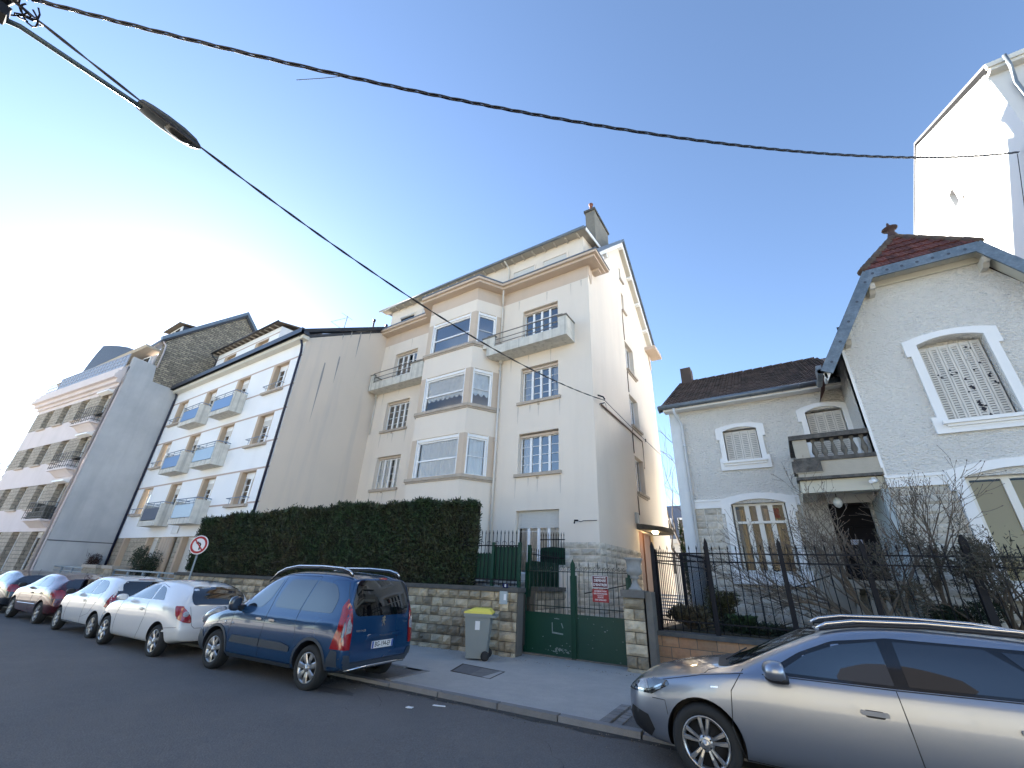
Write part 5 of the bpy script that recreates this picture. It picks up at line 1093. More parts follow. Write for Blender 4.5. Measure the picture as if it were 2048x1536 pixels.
for _ in range(420): u = rn.uniform(H0, H1 - .1); tp.append(tuple(WF.p(u, -rn.uniform(0, .5), htop(u) - rn.uniform(.0, .08))))
leaves(q, tp, .15, 1.8, rnd=rn)
q.obj('foliage', hm, hd, False)
# ================================================================ green fence, gate, pillars
def spear(q, u, v, w, h=.12, r=.012):
    q.tube([(u, v, w), (u, v, w + h * .35), (u, v, w + h)], [r, r * 1.7, .001], 5, cap=False)
def pickets(q, u0, u1, n, v, w0, w1, r=.009, tip=.12):
    for i in range(n + 1):
        u = u0 + (u1 - u0) * i / n; q.tube([(u, v, w0), (u, v, w1)], r, 6); spear(q, u, v, w1, tip, r)
gf = thing('green_fence', 'dark green spiked iron fence with sheet panels on the stone wall, between hedge and gate', 'fence', (-6.8, 10, 1.5))
q = MB(WF); pickets(q, -.45, 1.36, 15, -.18, 1.54, 2.82, .010, .13)
for k_ in range(7):
    u = -.33 + .24 * k_
    q.tube([(u + .07 * math.cos(a / 6 * math.pi), -.18, 2.58 + .07 * math.sin(a / 6 * math.pi)) for a in range(0, 10)], .006, 4)
q.obj('pickets', black_metal, gf)
q = MB(WF); q.box(-.5, 1.38, -.20, -.16, 2.52, 2.55); q.box(-.5, 1.38, -.20, -.16, 1.66, 1.70); q.box(-.5, 1.38, -.20, -.16, 1.58, 1.61); q.obj('rail', black_metal, gf)
q = MB(WF)
for i in range(20): u = -.45 + i * .09; q.prism([(u, 1.66), (u + .088, 1.66), (u + .088, 2.32 + (.18 if .5 < u < 1.3 else 0)), (u + .044, 2.36 + (.18 if .5 < u < 1.3 else 0)), (u, 2.32 + (.18 if .5 < u < 1.3 else 0))], -.225, -.215, 'v')
q.obj('sheet_panel', green_metal, gf)
for a_ in (1.30, .50): q = MB(WF); q.box(a_, a_ + .08, -.24, -.16, 1.52, 2.62); q.obj('post', green_metal, gf)
SF = F(-6.30, 0, 0, 90); t = thing('green_fence', 'green sheeted fence running back from the gate along the driveway towards the tall building', 'fence', (-6.3, 11.6, 1.5))
q = MB(SF); pickets(q, 10.75, 12.55, 14, 0, 1.56, 2.44, .009, .1); q.box(10.7, 12.6, -.015, .015, 2.36, 2.38); q.obj('pickets', black_metal, t)
q = MB(SF); q.box(10.7, 12.6, -.03, -.02, 1.3, 2.2); q.box(10.72, 10.80, -.04, .04, 1.5, 2.6); q.obj('sheet_panel', green_metal, t)
PF = F(0, 12.9); t = thing('guard_panel', 'small green spiked guard panel standing before the ground floor window', 'fence', (-6.7, 12.9, 2.1))
q = MB(PF); pickets(q, -7.12, -6.28, 9, 0, 2.2, 3.02, .010, .15); q.box(-7.15, -6.25, -.015, .015, 2.92, 2.95); q.box(-7.15, -6.25, -.015, .015, 2.36, 2.39); q.obj('pickets', black_metal, t)
q = MB(PF); q.prism([(-7.15, 2.18), (-6.25, 2.18), (-6.25, 2.68), (-6.7, 2.72), (-7.15, 2.68)], -.03, -.02, 'v'); q.obj('sheet_panel', green_metal, t)
# double gate
gt = thing('driveway_gate', 'green double driveway gate with scrolled bars above solid sheet panels', 'gate', (-4.9, 10.8, 0))
GF = F(0, 0, 0, 2.764); GD = 11.0   # v = -d
def gp(s_): return s_
gm2 = mat('scuffed green sheet', (.004, .048, .030), .38, bump=(8, .12), vary=[(1.2, .35, (.003, .03, .022)), (9, .12, (.012, .07, .05))])
for (a, b_, side) in ((-5.86, -4.50, 0), (-4.42, -3.06, 1)):
    z0 = gz(a); q = MB(GF); q.box(a, b_, -GD - .02, -GD, z0 + .04, z0 + 1.0); q.box(a, b_, -GD, -GD + .02, z0 + .98, z0 + 1.02); q.box(a, a + .05, -GD - .02, -GD + .015, z0 + .02, z0 + (2.2 if side == 0 else 1.9)); q.box(b_ - .05, b_, -GD - .02, -GD + .015, z0 + .02, z0 + 1.9)
    lf = q.obj('gate_leaf', gm2, gt)
    q = MB(GF); n = 11
    for z in (1.16, 1.98): q.box(a, b_, -GD - .008, -GD + .012, z0 + z, z0 + z + .022)
    for i in range(1, n):
        u = a + (b_ - a) * i / n; q.tube([(u, -GD, z0 + 1.0), (u, -GD, z0 + 2.1)], .0075, 6)
        if i % 2: spear(q, u, -GD, z0 + 2.1, .16, .008)
    for i in range(n):
        u = a + (b_ - a) * (i + .5) / n
        q.tube([(u + (.052 - .0045 * j) * math.cos(j * .62 + 1.6), -GD, z0 + 2.055 + (.052 - .0045 * j) * math.sin(j * .62 + 1.6)) for j in range(11)], .006, 5)
    q.obj('bars', mat('faded iron bars', (.022, .035, .026), .6, vary=(20, .4, (.05, .035, .025))), lf)
q = MB(GF); z0 = gz(-4.46); q.prism([(-4.52, z0 + .03), (-4.40, z0 + .03), (-4.40, z0 + 2.16), (-4.46, z0 + 2.28), (-4.52, z0 + 2.16)], -GD + .016, -GD + .05, 'v'); q.obj('meeting_post', green_metal, gt)
scr = mat('bare scraped paint', (.22, .27, .27), .7, vary=(20, .5, (.08, .14, .13)))
q = MB(GF); rn = random.Random(12)
for poly in ([(-5.07, .80), (-5.045, .80), (-5.04, .60), (-4.76, .58), (-4.76, .55), (-5.06, .565)], [(-4.82, .80), (-4.79, .80), (-4.75, .70), (-4.77, .69)], [(-5.0, .90), (-4.86, .895), (-4.86, .88), (-5.0, .885)]): q.prism([(x, z + z0) for x, z in poly], -GD + .001, -GD + .003, 'v')
for _ in range(60):
    x, z = rn.gauss(-4.84, .13), .17 + abs(rn.gauss(0, .07)); s_ = rn.uniform(.004, .03); q.prism([(x + s_ * math.cos(i) * rn.uniform(.5, 1.3), z0 + z + s_ * .6 * math.sin(i)) for i in (0, 1.2, 2.4, 3.7, 5)], -GD + .001, -GD + .0025, 'v')
for _ in range(26):
    x, z = rn.uniform(-5.8, -3.1), rn.uniform(.1, .95)
    if -4.55 < x < -4.38: continue
    q.box(x, x + rn.uniform(.005, .04), -GD + .001, -GD + .0025, z0 + z, z0 + z + rn.uniform(.004, .02))
q.obj('scraped_paint', scr, gt)
q = MB(GF); q.tube([(-4.35, -GD - .45, 1.45), (-3.1, -GD - .5, 1.72)], .014, 6); q.obj('closer_bar', black_metal, gt)
for a_ in (-3.05, -2.93): q = MB(GF); q.box(a_, a_ + .07, -GD - .05, -GD + .05, .0, 2.2); q.obj('gate_post', green_metal, gt)
q = MB(ST); q.box(-5.95, -2.9, 10.95, 11.2, gz(-4) - .02, gz(-4) + .03 + .06); struct(q.obj('threshold', mat('threshold concrete', (.17, .155, .135), .9, bump=(50, .5), vary=(3, .5, (.10, .09, .08))), None))
# signs wired to the gate
wt = mat('sign white', (.75, .74, .74), .5)
def plate(fr, nm, lab, cat, u0, u1, w0, w1, v, col, border=None):
    t = thing(nm, lab, cat, tuple(fr.p((u0 + u1) / 2, v, w0)))
    q = MB(fr); q.box(u0, u1, v - .004, v, w0, w1); q.obj('plate', col if not border else border, t)
    if border: q = MB(fr); e = .012; q.box(u0 + e, u1 - e, v, v + .0015, w0 + e, w1 - e); q.obj('face', col, t)
    return t
v = -GD + .035
t = plate(GF, 'warning_sign', 'dark red private property sign with white border and lettering, upper of two on the gate', 'sign', -3.95, -3.54, 1.60, 1.88, v, mat('dark maroon', (.10, .008, .014), .4), wt)
for s_, z, sz in (('PROPRIÉTÉ PRIVÉE', 1.835, .036), ('DÉFENSE', 1.765, .078), ("D'ENTRER", 1.672, .078)): text_mesh('lettering', s_, sz, fmat(GF, -3.745, v + .003, z), wt, t, .0005, .0015)
t = plate(GF, 'warning_sign', 'bright red no parking sign with white lettering, lower of two on the gate', 'sign', -3.95, -3.54, 1.29, 1.575, v, mat('sign red', (.32, .022, .022), .45))
for s_, z, sz in (('INTERDICTION', 1.53, .045), ('DE STATIONNER', 1.475, .045), ('SORTIE', 1.395, .045), ('DES GARAGES', 1.34, .045)): text_mesh('lettering', s_, sz, fmat(GF, -3.745, v + .002, z), wt, t, .0005, .001)
q = MB(GF); q.box(-3.83, -3.66, v, v + .002, 1.433, 1.440); q.obj('rule', wt, t)
# pillar with urn
gp_ = thing('gate_pillar', 'rock faced stone gate pillar with grey cap, right of the green gate', 'pillar', (-3.2, 10.4, 0))
q = MB(ST); q.box(-3.02, -2.60, 10.5, 10.9, -.15, 1.45); q.obj('core', mortar_m, gp_)
q = MB(GF); rn = random.Random(40)
for i in range(7):
    z = -.12 + i * .224
    if i % 2: blocks(q, -3.05, -2.82, z, z + .224, .224, (.22, .23), .07, -10.47, rnd=rn, sub=(5, 4)); blocks(q, -2.82, -2.58, z, z + .224, .224, (.22, .24), .07, -10.47, rnd=rn, sub=(5, 4))
    else: blocks(q, -3.05, -2.58, z, z + .224, .224, (.5, .6), .08, -10.47, rnd=rn, sub=(6, 4))
q.obj('stone_face', stone_dk, gp_)
q = MB(ST); q.box(-3.08, -2.55, 10.38, 10.95, 1.45, 1.60); q.obj('cap', mat('grey cap stone', (.16, .15, .135), .9, bump=(40, .5), vary=(5, .5, (.09, .085, .08))), gp_)
q = MB(ST); q.box(-2.54, -2.40, 10.45, 10.95, -.1, 1.58); tag(q.obj('concrete_post', mat('old jamb concrete', (.17, .155, .13), .9)), 'slim square concrete post between the stone pillar and the black railings', 'post')
q = MB(ST); q.lathe([(.15, 0), (.15, .03), (.11, .06), (.07, .14), (.055, .22), (.10, .245), (.105, .27), (.08, .29), (.15, .33), (.18, .40), (.17, .44), (.155, .47), (.165, .56), (.185, .63), (.215, .65), (.215, .68), (.17, .68), (.15, .6), (0, .58)], (-2.80, 10.66, 1.60), 'w', 24)
tag(q.obj('garden_urn', mat('grey urn stone', (.30, .30, .29), .85, bump=(50, .4), vary=(6, .5, (.18, .18, .17)))), 'grey stone garden urn standing on the gate pillar', 'urn')
# house number and box on the wall
t = plate(WF, 'house_number_plate', 'small dark blue enamel plate with white number 8 on the wall coping', 'number plate', 1.02, 1.17, 1.50, 1.60, .085, mat('enamel blue', (.012, .018, .07), .25), None)
text_mesh('numeral', '8', .095, fmat(WF, 1.095, .087, 1.55), wt, t, .0005, .002)
t = plate(WF, 'wall_box', 'small grey utility box fixed on the stone wall under the number plate', 'utility box', .98, 1.20, 1.13, 1.42, .16, mat('light grey box', (.38, .42, .44), .45, vary=(5, .3, (.30, .34, .35))), None)
q = MB(WF); q.box(1.10, 1.17, .161, .163, 1.22, 1.36); q.obj('label_sticker', wt, t)
# ================================================================ wheelie bin
bn = thing('wheelie_bin', 'grey wheelie bin with a yellow lid and black wheels on the pavement', 'bin', (-6.88, 9.33, K - .05))
BF = F(-6.74, 9.20, gz(-6.5) + K + .004, -62)   # u = across, N = towards the road side
bg_ = mat('grey bin plastic', (.23, .25, .24), .55, bump=(90, .1), vary=(3, .15, (.19, .21, .2)))
def taper(q, z0, z1, a0, a1): (x0, x1, y0, y1), (p0, p1, r0, r1) = a0, a1; q.hexa([(x0, y0, z0), (x1, y0, z0), (x0, y1, z0), (x1, y1, z0), (p0, r0, z1), (p1, r0, z1), (p0, r1, z1), (p1, r1, z1)])
q = MB(BF); taper(q, .03, .86, (-.22, .22, -.23, .23), (-.275, .275, -.30, .30)); taper(q, .86, .93, (-.30, .30, -.33, .33), (-.305, .305, -.335, .335)); q.box(-.31, .31, -.43, -.33, .86, .90)
q.box(-.19, -.13, .2, .235, .1, .8); q.box(.13, .19, .2, .235, .1, .8); q.obj('body', bg_, bn)
q = MB(BF); taper(q, .932, .975, (-.305, .305, -.34, .33), (-.30, .30, -.33, .32)); taper(q, .975, 1.04, (-.28, .28, -.31, .26), (-.23, .23, -.25, .14)); q.box(-.2, .2, .28, .34, .93, .95); q.obj('lid', mat('yellow lid', (.72, .62, .10), .45, vary=(3, .2, (.62, .55, .14))), bn)
for sx in (-.28, .28): q = MB(BF); q.lathe([(.0, -.03), (.06, -.03), (.095, -.025), (.10, 0), (.095, .025), (.06, .03), (0, .03)], (sx, -.22, .10 - .004), 'u', 20); q.obj('wheel', mat('black rubber', (.012, .012, .013), .7), bn)
q = MB(BF); q.box(.218, .236, -.03, .09, .60, .78) if False else q.quad((.262, -.06, .60), (.262, .05, .60), (.2745, .05, .78), (.2745, -.06, .78)); q.obj('sticker', wt, bn, False)
# ================================================================ no left turn sign
rs = thing('road_sign', 'round red and white no left turn sign on a grey pole by the hedge', 'road sign', (-17.8, 7.5, 0))
sx, sy = -17.9, 7.35; zc = 2.34
q = MB(); q.tube([(sx, sy, -.2), (sx, sy, 2.5)], .03, 10); q.obj('pole', mat('galvanised pole', (.27, .30, .30), .5, metal=.3), rs)
DF = F(sx, sy - .05, zc, 35)
q = MB(DF); q.lathe([(0, -.012), (.30, -.012), (.315, -.006), (.315, .006), (.30, .01), (0, .01)], (0, 0, 0), 'v', 40, False); dsk = q.obj('disc', wt, rs)
def ring(q, r0, r1, v0, v1, n=40): q.prism([(r1 * math.cos(6.2832 * i / n), r1 * math.sin(6.2832 * i / n)) for i in range(n)], v0, v1, 'v', holes=[[(r0 * math.cos(6.2832 * i / n), r0 * math.sin(6.2832 * i / n)) for i in range(n)]])
sr = mat('traffic red', (.36, .012, .016), .4)
q = MB(DF); ring(q, .215, .285, .011, .014); q.prism([(-.17, .14), (-.14, .17), (.17, -.14), (.14, -.17)], .016, .018, 'v'); q.obj('red_ring', sr, dsk)
q = MB(DF); q.prism([(.03, -.16), (.08, -.16), (.08, .02), (.04, .075), (-.03, .085), (-.03, .12), (-.12, .06), (-.03, 0), (-.03, .04), (.02, .03), (.03, .0)], .011, .0145, 'v'); q.obj('arrow', mat('sign black', (.015, .015, .015), .5), dsk)
# ================================================================ front of the white building: rails, low walls, shrubs
for (u0, u1, lab) in ((-26.6, -21.9, 'low blue grey metal railing before the grey party wall, farther left'), (-19.0, -13.98, 'low blue grey metal railing before the white building entrance')):
    t = thing('low_railing', lab, 'railing', tuple(WF.p((u0 + u1) / 2, 0, .3)), group='low railings along the pavement')
    q = MB(WF); q.box(u0, u1, -.1, .02, -.4, .62); q.obj('base_wall', stone_m, t); m_ = mat('blue grey rail paint', (.22, .27, .31), .5)
    q = MB(WF); q.box(u0, u1, -.07, -.0, 1.30, 1.36); 
    for z in (.8, .96, 1.12): q.box(u0, u1, -.045, -.02, z, z + .035)
    q.obj('rail', m_, t)
    for i in range(5): u = u0 + (u1 - u0) * i / 4; q = MB(WF); q.box(u - .035, u + .035, -.07, .0, .6, 1.32); q.obj('post', m_, t)
for (u0, u1, lab) in ((-21.85, -20.5, 'stone gate pier with flat cap, left of a pair before the white building'), (-19.9, -19.0, 'stone gate pier with flat cap, right of a pair before the white building')):
    t = thing('gate_pier', lab, 'pier', tuple(WF.p(u0 + .6, 0, 0))); q = MB(WF); blocks(q, u0, u1, -.3, 1.35, .22, (.3, .5), .04, .05, rnd=rn); q.box(u0, u1, -.6, .045, -.3, 1.34); q.obj('shaft', stone_m, t); q = MB(WF); q.box(u0 - .05, u1 + .05, -.65, .12, 1.35, 1.48); q.obj('cap', trim_stone, t)
def blob_shrub(name, lab, c, r, n, size, cols, up=.4, twig=True, seed=1, cat='shrub'):
    rn = random.Random(seed); t = thing(name, lab, cat, (c[0], c[1], c[2] - r[2]))
    q = MB(); pts = []
    lob = [(Vector((rn.uniform(-.6, .6), rn.uniform(-.6, .6), rn.uniform(-.5, .6))), rn.uniform(.35, .6)) for _ in range(9)]
    while len(pts) < n:
        o, rr = rn.choice(lob); d = Vector((rn.gauss(0, 1), rn.gauss(0, 1), rn.gauss(0, 1))).normalized() * rr * rn.random() ** .35; p = o + d
        pts.append((c[0] + p.x * r[0], c[1] + p.y * r[1], c[2] + p.z * r[2]))
    leaves(q, pts, size, up, rnd=rn); q.obj('foliage', mat(name + ' leaves ' + str(seed), cols[0], .7, vary=[(3, .5, cols[1])], island=.5), t, False)
    if twig:
        q = MB()
        for _ in range(26):
            a = Vector((c[0] + rn.uniform(-.15, .15) * r[0], c[1] + rn.uniform(-.1, .1), c[2] - r[2])); b_ = Vector((c[0] + rn.uniform(-.8, .8) * r[0], c[1] + rn.uniform(-.8, .8) * r[1], c[2] + rn.uniform(0, .95) * r[2])); m_ = a.lerp(b_, .5) + Vector((rn.uniform(-.1, .1), rn.uniform(-.1, .1), .1))
            q.tube([tuple(a), tuple(m_), tuple(b_)], [.014, .009, .003], 5)
        q.obj('stems', mat('brown stems', (.06, .045, .03), .9), t)
    return t
blob_shrub('shrub', 'reddish brown clipped shrub behind the low railing, before the grey party wall', (-33.2, 8.3, 1.55), (1.7, .6, .75), 5000, .07, ((.045, .018, .014), (.02, .012, .008)), seed=2)
blob_shrub('shrub', 'loose green shrub behind the low railing, before the white building', (-25.9, 8.55, 1.45), (1.05, .5, .95), 3500, .08, ((.02, .04, .016), (.045, .04, .02)), seed=3)
# front garden ground of the white building
q = MB(); q.prism([(-48, 6.4), (-21.9, 8.7), (-18.25, 9.08), (-48, 9.08)], -.5, -.02 - .1, 'w'); struct(q.obj('front_garden', mat('soil', (.05, .04, .03), .95), None))
# ================================================================ black railings of the right house
FD = 10.85
bf = thing('iron_railings', 'long black spiked iron railings on a low orange brick wall before the right house', 'railings', (1, 11, .8))
q = MB(GF)
S0, S1 = -2.36, 6.6; n = 56
for i in range(n + 1):
    s_ = S0 + (S1 - S0) * i / n; z = gz(s_); q.tube([(s_, -FD, z + .86), (s_, -FD, z + 2.50)], .0095, 6); spear(q, s_, -FD, z + 2.50, .10, .010)
q.obj('bars', black_metal, bf)
q = MB(GF)
for z in (2.24, 2.41, 1.04): q.box(S0, S1, -FD - .012, -FD + .012, z - .012 + .0, z + .016)
q.obj('rail', black_metal, bf)
for s_, h_, w_ in ((-2.38, 2.66, .045), (-1.19, 2.74, .045), (.22, 2.72, .05), (1.6, 2.7, .045), (3.06, 2.78, .06), (4.5, 2.72, .05)):
    q = MB(GF); q.prism([(s_ - w_, .80), (s_ + w_, .80), (s_ + w_ * .8, h_ - .1), (s_, h_), (s_ - w_ * .8, h_ - .1)], -FD - .05, -FD + .05, 'v'); q.obj('post', black_metal, bf)
for s_ in (-1.08, .10):
    q = MB(GF); q.tube([(s_ + (.075 - .0045 * j) * math.cos(j * .55 + 1.2), -FD, 2.13 + (.075 - .0045 * j) * math.sin(j * .55 + 1.2)) for j in range(15)], .008, 5); q.obj('scroll', black_metal, bf)
q = MB(GF); q.box(-2.56, 6.6, -FD - .2, -FD + .13, -.15, .745); q.obj('brick_core', mortar_m, bf)
q = MB(GF); blocks(q, -2.56, 6.6, -.05, .745, .2, (.34, .42), .018, -FD + .135, rough=.3, rnd=random.Random(50), gap=.014); q.obj('wall_blocks', mat('orange sandstone block', (.42, .22, .115), .9, bump=[(60, .5)], vary=[(1.5, .6, (.36, .29, .19)), (14, .3, (.20, .12, .08))], island=.22), bf)
q = MB(GF); q.box(-2.62, 6.7, -FD - .25, -FD + .2, .745, .83); q.obj('coping', coping_m, bf)
sf = thing('side_railings', 'black iron railings running back along the path between the two buildings', 'railings', (-2.8, 12, .9))
sfr = F(-2.87, 10.8, 0, 80)
q = MB(sfr); pickets(q, 0, 1.55, 15, 0, .95, 2.42, .009, .12); pickets(q, 1.6, 3.3, 26, 0, .95, 2.46, .009, .12)
for z in (2.2, 2.36, 1.1): q.box(0, 3.3, -.012, .012, z, z + .025)
q.obj('bars', black_metal, sf)
for u in (0.0, 1.57, 3.3): q = MB(sfr); q.box(u - .03, u + .03, -.03, .03, .8, 2.5); q.obj('post', black_metal, sf)
q = MB(); q.prism([(-2.9, 11.0), (6.6, 11.45), (6.6, 15.3), (2.1, 15.3), (-2.9, 15.3)], .1, .86, 'w'); struct(q.obj('house_garden', mat('garden soil', (.045, .038, .028), .95, bump=(15, .6), vary=(3, .5, (.03, .04, .018))), None))
q = MB(); q.box(-5.2, -2.95, 11.3, 34, -.1, .3); struct(q.obj('side_path', mat('path gravel', (.26, .24, .21), .95, bump=(60, .5)), None))
# handrail by the steps
q = MB(); q.tube([(-.95, 12.5, .85), (-.95, 12.5, 1.55), (.55, 13.1, 2.1), (.6, 13.15, 1.2)], .016, 6); tag(q.obj('handrail', black_metal), 'thin black handrail rising to the doorstep behind the railings', 'handrail')
# slatted white thing in the side passage
q = MB()
for i in range(7): q.box(-3.9, -2.95, 14.6, 14.64, .9 + i * .09, .94 + i * .09)
tag(q.obj('slatted_screen', mat('pale slats', (.6, .6, .58), .6)), 'low pale slatted screen seen through the side railings', 'screen')
# ================================================================ shrubs and bare trees
blob_shrub('shrub', 'small rounded olive green shrub behind the railings, left of the window', (-1.72, 12.0, 1.3), (.42, .3, .42), 3200, .06, ((.05, .055, .018), (.08, .06, .025)), seed=5)
blob_shrub('shrub', 'dry tufted shrub at the foot of the railings, by the path', (-2.35, 11.4, 1.08), (.45, .3, .27), 2200, .09, ((.10, .085, .05), (.05, .045, .025)), up=1.2, seed=6)
blob_shrub('shrub', 'dark evergreen bush under the bare tree in front of the doorstep', (2.25, 11.75, 1.32), (.62, .4, .5), 6000, .06, ((.008, .022, .010), (.018, .035, .014)), seed=7)
blob_shrub('shrub', 'low dark ground shrub behind the silver car bonnet', (-.9, 11.5, .98), (.9, .3, .22), 3000, .07, ((.012, .028, .012), (.025, .04, .016)), seed=8)
q = MB(); rn = random.Random(2)
for i in range(42):
    a = rn.uniform(0, 6.28); r_ = rn.uniform(.15, .32); x, y = -1.28 + rn.uniform(-.12, .12), 11.5 + rn.uniform(-.1, .1)
    q.v += [(x - .012, y, .88), (x + .012, y, .88), (x + r_ * .6 * math.cos(a), y + r_ * .6 * math.sin(a), 1.18), (x + r_ * math.cos(a), y + r_ * math.sin(a), 1.22)]; k_ = len(q.v) - 4; q.face((k_, k_ + 1, k_ + 2, k_ + 3))
tag(q.obj('leafy_plant', mat('strap leaves', (.03, .07, .02), .6)), 'small tuft of green strap leaves behind the railings', 'plant')
def bare_tree(lab, base, starts, depth, seed, col, buds=True, spread=.55, thick=1.45, r0=.05, name='bare_tree', budc=(.14, .10, .08), leaf=0, budn=1., jit=.5):
    rn = random.Random(seed); t = thing(name, lab, 'tree', base); wood, bud = MB(), MB(); tips = []
    def grow(p, d, L, r, k):
        n = 4; pts = [p]; dd = d.copy()
        for i in range(n):
            dd = (dd + Vector((rn.gauss(0, .12), rn.gauss(0, .12), rn.gauss(.05, .10))) * jit * 1.6).normalized(); pts.append(pts[-1] + dd * L / n)
        re = r * .64
        wood.tube([tuple(x) for x in pts], [max(.0033, (r + (re - r) * i / n) * (thick if r < .03 else 1.2)) for i in range(n + 1)], 7 if k > 2 else 4, cap=False)
        tips.append((pts[-1], dd)); 
        if k == 0: return
        nb = rn.choice((2, 3)) if k < depth else 3
        for i in range(nb):
            f = rn.uniform(.45, 1.) if i else 1.; q_ = pts[min(n, int(f * n))]; a = dd.cross(Vector((rn.gauss(0, 1), rn.gauss(0, 1), rn.gauss(0, 1)))).normalized()
            nd = (dd + a * rn.uniform(.35, 1.) * spread * 1.5).normalized(); grow(q_, nd, L * rn.uniform(.62, .86), re * rn.uniform(.7, .95), k - 1)
    for (d, L, r, k) in starts: grow(Vector(base), Vector(d).normalized(), L, r, k)
    wood.obj('trunk', mat('bark ' + str(seed), tuple(c_ * .62 for c_ in col), .9, bump=(60, .4), vary=(8, .4, (col[0] * .5, col[1] * .5, col[2] * .5))), t)
    if buds:
        for p, d in tips:
            if rn.random() > budn: continue
            s_ = rn.uniform(.007, .012); bud.tube([tuple(p - d * .005), tuple(p + d * s_), tuple(p + d * s_ * 3)], [s_ * .5, s_ * .8, .001], 5, cap=False)
        if leaf: leaves(bud, [tuple(p + Vector((rn.gauss(0, .04), rn.gauss(0, .04), rn.gauss(0, .04)))) for p, d in tips for _ in range(leaf)], .05, .5, rnd=rn)
        bud.obj('buds', mat('buds ' + str(seed), budc, .8, island=.3), t, False)
    return t
bare_tree('bare many stemmed tree leaning left across the house window and doorway', (1.36, 11.7, .86), [((-.82, -.05, .5), 1.15, .045, 6), ((-.45, .05, .75), .95, .046, 6), ((-.12, .1, .95), 1.0, .042, 6), ((-.62, .1, .45), 1.3, .038, 5), ((-.95, -.1, .3), 1.1, .034, 6), ((.3, .1, .9), .8, .034, 6)], 6, 17, (.26, .215, .165), spread=.5)
bare_tree('budding bushy tree with dark leaf buds at the right end of the railings', (2.95, 11.7, .86), [((-.35, -.05, .9), .8, .045, 6), ((.1, .05, 1.), .75, .04, 6), ((-.8, 0, .7), .9, .038, 6), ((.5, 0, .8), .8, .035, 5)], 6, 23, (.17, .14, .11), spread=.6, leaf=3, budc=(.06, .055, .035))
bare_tree('bare upright tree beside the porch corner, right of the doorway', (2.2, 12.0, .86), [((-.1, 0, 1.), 1.25, .035, 5), ((.15, .1, 1.), 1.2, .03, 5)], 5, 31, (.22, .18, .14), spread=.5)
bare_tree('tall bare tree with fine branches in the gap beyond the two buildings', (-6.0, 31, -.3), [((-.05, 0, 1.), 5.2, .16, 5), ((.1, .1, 1.), 4.4, .10, 5)], 5, 41, (.12, .10, .085), buds=False, spread=.42, name='bare_tree')
t = blob_shrub('ivy', 'green ivy climbing the bare trunk in the gap', (-3.35, 16.6, 2.6), (.12, .2, 1.7), 1500, .08, ((.05, .10, .02), (.025, .06, .015)), seed=9, twig=False, cat='climbing plant')
bare_tree('leafless treetop just visible beyond the farthest left building', (-62, 8, 2.), [((0, 0, 1.), 4., .15, 4), ((.3, 0, 1.), 3.5, .12, 4)], 4, 43, (.12, .10, .085), buds=False)

for i_, (x_, h_) in enumerate(((-21.5, 5.2), (-17.5, 4.2), (-13.5, 5.6), (-9.0, 4.4), (-26, 4.8), (-31, 5.4), (-37, 5.0))):
    t_ = blob_shrub('tree', ('tallest dark tree across the street, seen only in reflections' if i_ == 2 else ['middle', 'short', '', 'rightmost', 'rounded', 'broad', 'leftmost'][i_] + ' dark tree across the street, seen only in reflections'), (x_, -12.5, h_ * .62), (2.3, 1.6, h_ * .5), 2600, .55, ((.02, .03, .014), (.035, .04, .02)), seed=60 + i_, twig=False, cat='tree')
    q = MB(); q.tube([(x_, -12.5, -.1), (x_ + .1, -12.5, h_ * .7)], [.2, .08], 8); q.obj('trunk', mat('far bark', (.06, .05, .04), .9), t_)
# ================================================================ street lamp, pole and cables
up = thing('utility_pole', 'concrete utility pole with a tangle of cable clamps, top left corner', 'pole', (-7.35, -1.75, 0))
q = MB(); q.hexa([(-7.55, -1.95, -.1), (-7.2, -1.95, -.1), (-7.55, -1.6, -.1), (-7.2, -1.6, -.1), (-7.48, -1.88, 8.75), (-7.24, -1.88, 8.75), (-7.48, -1.64, 8.75), (-7.24, -1.64, 8.75)]); q.obj('shaft', mat('pole concrete', (.12, .115, .11), .9, bump=(30, .4)), up)
q = MB(); rn = random.Random(6)
q.lathe([(.0, -.2), (.14, -.18), (.17, 0), (.16, .3), (.0, .35)], (-7.15, -1.45, 8.25), 'w', 14)
for _ in range(5):
    c = Vector((-7.1 + rn.uniform(-.15, .12), -1.2 + rn.uniform(-.15, .12), 8.1 + rn.uniform(-.15, .1))); r = rn.uniform(.07, .16); a0 = rn.uniform(0, 6)
    q.tube([(c.x + r * math.cos(a0 + j * .6) * .9, c.y + r * math.sin(a0 + j * .6), c.z + r * .8 * math.cos(j * .6 + 1)) for j in range(10)], .011, 6)
q.box(-7.25, -7.05, -1.5, -1.25, 7.85, 8.0); q.obj('cable_clamps', black_metal, up)
sl = thing('street_lamp', 'long grey arm street lamp with an oval dark lantern seen from below', 'street lamp', (-7.2, -1.6, 8))
q = MB(); q.tube([(-7.3, -1.7, 7.6), (-7.3, -1.45, 7.9), (-7.24, -1.15, 8.0), (-7.15, .12, 8.03)], .035, 10); q.obj('arm', mat('weathered galvanised arm', (.09, .115, .12), .5, metal=.3, vary=(9, .4, (.05, .06, .06))), sl)
q = MB()
prof = [(.06, 0), (.12, .03), (.15, .15), (.17, .35), (.165, .58), (.125, .76), (.06, .85), (.0, .88)]
rings = []
for r, h in prof:
    i = len(q.v); rings.append(i)
    for j in range(18):
        a = 2 * math.pi * j / 18; x = r * math.cos(a); z = r * math.sin(a) * (.55 if math.sin(a) > 0 else .28); q.v.append((-7.15 + x, .06 + h, 8.06 + z))
for k in range(len(rings) - 1):
    for j in range(18): q.face((rings[k] + j, rings[k] + (j + 1) % 18, rings[k + 1] + (j + 1) % 18, rings[k + 1] + j), True)
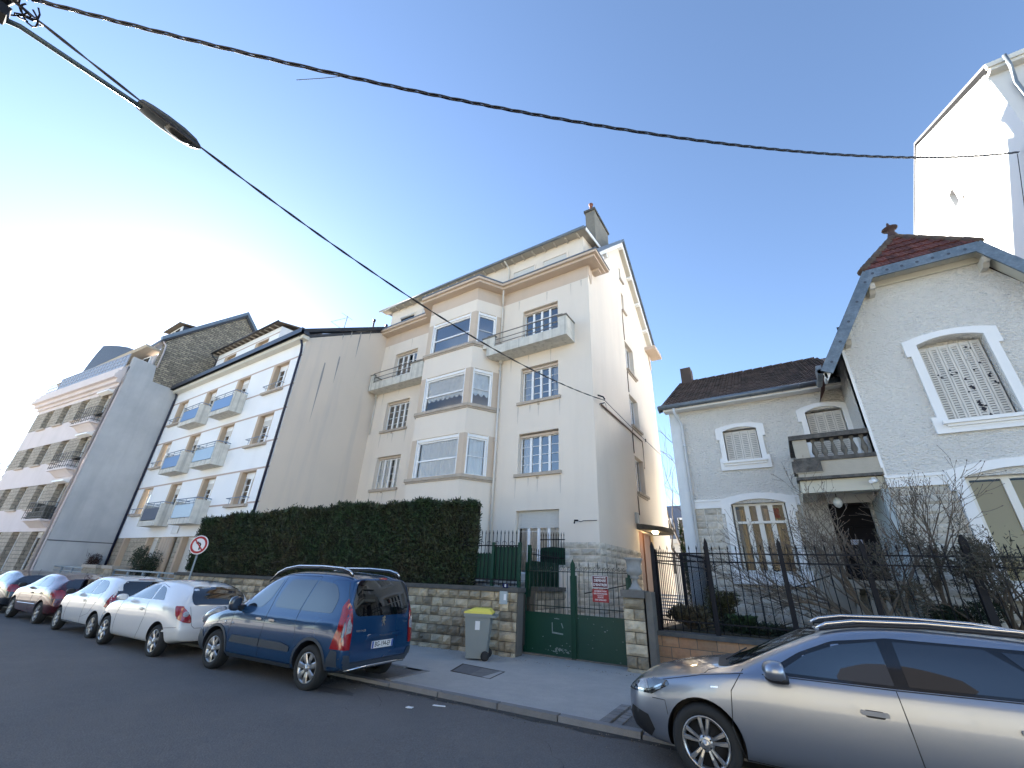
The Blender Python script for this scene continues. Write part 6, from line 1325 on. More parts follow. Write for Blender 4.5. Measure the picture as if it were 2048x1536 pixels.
q.face([rings[0] + j for j in range(18)]); q.obj('lantern', mat('grey lantern shell', (.05, .06, .07), .5, vary=(5, .3, (.06, .07, .08))), sl)
q = MB(); rings = []
for r, h in ((.0, .36), (.08, .40), (.105, .5), (.10, .62), (.07, .72), (.0, .78)):
    i = len(q.v); rings.append(i)
    for j in range(12): a = math.pi + math.pi * j / 11; q.v.append((-7.15 + r * math.cos(a), .06 + h, 8.035 + r * math.sin(a) * .55))
for k in range(len(rings) - 1):
    for j in range(11): q.face((rings[k] + j, rings[k] + j + 1, rings[k + 1] + j + 1, rings[k + 1] + j), True)
q.obj('bowl', mat('smoky bowl', (.03, .03, .028), .15), sl)
def cable(name, lab, A_, B_, sag, r=.011, twist=2, n=70, amp=.012, extra=None, group=None):
    A_, B_ = Vector(A_), Vector(B_); q = MB(); L = (B_ - A_).length; d = (B_ - A_).normalized(); x = d.cross(Vector((0, 0, 1))).normalized(); y = x.cross(d)
    for s_ in range(twist):
        pts = []
        for i in range(n + 1):
            f = i / n; p = A_.lerp(B_, f) - Vector((0, 0, 4 * sag * f * (1 - f))); a = f * L * 5.2 + s_ * 6.283 / twist + .8 * math.sin(f * 23)
            pts.append(tuple(p + (x * math.cos(a) + y * math.sin(a)) * amp))
        q.tube(pts, r, 6)
    if extra:
        for (f, v) in extra: p = A_.lerp(B_, f) - Vector((0, 0, 4 * sag * f * (1 - f))); q.tube([tuple(p), tuple(p + Vector(v) * .5 + Vector((0, 0, -.01))), tuple(p + Vector(v))], .005, 5)
    return tag(q.obj(name, mat('black cable', (.010, .010, .016), .5)), lab, 'cable')
cable('overhead_cable', 'thick twisted overhead cable crossing the sky to the tall white building', (-7.025, -1.203, 8.316), (7.95, 14.858, 13.924), 1.269, .013, 3, 170, .018, extra=[(.1754, (-0.489, -0.414, -0.288))])
cable('overhead_cable', 'overhead cable descending past the lamp to the corner of the tall cream building', (-7.053, -1.45, 8.14), (-5.18, 14.35, 8.17), .772, .011, 2, 120, .011)
q = MB(); q.tube([(-5.37, 14.15, 8.35), (-5.2, 14.3, 8.3), (-5.16, 14.36, 8.2)], .03, 8); q.tube([(-5.37, 14.3, 8.02), (-5.18, 14.38, 8.08)], .02, 6)
q.tube([(-5.18, 14.36, 8.18), (-5.22, 15.5, 8.2), (-5.25, 18., 8.19), (-5.25, 20.2, 8.2), (-5.26, 22.75, 8.2), (-5.3, 23.38, 8.19)], .012, 6); q.tube([(-5.25, 20.1, 8.26), (-5.3, 20.3, 8.22)], .035, 6)
q.tube([(-5.2, 14.5, 8.1), (-5.25, 14.8, 7.9), (-5.3, 14.45, 7.95)], .008, 5)
tag(q.obj('wall_cable', mat('black cable', (.010, .010, .016), .5)), 'cable with white bracket running along the side wall of the tall cream building', 'cable')
cable('overhead_cable', 'thin service cable running from the left picture edge to the grey party wall', (-85, 6, 19.6), (-32.55, 8.0, 12.2), .9, .014, 1, 60, .0)
cable('overhead_cable', 'thin cable dropping from the tall white building behind the tiled roof', (7.93, 14.9, 13.9), (7.93, 17.6, 10.6), .05, .010, 1, 20, 0.)
# wall camera on its arm
q = MB(F(0, 13.7)); q.tube([(-5.42, .05, 3.60), (-5.9, .06, 3.6), (-6.0, .08, 3.57), (-6.08, .14, 3.6)], .012, 6); q.tube([(-6.05, .16, 3.6), (-6.16, .2, 3.6), (-6.17, .22, 3.5)], [.03, .035, .025], 8)
tag(q.obj('wall_camera', black_metal), 'small black camera on a thin arm on the cream wall near the corner', 'camera')
# ================================================================ cars
# local frame: x runs from the front bumper (0) to the rear (L); y < 0 is the side facing the road; z up
def lerp_tab(tab, x):
    if x <= tab[0][0]: return tab[0][1]
    for (a, va), (b, vb) in zip(tab, tab[1:]):
        if x <= b: f = (x - a) / (b - a); return va + (vb - va) * f
    return tab[-1][1]
def body_mesh(c):
    L, W = c['L'], c['W'] / 2
    N = 13; st = c['st']; V = []; Fc = []; rows = []
    for t in st:
        x0 = lerp_tab([(0, 0), (1, L)], t); xx = t * L
        w = W * lerp_tab(c['w'], xx); zb = lerp_tab(c['zb'], xx); bl = lerp_tab(c['belt'], xx); zt = lerp_tab(c['top'], xx); wr = W * lerp_tab(c['roofw'], xx)
        cr = lerp_tab(c.get('crown', [(0, .035)]), xx); wb = w * .955
        ze = zt - cr; g = max(ze - bl, .0)
        mid = c.get('mid', .62)
        sec = [(0, zb), (w * .8, zb), (w * .95, zb + .06), (w * .985, zb + .2), (w, mid * bl + .05), (w * .995, bl - .14), (wb + .008, bl - .02), (wb - .012, bl + .012 if g > .02 else bl)]
        # greenhouse
        a = sec[-1]
        sec += [(a[0] + (wr - a[0]) * .45, a[1] + (ze - a[1]) * .5), (wr + .012, ze - .05 if g > .2 else a[1] + (ze - a[1]) * .85), (wr - .075, ze + .01), (wr * .5, zt - cr * .22), (0, zt)]
        row = []
        for (y, z) in sec:
            f0 = lerp_tab(c['front'], z); f1 = lerp_tab(c['rear'], z)
            x = f0 + (f1 - f0) * t if c.get('shear', True) else xx
            # keep the middle of the car unsheared
            k = max(0, 1 - xx / c['fz']); m = max(0, 1 - (L - xx) / c['rz'])
            x = xx + f0 * k ** 1.0 + (f1 - L) * m ** 1.0
            row.append((x, y, z))
        rows.append(row)
    n = len(rows[0])
    idx = []
    for row in rows:
        l = []; 
        for (x, y, z) in row: V.append((x, -y, z)); l.append(len(V) - 1)
        r = [l[0]]
        for (x, y, z) in row[1:-1]: V.append((x, y, z)); r.append(len(V) - 1)
        r.append(l[-1]); idx.append((l, r))
    for (la, ra), (lb, rb) in zip(idx, idx[1:]):
        for i in range(n - 1):
            Fc.append((la[i], la[i + 1], lb[i + 1], lb[i])); Fc.append((ra[i + 1], ra[i], rb[i], rb[i + 1]))
    for (l, r), fl in ((idx[0], 0), (idx[-1], 1)):
        for i in range(n - 1):
            q = [l[i], l[i + 1], r[i + 1], r[i]]; q = [a for k, a in enumerate(q) if a not in q[:k]]
            Fc.append(tuple(q if fl else q[::-1]))
    me = bpy.data.meshes.new('body'); me.from_pydata(V, [], Fc); bm = bmesh.new(); bm.from_mesh(me); bmesh.ops.recalc_face_normals(bm, faces=bm.faces); bm.to_mesh(me); bm.free(); me.update()
    return me
def evaluated(o):
    dg = bpy.context.evaluated_depsgraph_get(); dg.update(); me = bpy.data.meshes.new_from_object(o.evaluated_get(dg)); return me
def cylinder_cut(c):
    q = MB(); 
    for x in (c['ax0'], c['ax1']):
        for s_ in (-1, 1):
            R = c['wr'] + c.get('arch', .055); y0, y1 = s_ * (c['W'] / 2 - .30), s_ * (c['W'] / 2 + .1); n = 36; poly = [(x + R * math.cos(2 * math.pi * i / n), c['wr'] + .01 + R * math.sin(2 * math.pi * i / n)) for i in range(n)]
            q.prism(poly, min(y0, y1), max(y0, y1), 'v')
    return q
def car(c, label, pos, ang, paint, group='cars parked along the kerb'):
    T = thing(c['name'], label, 'car', pos, R_(ang), group, local=True)
    me = body_mesh(c); tmp = bpy.data.objects.new('tmp', me); sc.collection.objects.link(tmp)
    ss = tmp.modifiers.new('s', 'SUBSURF'); ss.levels = 2; ss.render_levels = 2
    sm = evaluated(tmp); bpy.data.objects.remove(tmp)
    tmp = bpy.data.objects.new('tmp', sm); sc.collection.objects.link(tmp); sm.materials.clear(); sm.materials.append(paint); sm.materials.append(black_pl)
    solid_me = sm.copy()
    cut = cylinder_cut(c).obj('cut', black_pl)
    cut.data.materials.clear(); cut.data.materials.append(black_pl)
    b = tmp.modifiers.new('b', 'BOOLEAN'); b.operation = 'DIFFERENCE'; b.object = cut; b.solver = 'EXACT'; b.material_mode = 'TRANSFER'
    bm_ = evaluated(tmp); bpy.data.objects.remove(tmp); bpy.data.objects.remove(cut)
    bm_.name = 'body'; bm_.polygons.foreach_set('use_smooth', [True] * len(bm_.polygons))
    try: bm_.set_sharp_from_angle(angle=R_(40))
    except Exception: pass
    body = link('body', bm_, T)
    bb = bmesh.new(); bb.from_mesh(solid_me); tree = BVHTree.FromBMesh(bb); bb.free()
    ctx = dict(c=c, T=T, tree=tree, body=body)
    wheels(ctx); 
    return ctx
def hit(tree, axis, a, b):
    """axis: 'L' near side (a=x,b=z), 'R' far side, 'B' rear (a=y,b=z), 'F' front (a=y,b=z), 'T' from above (a=x,b=y)"""
    o, d = {'L': ((a, -5, b), (0, 1, 0)), 'R': ((a, 5, b), (0, -1, 0)), 'B': ((9, a, b), (-1, 0, 0)), 'F': ((-3, a, b), (1, 0, 0)), 'T': ((a, b, 5), (0, 0, -1))}[axis]
    h = tree.ray_cast(Vector(o), Vector(d))
    if h[0] is None:
        h = tree.find_nearest(Vector(o) + Vector(d) * 4)
    nn = h[1] if h[1].dot(Vector(d)) < 0 else -h[1]
    return h[0], nn
def rounded(poly, r, n=4):
    out = []; m = len(poly)
    for i in range(m):
        p = Vector(poly[i][:2]); a = Vector(poly[i - 1][:2]); b = Vector(poly[(i + 1) % m][:2]); rr = poly[i][2] if len(poly[i]) > 2 else r
        da, db = (a - p), (b - p); rr = min(rr, da.length * .45, db.length * .45)
        if rr < 1e-4: out.append((p.x, p.y)); continue
        p0, p1 = p + da.normalized() * rr, p + db.normalized() * rr
        for k in range(n + 1): t = k / n; q = p0 * (1 - t) ** 2 + p * 2 * t * (1 - t) + p1 * t * t; out.append((q.x, q.y))
    return out
def decal(ctx, name, axis, poly, m, off=.004, r=0., parent=None, mirror=False, res=.09, thick=0.):
    """patch cut to `poly`, laid on the body surface"""
    from mathutils.geometry import delaunay_2d_cdt
    P = rounded(poly, r) if r or any(len(p) > 2 for p in poly) else [p[:2] for p in poly]
    # densify the outline
    D = []
    for i in range(len(P)):
        a, b = Vector(P[i]), Vector(P[(i + 1) % len(P)]); k = max(1, int((b - a).length / res))
        for j in range(k): D.append(a.lerp(b, j / k))
    n = len(D); xs = [p.x for p in D]; ys = [p.y for p in D]; pts = list(D)
    def inside(x, y):
        c_ = False; j = n - 1
        for i in range(n):
            if (D[i].y > y) != (D[j].y > y) and x < (D[j].x - D[i].x) * (y - D[i].y) / (D[j].y - D[i].y) + D[i].x: c_ = not c_
            j = i
        return c_
    x = min(xs) + res / 2
    while x < max(xs):
        y = min(ys) + res / 2
        while y < max(ys):
            if inside(x, y) and min((Vector((x, y)) - p).length for p in D) > res * .35: pts.append(Vector((x, y)))
            y += res
        x += res
    v, e, f, *_ = delaunay_2d_cdt(pts, [(i, (i + 1) % n) for i in range(n)], [list(range(n))], 1, 1e-5)
    q = MB()
    ok = []; dr = {'L': Vector((0, 1, 0)), 'R': Vector((0, -1, 0)), 'B': Vector((-1, 0, 0)), 'F': Vector((1, 0, 0)), 'T': Vector((0, 0, -1))}[axis]
    for p in v:
        h, nn = hit(ctx['tree'], axis, p.x, p.y); q.v.append(tuple(h + nn * off)); ok.append(-nn.dot(dr) > .22 and (h - Vector({'L': (p.x, h.y, p.y), 'R': (p.x, h.y, p.y), 'B': (h.x, p.x, p.y), 'F': (h.x, p.x, p.y), 'T': (p.x, p.y, h.z)}[axis])).length < .01)
    for t in f:
        if all(ok[i] for i in t): q.face(t, True)
    if thick: 
        pass
    o = q.obj(name, m, parent or ctx['T'], False)
    if mirror:
        me = o.data.copy(); me.transform(Matrix.Diagonal((1, -1, 1, 1))); me.flip_normals(); link(name, me, parent or ctx['T'])
    return o
def seam(ctx, axis, path, r=.004, name='door_gap', m=None, closed=False, parent=None, mirror=False, off=0.):
    pts = []
    for a, b in zip(path, path[1:]):
        a, b = Vector(a), Vector(b); k = max(1, int((b - a).length / .05))
        for j in range(k): pts.append(a.lerp(b, j / k))
    pts.append(Vector(path[-1])); q = MB(); P = []
    for p in pts: h, nn = hit(ctx['tree'], axis, p.x, p.y); P.append(tuple(h + nn * off))
    q.tube(P, r, 5); o = q.obj(name, m or black_pl, parent or ctx['T'])
    if mirror: me = o.data.copy(); me.transform(Matrix.Diagonal((1, -1, 1, 1))); me.flip_normals(); link(name, me, parent or ctx['T'])
    return o
def wheels(ctx):
    c, T = ctx['c'], ctx['T']; R = c['wr']; rm = c['rim']; w_ = c.get('tw', .2); yo = c['W'] / 2 - .03
    q = MB(); rr = R * c.get('rimf', .66)
    prof = [(rr - .012, -w_ + .015), (rr + .0, -w_), (R - .05, -w_ - .006), (R - .012, -w_ + .015), (R, -w_ + .04), (R, -.04), (R - .012, -.012), (R - .045, .006), (rr + .012, .002), (rr - .004, -.012), (rr - .012, -.03)]
    base = None
    for (x, s_) in ((c['ax0'], -1), (c['ax1'], -1), (c['ax0'], 1), (c['ax1'], 1)):
        if base is None:
            q = MB(); q.lathe([(r, -h) for r, h in prof], (0, 0, 0), 'v', 36, cap=False)
            # front view is -y: h=0 is the outer face
            tyre = q.obj('wheel', rubber, T)
            q = MB(); q.lathe([(rr - .012, .012), (rr - .001, .004), (rr - .014, .008), (rr - .03, .02), (rr - .035, .14)], (0, 0, 0), 'v', 36, cap=False); n = rm['n']
            for k in range(n):
                for dd in rm.get('pair', (0,)):
                    a = 2 * math.pi * (k + .0) / n + dd + .3; ca, sa = math.cos(a), math.sin(a); r0, r1 = .05, rr - .02; w0, w1 = rm['w']
                    pts = []
                    for (r, w2, dz) in ((r0, w0, .022), (r0 + (r1 - r0) * .5, (w0 + w1) / 2 * rm.get('belly', 1), .010 + rm.get('dish', .0)), (r1, w1, .012)):
                        pts += [(r * ca - w2 * sa, dz, r * sa + w2 * ca), (r * ca + w2 * sa, dz, r * sa - w2 * ca), (r * ca + w2 * .6 * sa, dz - .012, r * sa - w2 * .6 * ca), (r * ca - w2 * .6 * sa, dz - .012, r * sa + w2 * .6 * ca), (r * ca, dz + .05, r * sa)]
                    i = q.P(pts)
                    for j in range(2):
                        b = i + 5 * j; q.face((b + 3, b + 2, b + 7, b + 8)); q.face((b + 2, b + 1, b + 6, b + 7)); q.face((b, b + 3, b + 8, b + 5)); q.face((b + 1, b, b + 5, b + 6))
            q.lathe([(0, -.004), (.028, -.004), (.033, 0), (.034, .02)], (0, 0, 0), 'v', 20); q.lathe([(.034, .004), (.06, .008), (.075, .022), (.08, .05)], (0, 0, 0), 'v', 20)
            rim = q.obj('rim', rm['m'], tyre)
            q = MB(); q.lathe([(0, .06), (rr - .03, .06), (rr - .03, .1)], (0, 0, 0), 'v', 24)
            for k in range(5): a = 2 * math.pi * k / 5 + .6; q.lathe([(0, .006), (.009, .006), (.009, .02)], (.052 * math.cos(a), 0, .052 * math.sin(a)), 'v', 8)
            disc = q.obj('dark_backing', mat('dark spoke backing', (.008, .008, .009), .8), tyre)  # black disc puts shaded depth behind the spokes into colour; wheel nuts included
            tyre.location = (x, s_ * yo, R); base = tyre
        else:
            t2 = copy_tree(base, T); t2.location = (x, s_ * yo, R); t2.rotation_euler = (0, 0, math.pi if s_ > 0 else 0)
def solid_box(ctx, name, m, pts, parent=None, bev=.0):
    q = MB(); q.hexa(pts); return q.obj(name, m, parent or ctx['T'])
def pod(name, m, c, r, T, n=14, flat=None, rot=0., tilt=0.):
    """rounded housing (mirror): squashed superellipsoid"""
    q = MB(); rings = []
    for i in range(9):
        ph = -math.pi / 2 + math.pi * i / 8; i0 = len(q.v); rings.append(i0)
        for j in range(n):
            th = 2 * math.pi * j / n; f = lambda v, e: math.copysign(abs(v) ** e, v)
            x = r[0] * f(math.cos(ph), .8) * f(math.cos(th), .8); y = r[1] * f(math.cos(ph), .8) * f(math.sin(th), .8); z = r[2] * f(math.sin(ph), .8)
            if flat and x > flat * r[0]: x = flat * r[0]
            z += tilt * x
            cc, ss = math.cos(rot), math.sin(rot); q.v.append((c[0] + x * cc - y * ss, c[1] + x * ss + y * cc, c[2] + z))
    for a, b in zip(rings, rings[1:]):
        for j in range(n): q.face((a + j, a + (j + 1) % n, b + (j + 1) % n, b + j), True)
    return q.obj(name, m, T)
black_pl = mat('black plastic', (.014, .014, .016), .55)
rubber = mat('tyre rubber', (.018, .018, .018), .8, bump=(80, .2))
car_glass = mat('car glass', (.006, .008, .011), .015, spec=.5, ior=2.3)
tint_glass = mat('dark tinted car glass', (.003, .003, .004), .015, spec=.5, ior=2.1)
red_lens = mat('red lamp lens', (.28, .006, .010), .12, coat=1., vary=(14, .4, (.12, .004, .008)))
clear_lens = mat('clear lamp lens', (.35, .36, .38), .1, coat=1., vary=(30, .6, (.07, .07, .08)))
chrome = mat('chrome', (.62, .62, .63), .12, metal=1.)
alloy = mat('silver alloy', (.42, .42, .43), .28, metal=.85)
alloy_d = mat('dull alloy', (.30, .30, .31), .35, metal=.8)
plate_w = mat('number plate white', (.70, .70, .68), .4)
plate_b = mat('number plate blue', (.02, .07, .30), .4)
plate_k = mat('number plate black', (.01, .01, .01), .5)
def paint(name, col, metal=.0, fl=.3):
    return mat(name, col, fl, metal=metal, coat=1., vary=(1.2, .12, (col[0] * .8, col[1] * .8, col[2] * .8)))
def plate_rear(ctx, s_, y, z, w_=.52, h=.11, xs=.82, tilt=0.):
    T = ctx['T']; h0, nn = hit(ctx['tree'], 'B', y, z); x = h0.x + .012
    q = MB(); q.box(x - .01, x, y - w_ / 2, y + w_ / 2, z - h / 2, z + h / 2); pl = q.obj('number_plate', plate_w, T)
    q = MB(); q.box(x, x + .001, y - w_ / 2 + .003, y - w_ / 2 + .042, z - h / 2 + .003, z + h / 2 - .003); q.box(x, x + .001, y + w_ / 2 - .042, y + w_ / 2 - .003, z - h / 2 + .003, z + h / 2 - .003); q.obj('blue_band', plate_b, pl)
    M = Matrix(((0, 0, 1, x + .0015), (1, 0, 0, y), (0, 1, 0, z), (0, 0, 0, 1)))
    text_mesh('plate_number', s_, .108, M, plate_k, pl, .0003, .0015, xs=xs)
    return pl
def rear_text(ctx, s_, y, z, size, m, xs=1., off=.006, bold=.0005):
    h0, nn = hit(ctx['tree'], 'B', y, z); x = h0.x + off; tl = math.atan2(nn.z, max(nn.x, .2)); 
    M = Matrix.Translation((x, y, z)) @ Matrix(((0, -math.sin(tl), math.cos(tl), 0), (1, 0, 0, 0), (0, math.cos(tl), math.sin(tl), 0), (0, 0, 0, 1)))
    return text_mesh('lettering', s_, size, M, m, ctx['T'], .001, bold, xs=xs)
# ---------------------------------------------------------------- blue high-roofed van-like car
def cpos(x, y, c): return None
ST24 = [0, .012, .035, .07, .12, .17, .22, .26, .30, .345, .39, .44, .5, .56, .62, .68, .74, .80, .86, .91, .945, .97, .988, 1.]
blue = dict(name='parked_car', L=4.38, W=1.81, wr=.325, ax0=.90, ax1=3.63, tw=.215, rimf=.68, st=ST24, fz=.9, rz=1.1, mid=.5,
    w=[(0, .70), (.1, .86), (.3, .955), (.7, 1.0), (3.9, 1.0), (4.2, .985), (4.33, .955), (4.38, .91)],
    zb=[(0, .28), (.4, .20), (3.6, .22), (4.15, .27), (4.38, .33)],
    belt=[(0, .66), (.25, .82), (.9, .98), (1.3, 1.04), (4.38, 1.06)],
    top=[(0, .72), (.2, .90), (.6, 1.02), (1.05, 1.12), (1.22, 1.18), (1.7, 1.52), (2.0, 1.68), (2.3, 1.765), (2.8, 1.80), (3.6, 1.79), (4.1, 1.76), (4.38, 1.70)],
    roofw=[(0, .62), (.5, .78), (1.2, .80), (1.7, .76), (2.2, .75), (3.8, .77), (4.38, .75)], crown=[(0, .03), (1., .05), (2.2, .045), (4.38, .04)],
    front=[(0, .06), (.5, 0.), (.8, .05), (1.2, .1)], rear=[(0, 4.24), (.36, 4.36), (.55, 4.38), (.75, 4.35), (1.1, 4.33), (1.5, 4.25), (1.8, 4.14)],
    rim=dict(n=7, w=(.026, .045), m=alloy, belly=1.15))
p_blue = paint('blue metallic paint', (.008, .05, .13), .3, .22)
gp_grey = mat('grey blue bumper plastic', (.035, .045, .06), .5)
cx_, cy_ = -9.93, 4.88
ang = math.degrees(math.atan2(.24, 2.71)) - .3
def place(c, fx, fy, a):   # front near wheel contact -> origin of the car
    ca, sa = math.cos(R_(a)), math.sin(R_(a)); s_, d_ = stxy(fx, fy); lx, ly = c['ax0'], -(c['W'] / 2 - .03); return (fx - (lx * ca - ly * sa), fy - (lx * sa + ly * ca), gz(s_) + .002)
C = car(blue, 'dark blue high roofed car with roof rails and tailgate, parked before the stone wall', place(blue, cx_, cy_, ang), ang, p_blue)
T = C['T']
decal(C, 'window', 'L', [(1.52, 1.12, .05), (2.10, 1.575, .05), (2.33, 1.60, .06), (2.20, 1.28, .06), (2.02, 1.10, .08)], car_glass, mirror=True)
decal(C, 'quarter_window', 'L', [(1.27, 1.12, .02), (1.62, 1.40, .02), (1.49, 1.12, .01)], car_glass, mirror=True)
decal(C, 'window', 'L', [(2.36, 1.14, .10), (2.42, 1.40, .05), (2.55, 1.615, .12), (3.28, 1.625, .02), (3.11, 1.13, .02)], tint_glass, mirror=True)
decal(C, 'window', 'L', [(3.14, 1.13, .02), (3.31, 1.625, .02), (3.82, 1.58, .13), (3.99, 1.36, .10), (3.93, 1.13, .05)], tint_glass, mirror=True)
decal(C, 'windscreen', 'F', [(-.70, 1.18, .05), (-.60, 1.60, .08), (.60, 1.60, .08), (.70, 1.18, .05)], car_glass)
decal(C, 'rear_window', 'B', [(-.64, 1.10, .09), (-.71, 1.3, .05), (-.60, 1.66, .10), (.60, 1.66, .10), (.71, 1.3, .05), (.64, 1.10, .09)], tint_glass, off=.006)
decal(C, 'brake_lamp', 'B', [(-.10, 1.675, .005), (.10, 1.675, .005), (.10, 1.70, .005), (-.10, 1.70, .005)], red_lens, off=.012)
tl = [(-.885, .62), (-.70, .62), (-.69, .95), (-.735, 1.33), (-.80, 1.38), (-.885, 1.1)]
for s_ in (-1, 1):
    o = decal(C, 'tail_lamp', 'B', [(a * -s_, b) for a, b in [(-.86, .63), (-.715, .63), (-.70, .95), (-.735, 1.28), (-.775, 1.37), (-.80, 1.33)]], red_lens, off=.012, res=.05)
    decal(C, 'tail_lamp_side', 'L' if s_ < 0 else 'R', [(4.10, .64), (4.37, .64), (4.30, 1.2), (4.20, 1.37), (4.13, 1.25), (4.18, .95)], red_lens, off=.010, res=.05)
    decal(C, 'reverse_lens', 'B', [(a * -s_, b) for a, b in [(-.81, .85), (-.725, .87), (-.715, .98), (-.77, 1.07), (-.80, 1.03)]], clear_lens, off=.018, parent=o)
# lower cladding: bumpers and rub strips
decal(C, 'rear_bumper', 'B', [(-.9, .24), (.9, .24), (.9, .58), (.70, .55), (.66, .44), (-.66, .44), (-.70, .55), (-.9, .58)], gp_grey, off=.012, res=.08)
decal(C, 'rear_bumper_corner', 'L', [(4.04, .26), (4.38, .3), (4.38, .60), (4.13, .63), (4.06, .5)], gp_grey, off=.008, mirror=True)
decal(C, 'front_bumper', 'L', [(.0, .25), (.50, .25), (.53, .45), (.40, .60), (0.02, .62)], gp_grey, off=.006, mirror=True)
decal(C, 'sill_cladding', 'L', [(1.32, .22), (3.20, .22), (3.22, .33), (1.30, .33)], gp_grey, off=.01, mirror=True)
decal(C, 'rub_strip', 'L', [(1.38, .50, .03), (2.27, .50), (2.27, .62), (1.44, .62, .03)], gp_grey, off=.012, mirror=True)
decal(C, 'rub_strip', 'L', [(2.29, .50), (3.12, .50, .02), (3.14, .58, .05), (2.9, .62, .03), (2.29, .62)], gp_grey, off=.012, mirror=True)
q = MB(); h0, _ = hit(C['tree'], 'B', 0, .36); q.tube([(4.30, -.70, .33), (4.40, -.6, .36), (4.42, -.3, .375), (4.42, .3, .375), (4.40, .6, .36), (4.30, .70, .33)], .017, 8); q.obj('bumper_trim', chrome, T)
for a, b in ((.48, .33), (.42, .2)): pass
def arch_lip(C, m, x, extra=.07, w_=.05):
    c = C['c']; R = c['wr'] + c.get('arch', .055)
    P_out = [(x + (R + w_) * math.cos(a * math.pi / 16), c['wr'] + .01 + (R + w_) * math.sin(a * math.pi / 16)) for a in range(0, 17)]; P_in = [(x + (R + .003) * math.cos(a * math.pi / 16), c['wr'] + .01 + (R + .003) * math.sin(a * math.pi / 16)) for a in range(16, -1, -1)]
    return decal(C, 'arch_lip', 'L', P_out + P_in, m, off=.008, res=.06, mirror=True)
arch_lip(C, gp_grey, blue['ax0']); arch_lip(C, gp_grey, blue['ax1'])
# door gaps, handles
seam(C, 'L', [(1.32, .34), (1.30, .9), (1.27, 1.08)], mirror=True); seam(C, 'L', [(2.28, .32), (2.28, 1.0), (2.30, 1.3), (2.40, 1.68)], mirror=True); seam(C, 'L', [(2.40, 1.68), (3.33, 1.69), (3.35, 1.6), (3.12, 1.1)], .004, mirror=True); seam(C, 'L', [(3.12, 1.1), (3.12, .95), (3.20, .75), (3.18, .62)], mirror=True)
seam(C, 'L', [(2.3, 1.02), (3.95, 1.03)], .006, 'slide_rail', mirror=False) if False else None
seam(C, 'B', [(-.69, .45), (-.695, .62)], .004); seam(C, 'B', [(-.66, .445), (.66, .445)], .005, 'tailgate_gap'); seam(C, 'L', [(4.03, 1.72), (4.16, 1.45), (4.2, 1.38)], .004)
def handle(C, x, z, w_=.16, m=chrome, hh=.032):
    h0, nn = hit(C['tree'], 'L', x, z); y = h0.y - .028
    for sgn in (1, -1):
        q = MB(); yy = y * sgn; q.prism(rounded([(x - w_ / 2, z - hh / 2), (x + w_ / 2, z - hh / 2), (x + w_ / 2, z + hh / 2), (x - w_ / 2, z + hh / 2)], .013), min(yy, yy + .018 * sgn * 1), max(yy, yy + .018 * sgn), 'v'); q.box(x - w_ / 2 + .01, x - w_ / 2 + .03, min(yy, yy + .04 * (-sgn) * -1), max(yy, yy + .04 * (1 if sgn > 0 else 1)), z - .008, z + .008) if False else None
        q.obj('door_handle', m, C['T'])
    decal(C, 'handle_recess', 'L', rounded([(x - w_ * .35, z - .035), (x + w_ * .35, z - .035), (x + w_ * .35, z + .02), (x - w_ * .35, z + .02)], .02), black_pl, off=.003, res=.05, mirror=True)
handle(C, 2.12, .93); handle(C, 2.50, .93)
for x in (1.12, 1.35):
    h0, nn = hit(C['tree'], 'L', x, .80); q = MB(); q.lathe([(0, -.008), (.022, -.006), (.026, .002)], (x, h0.y - .002, .80), 'v', 12); q.obj('indicator', clear_lens, T)
# roof rails
for y in (-.62, .62):
    q = MB(); pts = [(1.75, y, 1.56), (1.95, y, 1.72), (2.15, y * .99, 1.80), (2.5, y * .98, 1.855), (3.2, y * .98, 1.865), (3.75, y * .99, 1.845), (3.95, y, 1.80), (4.02, y, 1.74)]; q.tube(pts, .018, 8); r_ = q.obj('roof_rail', chrome if True else alloy, T)
    q = MB(); q.tube([(1.75, y, 1.55), (1.95, y, 1.695), (2.2, y, 1.775), (2.5, y, 1.82), (3.2, y, 1.83), (3.75, y, 1.815), (4.04, y, 1.72)], .02, 6); q.obj('rail_foot', black_pl, r_)
pod('mirror', mat('dark mirror shell', (.02, .03, .05), .3, coat=1.), (1.42, -1.0, 1.14), (.09, .11, .13), T, flat=.6); pod('mirror', black_pl, (1.42, 1.0, 1.14), (.09, .11, .13), T, flat=.6)
q = MB(); q.hexa([(1.36, -.90, 1.02), (1.50, -.90, 1.02), (1.36, -.80, 1.02), (1.50, -.80, 1.02), (1.36, -.98, 1.10), (1.5, -.98, 1.10), (1.36, -.80, 1.12), (1.5, -.80, 1.12)]); q.obj('mirror_arm', black_pl, T)
pod('headlamp', clear_lens, (.34, -.70, .86), (.28, .14, .13), T, tilt=.35); pod('headlamp', clear_lens, (.34, .70, .86), (.28, .14, .13), T, tilt=.35)
plate_rear(C, 'BG-194-EF', .03, .66)
q = MB(); h0, _ = hit(C['tree'], 'B', .03, .80); q.prism([(-.40, .745), (-.37, .80), (-.30, .825), (.46, .825), (.48, .80), (.42, .77), (-.30, .765)], h0.x + .0, h0.x + .035, 'u'); q.obj('plate_garnish', p_blue, T)
sil = mat('silver badge', (.5, .5, .52), .25, metal=.8)
rear_text(C, 'PARTNER', -.50, .885, .045, sil, 1.15, bold=.001); M_ = rear_text(C, 'P E U G E O T', .06, .797, .038, sil, 1.35, off=.045)
rear_text(C, 'Tepee', .60, .98, .04, sil)
h0, _ = hit(C['tree'], 'B', 0, 1.0)
